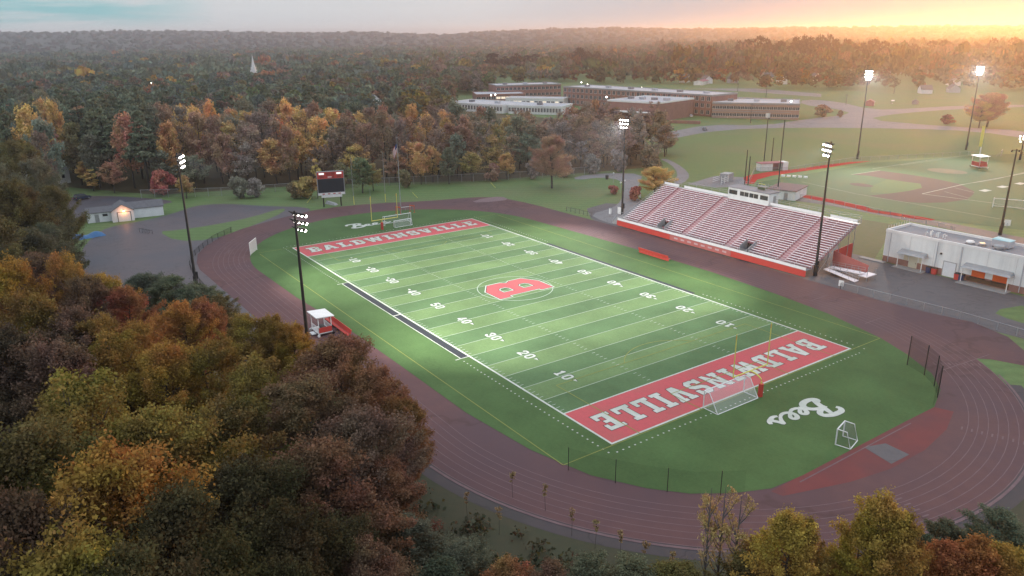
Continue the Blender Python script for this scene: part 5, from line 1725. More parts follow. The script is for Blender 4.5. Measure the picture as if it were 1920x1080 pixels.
# pale bands on that wing's face are one part
lw = [o for o in C.objects if o.get('label', '').startswith('low brick school wing banded')][0]
child(lw, 'stone_band', MT['concrete'], (0, 43, -.09, -.062, 3.9, 4.3), (0, 43, -.09, -.062, .3, .7))
A_, B_ = np.array(at(1440, 224)), np.array(at(1473, 221))
d_ = B_ - A_
t = thing('white_trailer', 'long white trailer parked before the striped brick wing', 'trailer', (A_[0], A_[1], 0), math.atan2(d_[1], d_[0]))
Lt = float(np.hypot(*d_))
child(t, 'box', MT['carwhite'], (0, Lt, 0, 2.6, .9, 3.4))
child(t, 'hitch', MT['steel_dark'], (-1.2, -.004, 1.2, 1.4, .7, .85))
for k in range(3):
    MB().tube([(1 + k * (Lt - 2) / 2, -.03, .45), (1 + k * (Lt - 2) / 2, .25, .45)], .45, 10).build('wheel', MT['tyre'], t)
A_, B_ = np.array(at(1256, 231)), np.array(at(1313, 233))
d_ = B_ - A_
t = thing('retaining_wall', 'low red brick retaining wall below the white car', 'wall', (A_[0], A_[1], 0), math.atan2(d_[1], d_[0]))
Lt = float(np.hypot(*d_))
child(t, 'wall', MT['brick'], (0, Lt, 0, .5, 0, 1.6))
child(t, 'coping', MT['brick_pale'], (-.05, Lt + .05, -.05, .55, 1.603, 1.75))
LP_ = 'lit lamps round the school'
for (u, v, h, lab) in [(1101, 182, 9, 'bright lit lamp in front of the long three storey wing, left of the gymnasium'), (1202, 190, 9.2, 'bright lit lamp above the gymnasium roof'), (1136, 219, 11, 'bright lit lamp at the left corner of the gymnasium'),
                       (921, 196, 6, 'left lamp of the small bright pair over the low brick wing'), (929, 196, 6.4, 'right lamp of the small bright pair over the low brick wing'), (1480, 222, 9, 'lit lamp on a tall pole before the striped brick wing'), (1090, 166, 5, 'tiny lit lamp on the far school roofs'), (1298, 184, 5, 'tiny lit lamp beyond the end of the long wing')]:
    x, y = at(u, v)
    t = thing('lit_lamp', lab, 'street lamp', (x, y, 0), 0, LP_)
    MB().tube([(0, 0, 0), (0, 0, h)], [.16, .1], 6).build('pole', MT['steel_grey'], t)
    MB().tube([(0, 0, h), (0, 0, h + .15), (0, 0, h + .75), (0, 0, h + .95)], [.12, .42, .42, .12], 8).build('lamp_head', MT['lamp_small'], t)
for k, (u, v, h, lab) in enumerate([(10, 215, 10, 'tiny white yard light in the far woods at the left edge of the photo'), (60, 180, 12, 'tiny white yard light deep in the far woods'), (290, 195, 15, 'tiny white yard light in the woods between the pines and the white steeple'), (116, 335, 6, 'white yard light glowing between the dark pine trunks')]):
    x, y = at(u, v)
    t = thing('lit_lamp', lab, 'street lamp', (x, y, 0), 0, 'yard lights in the woods')
    MB().tube([(0, 0, 0), (0, 0, h)], [.16, .1], 6).build('pole', MT['steel_grey'], t)
    MB().tube([(0, 0, h), (0, 0, h + .15), (0, 0, h + .65), (0, 0, h + .8)], [.1, .36, .36, .1], 8).build('lamp_head', MT['lamp_small'], t)
UG = 'pale utility poles by the school lawn'
for (u, v, h, lab) in [(1407, 231, 10.5, 'pale utility pole in front of the striped brick wing'), (1383, 172, 7, 'pale utility pole at the near edge of the far playing field'), (1436, 184, 9, 'pale utility pole behind the striped brick wing'), (1586, 196, 7, 'thin pale pole beside the far road fork'), (1676, 176, 9, 'thin pale pole under the far houses')]:
    x, y = at(u, v)
    t = thing('utility_pole', lab, 'utility pole', (x, y, 0), 0, UG)
    MB().tube([(0, 0, 0), (0, 0, h)], [.22, .14], 6).build('pole', MT['bark_pale'], t)
    MB().box(-1.0, 1.0, -.08, .08, h - .9, h - .7).build('crossarm', MT['bark_pale'], t)
# little red roofed hut and its neighbours on the far field
t = thing('snack_hut', 'small red hut with a white door on the far playing field', 'hut', (*at(1638, 199), 0), math.radians(-62))
gable(t, 0, 7.5, 0, 5, 2.6, 3.9, MT['red_faded'], MT['maroon'], 'x')
child(t, 'door', MT['sign_white'], (2.6, 5.2, -.06, -.003, 0, 2.1))
child(t, 'fascia', MT['sign_white'], (-.2, 7.7, -.34, -.26, 2.3, 2.5))
t = thing('players_bench', 'long pale shelter roof over a bench right of the red hut', 'shelter', (*at(1676, 196), 0), math.radians(-62))
child(t, 'roof', MT['sign_white'], (0, 8, 0, 2, 2.2, 2.4))
child(t, 'rear_wall', MT['roof_grey'], (0, 8, 1.8, 1.95, 0, 2.19))
child(t, 'bench', MT['steel_grey'], (.4, 7.6, 1.0, 1.4, .45, .55))
t = thing('tent_roof', 'dull purple low roof farther right on the far field', 'shelter', (*at(1722, 196), 0), math.radians(-62))
gable(t, 0, 6, 0, 4, 1.8, 3.0, MT['roof_grey'], MT['shingle'], 'x')
child(t, 'opening', MT['black'], (1.5, 4.5, -.05, -.003, 0, 1.6))
# houses under the trees on the skyline
HG = 'houses below the far trees'
wl_ = [MT['white_wall'], MT['shed_wall'], surf('pale_blue_siding', (.34, .40, .46)), surf('tan_siding', (.40, .33, .26))]
for k, (u, v, wd, hh, lab) in enumerate([
        (1288, 141, 12, 6, 'tan house half hidden in the trees, first right of the school roofs'), (1336, 143, 11, 6, 'pale house left of the tall white gable house on the skyline'), (1384, 142, 9, 6.5, 'narrow white gable house with a bright end wall'),
        (1450, 140, 15, 7.5, 'large pale blue house, tallest on the far rise'), (1476, 144, 9, 6, 'small bright white house just right of the pale blue house'), (1540, 138, 12, 6, 'low pale house between the white house and the glowing mast'),
        (1690, 124, 12, 7, 'pale house behind the glowing mast, half lost in orange haze'), (1738, 126, 13, 7, 'reddish house in the haze between the two glowing masts'), (1801, 147, 14, 5, 'long low white house under the orange haze'), (1748, 162, 12, 5, 'low pale house above the far field by the woods'), (1800, 160, 10, 5, 'small pale house left of the second glowing mast')]):
    x, y = at(u, v + 14)
    t = thing('house', lab, 'house', (x, y, 0), math.radians(-62 + (k * 37) % 40), HG)
    gable(t, 0, wd, 0, 8, hh * .66, hh * 1.25, wl_[k % 4], MT['shingle'], 'x' if k % 3 else 'y', over=.4)
    for i in range(3):
        w_ = child(t, 'window', MT['glass'], (wd * (.2 + .3 * i) - .6, wd * (.2 + .3 * i) + .6, -.06, -.003, hh * .3, hh * .52))
    child(t, 'chimney', MT['brick'], (wd * .7, wd * .7 + .9, 3.4, 4.4, hh * .9, hh * 1.5))
t = thing('long_shed', 'long pale low building at the wood edge beyond the school', 'shed', (*at(1318, 160), 0), math.radians(-62))
gable(t, 0, 34, 0, 9, 3.4, 4.6, MT['white_wall'], MT['maroon'], 'x')
child(t, 'door', MT['steel_grey'], (14, 17, -.06, -.003, 0, 2.8))
for k, (u, v, lab) in enumerate([(585, 297, 'pale grey house glimpsed between trunks left of the scoreboard'), (700, 258, 'pale house glimpsed through the trees above the flag'), (705, 200, 'white house with a bright gable among trees above the flagpole'), (105, 322, 'grey house glimpsed behind the dark pine trunks')]):
    dist = {0: 34, 1: 60, 2: 150, 3: 30}[k]
    x, y = at(u, v + (5, 22, 18, 26)[k])
    t = thing('house', lab, 'house', (x, y, 0), math.radians(-90 + k * 12), 'houses glimpsed in the woods')
    gable(t, -6, 6, 0, 8, (6.5, 6, 9, 5)[k], (9.5, 9, 13, 8)[k], MT['white_wall'] if k else MT['shed_wall'], MT['shingle'], 'x' if k != 2 else 'y')
    for i in range(3):
        child(t, 'window', MT['glass'], (-4.4 + 3.6 * i, -3.2 + 3.6 * i, -.06, -.003, 2.0, 3.6))
# church steeple
x, y = at(478, 152)
t = thing('church', 'white church steeple rising from the far woods', 'church', (x, y, 0), math.radians(-40))
child(t, 'nave', MT['white_wall'], (4, 26, -6, 6, 0, 8))
child(t, 'tower', MT['sign_white'], (-3, 3, -3, 3, 0, 12))
child(t, 'belfry', MT['sign_white'], (-2.3, 2.3, -2.3, 2.3, 12.003, 15.5))
MB().tube([(0, 0, 15.503), (0, 0, 28)], [2.2, .1], 8).build('spire', MT['sign_white'], t)
MB().tube([(0, 0, 28), (0, 0, 29.2)], .08, 5).build('cross', MT['sign_white'], t)
# far flat roofs
for (u, v, w_, d2_, h_, m, lab) in [(400, 86, 95, 30, 12, 'turquoise', 'pale turquoise roofed hall far off in the wooded plain'), (800, 82, 140, 40, 12, 'roof_pale', 'long pale flat roofs far off below the skyline'), (690, 84, 70, 30, 9, 'roof_pale', 'small pale flat roof far off left of the long flat roofs'), (880, 98, 60, 30, 9, 'roof_pale', 'pale flat roof in the woods above the school')]:
    x, y = at(u, v)
    t = thing('distant_hall', lab, 'building', (x, y, 0), YAW - PI / 2, 'distant flat roofed halls')
    child(t, 'wall', MT['white_wall'], (-w_ / 2, w_ / 2, 0, d2_, 0, h_))
    child(t, 'roof', MT[m], (-w_ / 2 - .5, w_ / 2 + .5, -.5, d2_ + .5, h_ + .003, h_ + 1.2))

# ------------------------------------------------------------------ trees
def quad_mesh(name, quads, rnd, mats, extra=None, tint=None):
    """quads: (N,4,3) array"""
    n = len(quads)
    me = bpy.data.meshes.new(name)
    me.vertices.add(n * 4)
    me.vertices.foreach_set('co', quads.reshape(-1).astype(np.float32))
    me.loops.add(n * 4)
    me.loops.foreach_set('vertex_index', np.arange(n * 4, dtype=np.int32))
    me.polygons.add(n)
    me.polygons.foreach_set('loop_start', np.arange(0, n * 4, 4, dtype=np.int32))
    me.polygons.foreach_set('loop_total', np.full(n, 4, dtype=np.int32))
    for m in mats:
        me.materials.append(m)
    a = me.attributes.new('leaf_rand', 'FLOAT', 'FACE')
    a.data.foreach_set('value', rnd.astype(np.float32))
    if tint is not None:
        c = me.attributes.new('tint', 'FLOAT_COLOR', 'FACE')
        c.data.foreach_set('color', np.concatenate([tint, np.ones((n, 1))], 1).astype(np.float32).reshape(-1))
    me.update()
    me.validate()
    return me


def unit(v):
    return v / np.maximum(np.linalg.norm(v, axis=1, keepdims=True), 1e-9)


def leaves(rg, puffs, n, size, flat=0.35, shell=(0.25, 1.22), up=0.15):
    P_ = np.array([[*c, r] for c, r in puffs])
    w = P_[:, 3] ** 2
    k = rg.choice(len(P_), n, p=w / w.sum())
    d = unit(rg.normal(size=(n, 3)) + np.array([0, 0, up]))
    rad = P_[k, 3] * rg.uniform(*shell, size=n)
    sq = np.array([1, 1, 1 - flat])
    c = P_[k, :3] + d * rad[:, None] * sq
    nrm = unit(d * 0.5 + rg.normal(size=(n, 3)) * 0.8)
    a = unit(np.cross(nrm, rg.normal(size=(n, 3))))
    b = np.cross(nrm, a)
    s = size * rg.uniform(0.55, 1.35, size=(n, 1))
    t = rg.uniform(0.45, 0.8, size=(n, 1))
    q = np.stack([c - a * s, c + b * s * t - a * s * .15, c + a * s, c - b * s * t + a * s * .1], 1)
    return q, rg.uniform(0, 1, n)


def broad(seed, H, R, n, size, npuff=26, base=.28, trunk_r=.30, slim=1.0, lean=.0, limbs=9, pr=(.16, .42), twigs=0):
    rg = np.random.default_rng(seed)
    puffs = []
    zc, hz = H * (base + 1) / 2, H * (1 - base) / 2
    for i in range(npuff):
        while True:
            p = rg.uniform(-1, 1, 3)
            l = np.linalg.norm(p)
            if 0.25 < l < 1:
                break
        prof = 1.0 - 0.40 * max(p[2], 0) ** 2 - .25 * max(-p[2], 0)
        r = R * rg.uniform(*pr) * (1.1 - .25 * l)
        puffs.append(((p[0] * R * .80 * prof * slim + lean * (p[2] + 1), p[1] * R * .80 * prof * slim, zc + p[2] * hz * .88), r))
    puffs.append(((0, 0, H - R * .28), R * .30))
    q, rd = leaves(rg, puffs, n, size)
    tr = MB()
    tr.tube([(0, 0, 0), (.05 * R, 0, H * base), (-.04 * R + lean * .6, .05 * R, H * .62), (lean, 0, H * .9)], [trunk_r, trunk_r * .78, trunk_r * .42, trunk_r * .08], 8, False)
    order = sorted(range(len(puffs)), key=lambda i: rg.random())[:limbs]
    for i in order:
        c = puffs[i][0]
        z0 = min(H * (base * .8 + .35 * rg.random()), c[2] * .85)
        m_ = (c[0] * .45, c[1] * .45, z0 + (c[2] - z0) * .6)
        tr.tube([(.03 * R, 0, z0), m_, c], [trunk_r * .40, trunk_r * .22, trunk_r * .06], 5, False)
    for i in range(twigs):
        c, r = puffs[rg.integers(len(puffs))]
        d = unit(np.array([[c[0], c[1], (c[2] - zc) + .25 * R]]) + rg.normal(size=(1, 3)) * R * .35)[0]
        e1 = np.array(c) + d * r * rg.uniform(.9, 1.5)
        tr.tube([c, np.array(c) * .5 + e1 * .5 + rg.normal(size=3) * .15, e1], [.05, .035, .012], 3, False)
    return q, rd, tr


def plume(seed, H, R, n, size, branches=70, base=.22, trunk_r=.30, sig=.105, up=1.0):
    """a crown grown branch by branch: leaves gather along ascending limbs and leave gaps between them"""
    rg = np.random.default_rng(seed)
    tr = MB()
    lean = rg.normal(size=2) * .04 * H
    top = np.array([lean[0], lean[1], H * .95])
    tr.tube([(0, 0, 0), (lean[0] * .2, lean[1] * .2, H * .35), (lean[0] * .6, lean[1] * .6, H * .65), tuple(top)], [trunk_r, trunk_r * .75, trunk_r * .42, trunk_r * .08], 8, False)
    lob = rg.uniform(0, 6.28, 4)
    P0, P1, P2, WT = [], [], [], []
    for i in range(branches):
        a = rg.uniform(0, 2 * PI)
        s = rg.uniform(-.35, 1.0) if i > branches * .12 else rg.uniform(.85, 1.0)
        c_ = math.sqrt(max(0, 1 - max(s, 0) ** 2)) if s > 0 else 1 - .35 * abs(s)
        k = (1 + .22 * math.sin(2 * a + lob[0]) + .16 * math.sin(3 * a + lob[1] + 2 * s)) * rg.uniform(.72, 1.08)
        zc = H * (base + (1 - base) * .42)
        e = np.array([math.cos(a) * c_ * R * k, math.sin(a) * c_ * R * k, zc + s * (H - zc) * rg.uniform(.84, 1.0) if s > 0 else zc + s * (zc - H * base) * 1.3])
        z0 = max(H * base * .7, min(e[2] - (.25 + .35 * rg.random()) * math.hypot(e[0], e[1]) * up - .5, H * .85))
        f = z0 / H
        b0 = np.array([lean[0] * f, lean[1] * f, z0])
        m = b0 * .5 + e * .5 + np.array([0, 0, -.06 * R]) + rg.normal(size=3) * .05 * R
        P0.append(b0); P1.append(m); P2.append(e); WT.append(.4 + np.linalg.norm(e - b0) / R)
        if i % 2 == 0:
            tr.tube([tuple(b0), tuple(m), tuple(e)], [trunk_r * .30, trunk_r * .17, .02], 4, False)
    P0, P1, P2, WT = np.array(P0), np.array(P1), np.array(P2), np.array(WT)
    k = rg.choice(branches, n, p=WT / WT.sum())
    t = rg.uniform(.30, 1.06, (n, 1)) ** .8
    c = P0[k] * (1 - t) ** 2 + P1[k] * 2 * t * (1 - t) + P2[k] * t ** 2
    wb = rg.uniform(.6, 1.35, branches)[k][:, None]
    c = c + rg.normal(size=(n, 3)) * R * sig * wb * (1.15 - .55 * t) * np.array([1, 1, 1.15])
    nrm = unit(rg.normal(size=(n, 3)) + np.array([0, 0, .4]))
    aa = unit(np.cross(nrm, rg.normal(size=(n, 3))))
    bb = np.cross(nrm, aa)
    s = size * rg.uniform(.5, 1.4, (n, 1))
    w = rg.uniform(.42, .8, (n, 1))
    q = np.stack([c - aa * s, c + bb * s * w - aa * s * .15, c + aa * s, c - bb * s * w + aa * s * .1], 1)
    br = rg.uniform(-.16, .16, branches)[k]
    return q, np.clip(rg.uniform(.12, .88, n) + br, 0, 1), tr


def bare(seed, H, R, twigs, leaves_n, size):
    rg = np.random.default_rng(seed)
    tr = MB()
    trunk_r = .22
    tr.tube([(0, 0, 0), (.1, .05, H * .4), (0, 0, H * .75), (.05, 0, H * .96)], [trunk_r, trunk_r * .7, trunk_r * .35, .03], 7, False)
    tips = []
    qs, rd = [], []
    for i in range(16):
        z0 = H * rg.uniform(.25, .8)
        a = rg.uniform(0, 2 * PI)
        l = R * rg.uniform(.5, 1.0) * (1.1 - .5 * z0 / H)
        z1 = min(z0 + l * rg.uniform(.8, 1.6), H * .98)
        e = np.array((math.cos(a) * l, math.sin(a) * l, z1))
        m_ = np.array((e[0] * .5, e[1] * .5, z0 + (z1 - z0) * .4))
        tr.tube([(0, 0, z0), m_, e], [.09, .055, .02], 5, False)
        tips += [(m_, e)]
    n = twigs
    k = rg.integers(0, len(tips), n)
    m0 = np.array([t_[0] for t_ in tips])[k]
    e0 = np.array([t_[1] for t_ in tips])[k]
    f = rg.uniform(0, 1.05, (n, 1))
    st = m0 * (1 - f) + e0 * f
    dr = unit(rg.normal(size=(n, 3)) * np.array([1, 1, .6]) + np.array([0, 0, .75])) * rg.uniform(.6, 1.9, (n, 1)) * R / 5
    en = st + dr
    sd = unit(np.cross(dr, rg.normal(size=(n, 3)))) * rg.uniform(.018, .05, (n, 1)) * (1.6 if size > .4 else .8)
    q = np.stack([st - sd, st + sd, en + sd * .3, en - sd * .3], 1)
    c = en
    if leaves_n:
        puffs = [(tuple(t_[1]), R * .35) for t_ in tips]
        q2, r2 = leaves(rg, puffs, leaves_n, size, shell=(.2, 1.0))
        return q, rg.uniform(0, 1, n), tr, q2, r2
    return q, rg.uniform(0, 1, n), tr, None, None


def pine(seed, H, R, n, size, base=.42):
    rg = np.random.default_rng(seed)
    tr = MB()
    tr.tube([(0, 0, 0), (.1, 0, H * .5), (0, 0, H * .97)], [.34, .22, .04], 8, False)
    puffs = []
    lv = 9
    for i in range(lv):
        f = i / (lv - 1)
        z = H * (base + (0.97 - base) * f)
        rad = R * (1.0 - .78 * f ** 1.3) * rg.uniform(.75, 1.1)
        m = max(3, int(6 * (1 - f) + 2))
        a0 = rg.uniform(0, 6)
        for j in range(m):
            if rg.random() < .14:
                continue
            a = a0 + 2 * PI * j / m + rg.uniform(-.3, .3)
            rr2 = rad * rg.uniform(.5, .9)
            c = (math.cos(a) * rr2, math.sin(a) * rr2, z + rg.uniform(-.5, .5))
            puffs.append((c, R * .30 * (1.1 - .5 * f)))
            tr.tube([(0, 0, z - .4), c], [.08, .02], 4, False)
    puffs.append(((0, 0, H - .5), R * .16))
    q, rd = leaves(rg, puffs, n, size, flat=.62, up=.35)
    return q, rd, tr


PROTO = {}


def mk(name, res, bark):
    q, rd, tr = res[:3]
    PROTO[name] = (quad_mesh(name + '_crown', q, rd, [MT['leaf']]), tr.mesh(name + '_trunk', [bark]))


for i in range(4):
    mk('near_broad%d' % i, plume(100 + i, 20, 6.2, 62000, .125, 95, .16, .34, .085), MT['bark'])
for i in range(2):
    mk('near_slim%d' % i, plume(120 + i, 15, 3.0, 26000, .10, 70, .08, .20, .11, 1.8), MT['bark'])
for i in range(5):
    mk('mid_broad%d' % i, plume(140 + i, 22, 5.2, 5200, .36, 46, .14, .28, .13), MT['bark'])
for i in range(3):
    mk('mid_thin%d' % i, plume(160 + i, 22, 4.4, 2600, .34, 40, .20, .24, .13, 1.5), MT['bark'])
for i in range(3):
    mk('mid_pine%d' % i, pine(170 + i, 26, 5.4, 3800, .50), MT['bark'])
mk('mid_column', broad(180, 11, 1.7, 1500, .36, 18, .08, .12, limbs=5), MT['bark'])
for i in range(2):
    mk('bush%d' % i, broad(185 + i, 4, 2.6, 2600, .26, 18, .02, .06, limbs=5), MT['bark'])
for i in range(3):
    q, rd, tr, q2, r2 = bare(190 + i, 20, 5, 1500, 260, .5)
    twm = surf('twig_colour_%d' % i, (.10, .083, .076), (.075, .064, .06))
    me = quad_mesh('mid_bare%d_crown' % i, np.concatenate([q, q2]), np.concatenate([rd, r2]), [MT['leaf']])
    PROTO['mid_bare%d' % i] = (me, tr.mesh('mid_bare%d_trunk' % i, [MT['bark_pale']]))
for i in range(2):
    q, rd, tr, q2, r2 = bare(200 + i, 13, 2.4, 700, 420, .16)
    top = q2[q2[:, :, 2].mean(1) > 8.2]
    me = quad_mesh('birch%d_crown' % i, np.concatenate([q, top]), np.concatenate([rd, r2[:len(top)]]), [MT['leaf']])
    PROTO['birch%d' % i] = (me, tr.mesh('birch%d_trunk' % i, [MT['bark_pale']]))

HUES = {'dark green': (.045, .054, .034), 'grey green': (.075, .090, .062), 'green': (.065, .085, .040), 'olive green': (.082, .072, .032), 'shaded olive': (.046, .042, .022), 'yellow olive': (.135, .098, .030),  # darkest olive: shade of the lower-left corner put into the leaf colour
        'yellow': (.225, .160, .040), 'golden': (.205, .132, .038), 'orange': (.215, .112, .036), 'rust orange': (.170, .080, .044), 'rusty brown': (.125, .075, .048), 'brown': (.098, .070, .048),
        'red': (.150, .046, .034), 'dark brown': (.056, .042, .028), 'grey brown': (.105, .088, .076), 'dull green': (.078, .082, .056), 'mauve brown': (.118, .084, .068)}
TREES = []


def tree(proto, x, y, H, R, hue, kind, zone, rg, group):
    b = {'near_broad': (20, 6.2), 'near_slim': (15, 3.0), 'mid_broad': (22, 5.2), 'mid_thin': (22, 4.4), 'mid_pine': (26, 5.0), 'mid_column': (11, 1.7), 'bush': (4, 2.6), 'mid_bare': (20, 5), 'birch': (13, 2.4)}[proto.rstrip('0123456789')]
    cm, tm = PROTO[proto]
    nm = {'pine': 'pine_tree', 'bush': 'bush', 'bare': 'bare_tree', 'sapling': 'sapling'}.get(kind, 'broadleaf_tree')
    t = bpy.data.objects.new(nm, None)
    C.objects.link(t)
    t.location = (x, y, 0)
    t.rotation_euler = (0, 0, rg.uniform(0, 6.28))
    s = R / b[1]
    t.scale = (s, s, H / b[0])
    c = bpy.data.objects.new('crown', cm)
    C.objects.link(c)
    c.parent = t
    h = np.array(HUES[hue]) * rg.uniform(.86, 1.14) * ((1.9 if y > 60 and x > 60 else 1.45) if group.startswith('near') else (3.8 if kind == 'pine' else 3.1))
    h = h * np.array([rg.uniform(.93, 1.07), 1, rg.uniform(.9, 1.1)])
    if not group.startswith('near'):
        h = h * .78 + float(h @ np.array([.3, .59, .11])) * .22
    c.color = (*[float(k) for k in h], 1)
    k = bpy.data.objects.new('trunk', tm)
    C.objects.link(k)
    k.parent = t
    t['category'] = 'bush' if kind == 'bush' else 'tree'
    t['group'] = group
    u, v, _ = pix(x, y, H * .8)
    TREES.append((t, hue, kind, zone, u, v))
    return t


rt = random.Random(21)
# --- the near woods on the left and along the bottom: (u, v) of the top, height, crown radius, hue
NEAR = [
    (24, 258, 24, 6.2, 'olive green'), (62, 290, 22, 5.2, 'dull green'), (86, 345, 19, 4.2, 'olive green'), (40, 345, 21, 6, 'dull green'), (5, 335, 23, 6, 'olive green'), (88, 412, 16, 4.2, 'dull green'), (40, 425, 18, 5, 'dull green'), (-30, 400, 22, 6, 'olive green'), (-25, 300, 24, 6, 'dull green'),
    (5, 478, 20, 5.2, 'golden'), (62, 474, 18, 5, 'brown'), (108, 474, 18, 3.6, 'golden'), (150, 515, 16, 4.2, 'brown'), (192, 508, 14, 3.6, 'golden'), (222, 535, 14, 4.2, 'rust orange'), (45, 548, 19, 5, 'yellow olive'), (122, 575, 17, 4.8, 'brown'), (180, 585, 16, 4.2, 'yellow olive'),
    (268, 508, 10, 4.6, 'grey green'), (318, 516, 10, 5.0, 'grey green'), (368, 532, 9.5, 4.6, 'grey green'), (405, 552, 8.5, 3.6, 'olive green'),
    (330, 562, 14, 3.8, 'orange'), (376, 560, 13.5, 3.8, 'rust orange'), (250, 600, 16, 4.6, 'orange'), (205, 622, 17, 5.5, 'yellow olive'), (300, 640, 17, 5.2, 'golden'), (85, 640, 19, 6, 'brown'), (0, 610, 20, 6, 'dark brown'), (392, 636, 16, 4.8, 'yellow olive'),
    (460, 588, 13.5, 4.0, 'yellow olive'), (508, 590, 13, 3.8, 'yellow olive'), (548, 604, 12.5, 3.4, 'golden'), (470, 668, 16, 5, 'yellow olive'),
    (622, 636, 15.5, 6.2, 'rusty brown'), (706, 690, 14, 4.8, 'rusty brown'), (752, 744, 12.5, 3.2, 'rust orange'), (560, 700, 17, 6, 'brown'), (668, 770, 15.5, 5.4, 'mauve brown'), (590, 830, 16.5, 5.6, 'rusty brown'), (722, 860, 12, 3.8, 'rusty brown'),
    (130, 705, 21, 7, 'yellow olive'), (295, 760, 20, 6.4, 'yellow olive'), (40, 800, 22, 6.6, 'olive green'), (190, 850, 22, 6.8, 'golden'), (415, 745, 18, 5.5, 'olive green'), (440, 870, 18, 5.4, 'shaded olive'), (325, 925, 20, 5.8, 'shaded olive'), (10, 930, 22, 6, 'dark brown'), (120, 985, 22, 6, 'yellow olive'), (240, 1020, 21, 5.4, 'shaded olive'),
    (520, 950, 16, 5, 'shaded olive'), (400, 1015, 18, 4.8, 'shaded olive'), (620, 965, 13.5, 4.2, 'shaded olive'), (690, 1015, 12, 3.6, 'brown'), (765, 965, 9, 3.0, 'dull green'), (520, 1050, 15, 4, 'shaded olive'),
    (1482, 952, 13.5, 2.6, 'yellow'), (1520, 970, 12, 2.2, 'yellow olive'), (1662, 922, 14.5, 2.8, 'yellow'), (1705, 960, 13, 2.4, 'yellow olive'), (1625, 965, 12, 2.2, 'yellow'), (1580, 1030, 8, 2.8, 'orange'), (1790, 1012, 10, 2.6, 'orange'), (1845, 1005, 10.5, 2.8, 'orange'), (1900, 1020, 10, 2.8, 'golden'), (1735, 1005, 7, 2.6, 'dark green'), (1880, 955, 6, 2.8, 'grey green'), (1830, 985, 6, 2.6, 'dark green'), (1780, 975, 6.5, 2.4, 'dull green'),
    (860, 1010, 8, 3.2, 'dull green'), (950, 1042, 8, 2.2, 'rust orange'), (1030, 1048, 7.5, 2.2, 'brown'), (1100, 1040, 6.5, 2.8, 'dull green'), (1190, 1050, 6.5, 2.8, 'dull green'), (1280, 1055, 7, 3, 'olive green'), (1400, 1040, 7.5, 3, 'olive green'), (1440, 1000, 8, 2.4, 'yellow olive'), (820, 1045, 9, 3, 'dark green'),
]
HUES_NEAR = 1.35
for i, (u, v, H, R, hue) in enumerate(NEAR):
    R *= 1.10 if v < 600 else 1.0
    x, y = at(u, v + 4, H * .99)
    if R > 3.0:
        pr_ = 'near_broad%d' % (i % 4)
    else:
        pr_ = 'near_slim%d' % (i % 2)
    zone = 'in the tall woods left of the yard' if v < 470 and u < 130 else ('by the yard and track bend' if u < 440 and v < 600 else ('in the near woods below the white shelter' if 440 <= u < 800 and v < 900 else ('in the dark near woods at lower left' if u < 800 else 'at the near edge outside the track')))
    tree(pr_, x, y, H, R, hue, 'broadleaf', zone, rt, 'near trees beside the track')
for (u, v, H) in [(1335, 905, 12.5), (1362, 903, 12.5), (1392, 918, 12)]:
    x, y = at(u, v, H)
    tree('birch%d' % (u % 2), x, y, H, 1.5, 'yellow olive', 'bare', 'at the near edge outside the track', rt, 'pale birches beside the track')
for i, (u, v) in enumerate([(961, 884), (1023, 907), (1073, 952), (1117, 974), (1164, 994), (1211, 1014), (1262, 1034), (875, 922), (935, 950)]):
    H = 3.2
    x, y = at(u, v, H)
    t = thing('sapling', 'slender bare sapling with a pale leaf tuft at its tip', 'tree', (x, y, 0), i * 1.1, 'saplings in a row outside the track')
    MB().tube([(0, 0, 0), (.08, .03, 1.6), (0, 0, H - .3)], [.022, .016, .008], 4).build('trunk', MT['bark'], t)
    q, rd = leaves(np.random.default_rng(300 + i), [((0, 0, H - .3), .32), ((.1, 0, H - .75), .24), ((.1, .1, H - 1.2), .2)], 90, .12)
    c = bpy.data.objects.new('crown', quad_mesh('sapling_crown', q, rd, [MT['leaf']]))
    C.objects.link(c)
    c.parent = t
    c.color = (.24, .19, .10, 1)
    TREES.append((t, 'pale', 'sapling', 'outside the near track edge', u, v))

# --- single trees on the lawns
x, y = at(1035, 353)
tree('near_broad1', x, y, 17.2, 6.3, 'rusty brown', 'broadleaf', 'standing alone on the far lawn', rt, 'single trees on the lawns')
x, y = at(1228, 372)
tree('near_broad2', x, y, 9.6, 5.6, 'golden', 'broadleaf', 'beside the far end of the bleachers', rt, 'single trees on the lawns')
for (u, v, H, R, hue, zone) in [(1150, 364, 2.8, 2.2, 'red', 'left of the path by the far bleacher mast'), (1190, 376, 4.4, 2.4, 'red', 'at the white path sign'), (1541, 219, 7, 5.4, 'rusty brown', 'on the lawn right of the striped brick wing'), (1575, 220, 4, 2.0, 'rusty brown', 'on the far road fork'), (1775, 233, 5, 4, 'red', 'on the far lawn below the second glowing mast'), (1245, 222, 9, 4, 'brown', 'against the white corridor wing'),
                                (305, 366, 8, 4.4, 'red', 'behind the white shed by the near mast'), (1115, 238, 14, 4.2, 'rust orange', 'at the left corner of the gymnasium')]:
    x, y = at(u, v)
    tree('bush%d' % (u % 2), x, y, H, R, hue, 'bush', zone, rt, 'bushes on the lawns')
for (u, v, H, R, hue) in [(1850, 238, 17, 10.0, 'rust orange'), (1835, 240, 13, 6.0, 'golden')]:
    x, y = at(u, v)
    tree('near_broad%d' % (u % 4), x, y, H, R, hue, 'broadleaf', 'on the far lawn by the second glowing mast', rt, 'single trees on the lawns')
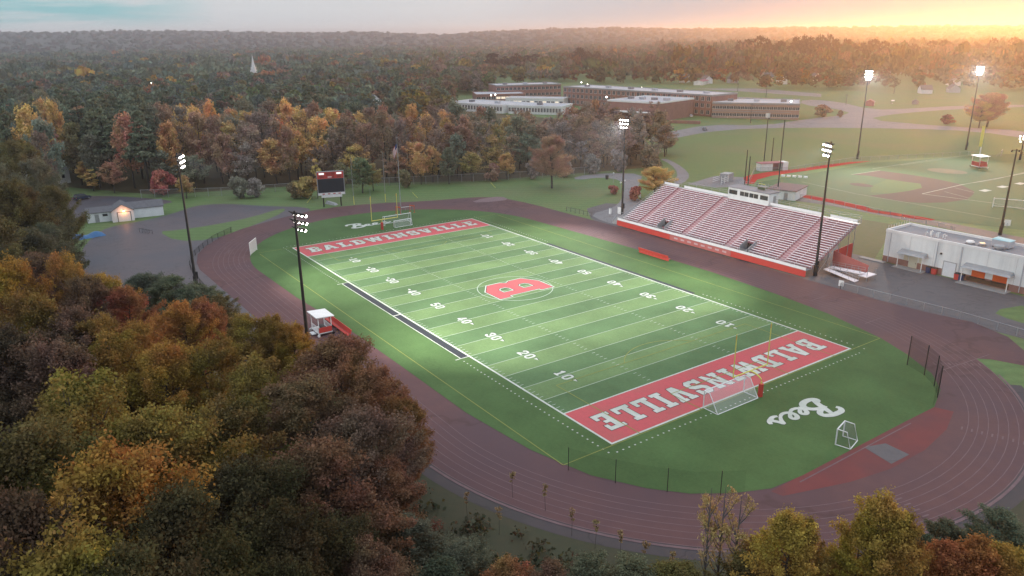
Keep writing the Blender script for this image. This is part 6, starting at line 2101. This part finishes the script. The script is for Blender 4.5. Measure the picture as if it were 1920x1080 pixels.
# --- the mid wood behind the far lawn, row after row
def TL(y):
    P_ = [(300, 66), (178, 60), (143, 37), (131, -2), (119, -26), (101, -57), (91, -95), (84, -128), (100, -150), (170, -215)]
    ys = [p[1] for p in P_]
    for a, b in zip(P_, P_[1:]):
        if b[1] <= y <= a[1]:
            f = (a[1] - y) / (a[1] - b[1])
            return a[0] + f * (b[0] - a[0])
    return 300 if y > 66 else 180


KEEP = []
for o in list(C.objects):
    if o.parent is None and o.get('category') in ('house',):
        KEEP.append((o.location.x, o.location.y))


def wood_hue(u, depth, r):
    q = r.random()
    if u < 310:
        if depth < 16 and q < .45:
            return r.choice([('golden', 'b'), ('rusty brown', 't'), ('rust orange', 'b'), ('brown', 't'), ('olive green', 'b')])
        return r.choice([('dark green', 'p')] * 5 + [('olive green', 'b'), ('dull green', 'b')] + [('grey green', 'b'), ('golden', 'b'), ('rusty brown', 'b'), ('dull green', 'b')])
    if u < 600:
        return r.choice([('rusty brown', 'b'), ('rust orange', 'b'), ('rusty brown', 't'), ('brown', 't'), ('brown', 'b'), ('golden', 't'), ('golden', 'b'), ('mauve brown', 't'), ('dull green', 't'), ('orange', 'b'), ('yellow olive', 'b'), ('grey brown', 't')])
    if u < 760:
        return r.choice([('brown', 'b'), ('brown', 't'), ('rusty brown', 't'), ('dull green', 'b'), ('grey brown', 'n'), ('olive green', 'b'), ('yellow olive', 'b'), ('mauve brown', 't'), ('golden', 't')])
    if u < 850:
        return r.choice([('rust orange', 'b'), ('golden', 'b'), ('orange', 't'), ('rusty brown', 't'), ('brown', 'b'), ('mauve brown', 't')])
    if u < 1010:
        return r.choice([('dull green', 'b'), ('dull green', 't'), ('brown', 't'), ('grey green', 'b'), ('yellow olive', 't'), ('mauve brown', 'n'), ('grey brown', 'n'), ('rusty brown', 'b')])
    return r.choice([('grey brown', 'n'), ('mauve brown', 't'), ('grey brown', 't'), ('brown', 't'), ('brown', 'b'), ('mauve brown', 'n'), ('rusty brown', 't')])


rw = random.Random(77)
pts_ = []
tries = 0
while len(pts_) < 205 and tries < 60000:
    tries += 1
    y = rw.uniform(-160, 108)
    x = rw.uniform(86, 300)
    tl = TL(min(y, 66)) if y <= 66 else 150
    dep = x - tl if y < 62 else min(x - 190 + 60, 100)
    dmax = 76 if y > -60 else 58
    if dep < 3 or dep > dmax:
        continue
    if y > 66 and x < 165:
        continue
    u, v, w = pix(x, y)
    if u < -60 or u > 1250 or (u > 1180 and v < 262):
        continue
    if y < -100 and v < 240:
        continue
    mind = 4.0 + dep * .055
    if any((x - a) ** 2 + (y - b) ** 2 < mind * mind for a, b, _, _ in pts_):
        continue
    if any((x - a) ** 2 + (y - b) ** 2 < 50 for a, b in KEEP):
        continue
    pts_.append((x, y, dep, u))
for (x, y, dep, u) in pts_:
    hue, k = wood_hue(u, dep, rw)
    front = dep < 9
    ztop = 27 if u < 310 else (24 if u < 620 else (21.5 if u < 860 else (19.5 if u < 1010 else 17.5)))
    H = ztop * rw.uniform(.82, 1.08)
    if front and k != 'p':
        H *= rw.uniform(.5, .9)
    zone = ('behind the white shed' if u < 310 else 'between the shed and the scoreboard' if u < 590 else 'behind the scoreboard' if u < 665 else 'between scoreboard and flagpole' if u < 745 else 'right of the flagpole' if u < 860 else 'below the low white school wing' if u < 1010 else 'below the gymnasium')
    zone = ('at the wood edge ' if dep < 12 else 'within the wood ') + zone
    if k == 'p':
        tree('mid_pine%d' % rw.randrange(3), x, y, H * 1.05, rw.uniform(4.0, 5.4), hue, 'pine', zone, rw, 'trees of the wood behind the far lawn')
    elif k == 'n':
        tree('mid_bare%d' % rw.randrange(3), x, y, H, rw.uniform(3.4, 4.6), hue, 'bare', zone, rw, 'trees of the wood behind the far lawn')
    elif k == 't':
        tree('mid_thin%d' % rw.randrange(3), x, y, H, rw.uniform(3.4, 4.8), hue, 'thin', zone, rw, 'trees of the wood behind the far lawn')
    else:
        tree('mid_broad%d' % rw.randrange(5), x, y, H, rw.uniform(3.8, 5.4), hue, 'broadleaf', zone, rw, 'trees of the wood behind the far lawn')
for (u, v, H, R, hue, kind) in [(596, 372, 12, 1.8, 'yellow', 'mid_column'), (575, 372, 7, 4.2, 'yellow olive', 'bush0'), (556, 372, 5.5, 3.4, 'olive green', 'bush1'), (680, 362, 11, 4.2, 'green', 'mid_broad1'), (812, 342, 12, 3.8, 'golden', 'mid_broad2'), (790, 346, 14, 3.0, 'orange', 'mid_broad3'), (885, 340, 10, 3.8, 'yellow olive', 'mid_broad4'), (950, 336, 9, 3.6, 'golden', 'mid_broad0'),
                                (176, 358, 7, 2.6, 'yellow', 'mid_column'), (165, 352, 9, 3, 'golden', 'mid_broad0'), (842, 345, 12, 3.2, 'dull green', 'mid_broad1'), (700, 358, 9, 3, 'yellow olive', 'mid_broad3'), (640, 352, 8, 3.4, 'olive green', 'bush1'), (450, 372, 7, 3.6, 'dull green', 'bush0'), (480, 370, 6, 3.2, 'grey brown', 'bush1'), (350, 372, 7, 3, 'golden', 'mid_broad2'),
                                (215, 362, 10, 3.6, 'rust orange', 'mid_broad4'), (925, 340, 6, 3, 'rusty brown', 'bush1'), (1000, 336, 7, 3, 'grey brown', 'bush0'), (1060, 332, 7, 3.2, 'mauve brown', 'bush1'), (1110, 326, 7, 3.4, 'grey brown', 'bush0'), (1215, 318, 8, 4.2, 'brown', 'bush1'), (1160, 322, 8, 4, 'grey brown', 'bush0'), (760, 352, 6, 3, 'olive green', 'bush0')]:
    x, y = at(u, v)
    tree(kind, x, y, H, R, hue, 'bush' if kind.startswith('bush') else 'broadleaf', 'at the front fringe of the far wood', rw, 'young growth along the far fence')

ORD = ['', 'second', 'third', 'fourth', 'fifth', 'sixth', 'seventh', 'eighth', 'ninth', 'tenth', 'eleventh', 'twelfth', 'thirteenth', 'fourteenth', 'fifteenth', 'sixteenth', 'seventeenth', 'eighteenth']
NOUN = {'pine': 'pine', 'bare': 'leafless tree', 'thin': 'sparse tree', 'broadleaf': 'leafy tree', 'bush': 'bush', 'sapling': 'tufted sapling'}
by = {}
for (t, hue, kind, zone, u, v) in TREES:
    by.setdefault((hue, kind, zone), []).append((u, v, t))
for (hue, kind, zone), L_ in by.items():
    L_.sort(key=lambda q: q[0])
    art = 'only ' if len(L_) == 1 else ''
    for i, (u, v, t) in enumerate(L_):
        if len(L_) == 1:
            t['label'] = 'lone %s %s %s' % (hue, NOUN[kind], zone)
        elif i == 0:
            t['label'] = 'leftmost %s %s %s' % (hue, NOUN[kind], zone)
        elif i == len(L_) - 1:
            t['label'] = 'rightmost %s %s %s' % (hue, NOUN[kind], zone)
        else:
            t['label'] = '%s %s %s from left %s' % (ORD[min(i, 17)], hue, NOUN[kind], zone)

# ------------------------------------------------------------------ hills on the horizon
CREST = [(-200, 66), (0, 63), (60, 64), (120, 65), (150, 62), (200, 61.5), (330, 62), (460, 63), (540, 64), (640, 63.5), (690, 62), (760, 66), (850, 66), (900, 62), (1000, 58.5), (1150, 55), (1250, 56), (1300, 57), (1480, 54), (1600, 54), (1700, 52), (1800, 52), (2100, 52)]


def crest(u):
    for (a, va), (b, vb) in zip(CREST, CREST[1:]):
        if a <= u <= b:
            return va + (vb - va) * (u - a) / (b - a)
    return 60


NA, ND = 420, 26
hv_, hf_ = [], []
rh = np.random.default_rng(2)
bump = rh.normal(size=(ND + 1, NA + 1))
for j in range(ND + 1):
    f = j / ND
    dist = 2350 + 2650 * f
    for i in range(NA + 1):
        a = YAW + .80 - 1.60 * i / NA
        x, y = CAM[0] + dist * math.cos(a), CAM[1] + dist * math.sin(a)
        u = pix(x, y)[0] if abs(a - YAW) < 1.2 else 960
        z_c = 46.35 + (66.9 - (u - 960) * .01033 - crest(max(-199, min(2099, u)))) / FPX * 4600 / math.hypot(1, (u - 960) / FPX)
        prof = math.sin(min(1, f / .85) * PI / 2) ** 1.6 if f < .85 else 1 - (f - .85) * .6
        z = -2 + (z_c + 2) * prof + bump[j, i] * (2.2 + 1.5 * f) * min(1, f * 6)
        hv_.append((x, y, z))
for j in range(ND):
    for i in range(NA):
        k = j * (NA + 1) + i
        hf_.append((k, k + 1, k + NA + 2, k + NA + 1))
hm = bpy.data.meshes.new('hills')
hm.from_pydata(hv_, [], hf_)
hm.materials.append(surf('wooded_hills', (.050, .050, .036), (.075, .058, .040), .012, c3=(.040, .045, .034), scale3=.006, amt3=.7, detail=9))
ho = bpy.data.objects.new('hills', hm)
C.objects.link(ho)
ho['kind'] = 'structure'

# --- far woods: one mass of small tree shapes, too many to count
HOUSES = [pix(o.location.x, o.location.y)[:2] for o in C.objects if o.get('group') == 'houses below the far trees']


def far_woods():
    r = np.random.default_rng(5)
    tmpl = []
    for i in range(4):
        q, rd, _ = broad(400 + i, 17, 7.0, 300, 1.05, 22, .10, .2, limbs=0)
        tmpl.append((q, rd))
    tmpl_f = []
    for i in range(3):
        q, rd, _ = broad(420 + i, 16, 11, 60, 2.7, 10, .10, .2, limbs=0)
        tmpl_f.append((q, rd))
    tmpl_p = []
    for i in range(2):
        q, rd, _ = pine(430 + i, 20, 6.0, 190, 1.25, .2)
        tmpl_p.append((q, rd))
    hv = [HUES[k] for k in ('dull green', 'grey green', 'olive green', 'green', 'brown', 'rusty brown', 'mauve brown', 'grey brown', 'yellow olive', 'rust orange', 'golden', 'dark green')]
    pl_ = np.array([.19, .16, .13, .08, .11, .07, .09, .09, .04, .015, .015, .02])
    pl_ = pl_ / pl_.sum()
    Q, RD, TI = [], [], []
    cnt = 0

    def clump(x, y, f):
        return math.sin(x * .021 + 1.3) * math.cos(y * .017 + .4) + .6 * math.sin(x * .008 - y * .011)

    for (d0, d1, sp, far) in ((300, 760, 10.0, False), (760, 2700, 21.0, True)):
        area = .5 * 1.42 * (d1 ** 2 - d0 ** 2)
        n = int(area / (sp * sp))
        dd_ = np.sqrt(r.uniform(d0 ** 2, d1 ** 2, n))
        aa = YAW + r.uniform(-.71, .71, n)
        for d_, a in zip(dd_, aa):
            x, y = CAM[0] + d_ * math.cos(a), CAM[1] + d_ * math.sin(a)
            u, v, w = pix(x, y)
            # open ground: the campus, its fields, the school and the mid wood already planted
            if u > 1235 and v > (160 if u < 1420 else 170):
                continue
            if u > 1235 and any(abs(u - hu) < 9 and v > hv2 - 2 for hu, hv2 in HOUSES):
                continue
            if 845 < u < 1360 and v > (158 if u > 920 else 178):
                continue
            if 700 < u < 830 and v > 235:
                continue
            if not far and y < 66 and x < TL(min(y, 66)) + (76 if y > -60 else 58):
                continue
            if 1235 < u and v > 148 and r.random() < .35:
                continue
            if any(abs(u - h_[0]) < h_[2] and 0 < (v - h_[1]) < h_[3] for h_ in ((478, 150, 10, 30), (400, 84, 24, 8), (800, 80, 36, 10), (705, 216, 14, 22))):
                continue
            if u > 1235:
                tall = 1.45 if v < 150 else .9
            else:
                tall = 1.0
            cl = clump(x, y, 0)
            isp = r.random() < (.05 + (.10 if cl > .5 else 0) + (.08 if u < 330 else 0))
            hn = np.array(hv[r.choice(len(hv), p=pl_)]) * r.uniform(.8, 1.2) * 2.0
            if u > 1050:
                hn = hn * .72 * np.array([1.08, .95, .85])
            if u < 760 and r.random() < .55:
                hn = np.array(((.085, .112, .082), (.100, .118, .080), (.078, .098, .086))[r.integers(3)]) * r.uniform(1.2, 2.0)
            if isp:
                hn = np.array(HUES['dark green']) * r.uniform(1.9, 2.7)
            q, rd = (tmpl_p[r.integers(2)] if isp and not far else (tmpl_f[r.integers(3)] if far else tmpl[r.integers(4)]))
            ang = r.uniform(0, 6.28)
            ca, sa = math.cos(ang), math.sin(ang)
            s = r.uniform(.8, 1.25)
            sz = r.uniform(.75, 1.15) * tall
            if far and r.random() < .12:
                sz *= 1.35
            m = np.array([[ca * s, -sa * s, 0], [sa * s, ca * s, 0], [0, 0, sz]])
            Q.append(q @ m.T + np.array([x, y, 0]))
            RD.append(rd)
            TI.append(np.repeat(hn[None], len(q), 0))
            cnt += 1
    # tall tree line on the rise at the right of the skyline
    for (u, v, h_) in [(1090, 135, 30), (1105, 133, 27), (1270, 130, 24), (1400, 128, 36), (1415, 130, 38), (1430, 128, 34), (1445, 128, 36), (1462, 130, 33), (1490, 128, 38), (1505, 127, 44), (1520, 128, 38), (1540, 128, 40), (1555, 128, 36), (1580, 128, 34), (1610, 128, 36), (1630, 128, 34), (1660, 126, 30), (1700, 124, 30), (1740, 124, 33), (1780, 122, 30), (1820, 122, 30), (1860, 120, 34), (1900, 120, 34), (930, 140, 26), (940, 142, 24), (1000, 135, 22)]:
        x, y = at(u, v)
        q, rd = tmpl[r.integers(4)]
        s = r.uniform(1.2, 1.9)
        for rep in range(2):
            q2 = q * np.array([s, s, h_ * 1.18 / 17 * r.uniform(.85, 1)]) + np.array([x + r.normal() * 8, y + r.normal() * 8, 0])
            Q.append(q2)
            RD.append(rd)
            TI.append(np.repeat((np.array(HUES['rusty brown']) * .75)[None], len(q), 0))
    HV = np.array(hv_).reshape(ND + 1, NA + 1, 3)
    small = [broad(440 + i, 15, 12, 34, 4.2, 8, .05, .2, limbs=0)[:2] for i in range(3)]
    for k in range(7500):
        j, i = int(ND * r.uniform(0, .96) ** 1.2), r.integers(0, NA)
        p0 = HV[j, i] * .5 + HV[j, i + 1] * .5 + r.normal(size=3) * np.array([30, 30, 0])
        q, rd = small[r.integers(3)]
        s = r.uniform(.8, 1.5)
        Q.append(q * np.array([s, s, r.uniform(.6, 1.0)]) + p0 - np.array([0, 0, 4.5]))
        RD.append(rd)
        TI.append(np.repeat((np.array(hv[r.choice(len(hv), p=pl_)]) * r.uniform(.7, 1.1))[None], len(q), 0))
    Q, RD, TI = np.concatenate(Q), np.concatenate(RD), np.concatenate(TI)
    print('far woods trees', cnt, 'quads', len(Q))
    o = bpy.data.objects.new('far_woods', quad_mesh('far_woods', Q, RD, [MT['leaf_far']], tint=TI))
    C.objects.link(o)
    o['kind'] = 'stuff'
    o['label'] = 'mixed autumn woods stretching to the skyline'


far_woods()

# undergrowth on the floor of the near woods
r = np.random.default_rng(9)
n = 42000
pu = []
while len(pu) < 1300:
    x, y = r.uniform(-112, 30), r.uniform(8, 92)
    rho = math.hypot(x + CX, y) if x < -CX else abs(y)
    if rho < 48.5 or (x > -20 and y < 56):
        continue
    if math.hypot(x - CAM[0], y - CAM[1]) < 24:
        continue
    pu.append(((x, y, r.uniform(.1, .5)), r.uniform(.7, 1.7)))
q, rd = leaves(r, pu, n, .24, flat=.5, up=.6)
hue_ = np.array([HUES['dull green'], HUES['dark green'], HUES['brown'], HUES['olive green']])[r.integers(0, 4, n)]
o = bpy.data.objects.new('undergrowth', quad_mesh('undergrowth', q, rd, [MT['leaf_far']], tint=hue_))
C.objects.link(o)
o['kind'] = 'stuff'

# ------------------------------------------------------------------ air
hz = MB()
hz.box(-700, 5600, -5200, 4200, -6.0, 98)
m, nt, N, L = newmat('haze_air')
out = nd(nt, 'ShaderNodeOutputMaterial')
pv = nd(nt, 'ShaderNodeVolumePrincipled')
pv.inputs['Color'].default_value = (.74, .80, .92, 1)
pv.inputs['Density'].default_value = HAZE_D
pv.inputs['Anisotropy'].default_value = HAZE_G
L.new(pv.outputs[0], out.inputs['Volume'])
ho = hz.build('haze', m)
ho['kind'] = 'stuff'

# ------------------------------------------------------------------ sky and sun
SUN_AZ, SUN_EL = YAW - math.atan2(940, FPX) - .02, math.radians(SUN_ELD)
W = bpy.data.worlds.new('World')
S.world = W
W.use_nodes = True
nt = W.node_tree
for n_ in list(nt.nodes):
    nt.nodes.remove(n_)
L = nt.links
out = nd(nt, 'ShaderNodeOutputWorld')
sky = nd(nt, 'ShaderNodeTexSky', sky_type='NISHITA')
sky.sun_disc = False
sky.sun_elevation = SUN_EL
sky.sun_rotation = PI / 2 - SUN_AZ
sky.air_density = 1.2
sky.dust_density = 2.0
bg1 = nd(nt, 'ShaderNodeBackground')
bg1.inputs[1].default_value = .10
L.new(sky.outputs[0], bg1.inputs[0])
tc = nd(nt, 'ShaderNodeTexCoord')
sx = nd(nt, 'ShaderNodeSeparateXYZ')
L.new(tc.outputs['Generated'], sx.inputs[0])
# overcast deck: brighter overhead than at the horizon, as an overcast sky is
up = nd(nt, 'ShaderNodeValToRGB')
e = up.color_ramp.elements
e[0].position, e[0].color = 0.0, (.86, .86, .85, 1)
e[1].position, e[1].color = 1.0, (*SKY_TOP, 1)
for p_, c_ in ((.007, (.84, .86, .87)), (.02, (.74, .78, .81)), (.07, (.70, .73, .75)), (.25, tuple(.5 * .55 + .5 * k for k in SKY_TOP))):
    q_ = up.color_ramp.elements.new(p_)
    q_.color = (*c_, 1)
L.new(sx.outputs[2], up.inputs[0])
cmb = nd(nt, 'ShaderNodeMapping')
cmb.inputs['Scale'].default_value = (3.2, 3.2, 42)
L.new(tc.outputs['Generated'], cmb.inputs[0])
nz = nd(nt, 'ShaderNodeTexNoise')
nz.inputs['Scale'].default_value = 1.6
nz.inputs['Detail'].default_value = 6
nz.inputs['Roughness'].default_value = .55
L.new(cmb.outputs[0], nz.inputs['Vector'])
# break in the cloud toward the left (north) of the view: teal evening sky
AZL = YAW + .60
dt = nd(nt, 'ShaderNodeVectorMath', operation='DOT_PRODUCT')
dt.inputs[1].default_value = (math.cos(AZL), math.sin(AZL), 0.02)
L.new(tc.outputs['Generated'], dt.inputs[0])
m1 = nd(nt, 'ShaderNodeMapRange')
m1.inputs[1].default_value = .968
m1.inputs[2].default_value = .992
L.new(dt.outputs['Value'], m1.inputs[0])
m2 = nd(nt, 'ShaderNodeMapRange')
m2.inputs[1].default_value = .010
m2.inputs[2].default_value = .024
L.new(sx.outputs[2], m2.inputs[0])
m3 = nd(nt, 'ShaderNodeMapRange')
m3.inputs[1].default_value = .30
m3.inputs[2].default_value = .48
L.new(nz.outputs['Fac'], m3.inputs[0])
k1 = nd(nt, 'ShaderNodeMath', operation='MULTIPLY')
L.new(m1.outputs[0], k1.inputs[0])
L.new(m2.outputs[0], k1.inputs[1])
k2 = nd(nt, 'ShaderNodeMath', operation='MULTIPLY')
L.new(k1.outputs[0], k2.inputs[0])
L.new(m3.outputs[0], k2.inputs[1])
mxc = nd(nt, 'ShaderNodeMix', data_type='RGBA')
L.new(k2.outputs[0], mxc.inputs[0])
L.new(up.outputs[0], mxc.inputs[6])
mxc.inputs[7].default_value = (.30, .62, .66, 1)
# sky over the sunset darkened to blue grey, added to offset the haze glow
dw = nd(nt, 'ShaderNodeVectorMath', operation='DOT_PRODUCT')
dw.inputs[1].default_value = (math.cos(SUN_AZ), math.sin(SUN_AZ), 0.0)
L.new(tc.outputs['Generated'], dw.inputs[0])
w1 = nd(nt, 'ShaderNodeMapRange')
w1.inputs[1].default_value = .80
w1.inputs[2].default_value = .995
L.new(dw.outputs['Value'], w1.inputs[0])
w2 = nd(nt, 'ShaderNodeMapRange')
w2.inputs[1].default_value = .25
w2.inputs[2].default_value = .06
L.new(sx.outputs[2], w2.inputs[0])
w3 = nd(nt, 'ShaderNodeMath', operation='MULTIPLY')
L.new(w1.outputs[0], w3.inputs[0])
L.new(w2.outputs[0], w3.inputs[1])
mxw = nd(nt, 'ShaderNodeMix', data_type='RGBA')
L.new(w3.outputs[0], mxw.inputs[0])
L.new(mxc.outputs[2], mxw.inputs[6])
mxw.inputs[7].default_value = (.33, .42, .53, 1)
mxc = mxw
# soft mottling of the deck
m4 = nd(nt, 'ShaderNodeMapRange')
m4.inputs[3].default_value = .97
m4.inputs[4].default_value = 1.03
L.new(nz.outputs['Fac'], m4.inputs[0])
hs = nd(nt, 'ShaderNodeHueSaturation')
L.new(mxc.outputs[2], hs.inputs['Color'])
L.new(m4.outputs[0], hs.inputs['Value'])
bg2 = nd(nt, 'ShaderNodeBackground')
bg2.inputs[1].default_value = 1.0
L.new(hs.outputs[0], bg2.inputs[0])
mxs = nd(nt, 'ShaderNodeMixShader')
mxs.inputs[0].default_value = .93
L.new(bg1.outputs[0], mxs.inputs[1])
L.new(bg2.outputs[0], mxs.inputs[2])
L.new(mxs.outputs[0], out.inputs[0])

sl = bpy.data.lights.new('sun', 'SUN')
sl.energy = SUN_E
sl.angle = math.radians(10)
sl.color = (1.0, .38, .07)
so = bpy.data.objects.new('sun', sl)
C.objects.link(so)
sd = Vector((math.cos(SUN_AZ) * math.cos(SUN_EL), math.sin(SUN_AZ) * math.cos(SUN_EL), math.sin(SUN_EL)))
so.rotation_euler = sd.to_track_quat('Z', 'Y').to_euler()
so.location = (0, 0, 300)

# ------------------------------------------------------------------ render settings
S.render.engine = 'CYCLES'
S.cycles.use_denoising = True
S.cycles.max_bounces = 4
S.cycles.diffuse_bounces = 2
S.cycles.glossy_bounces = 2
S.cycles.transmission_bounces = 2
S.cycles.volume_bounces = 0
S.cycles.transparent_max_bounces = 12
S.cycles.sample_clamp_indirect = 4
S.cycles.sample_clamp_direct = 30
S.cycles.use_light_tree = True
S.view_settings.view_transform = 'Standard'
S.view_settings.look = 'None'
S.view_settings.exposure = 0
S.view_settings.gamma = 1
S.view_settings.use_curve_mapping = False
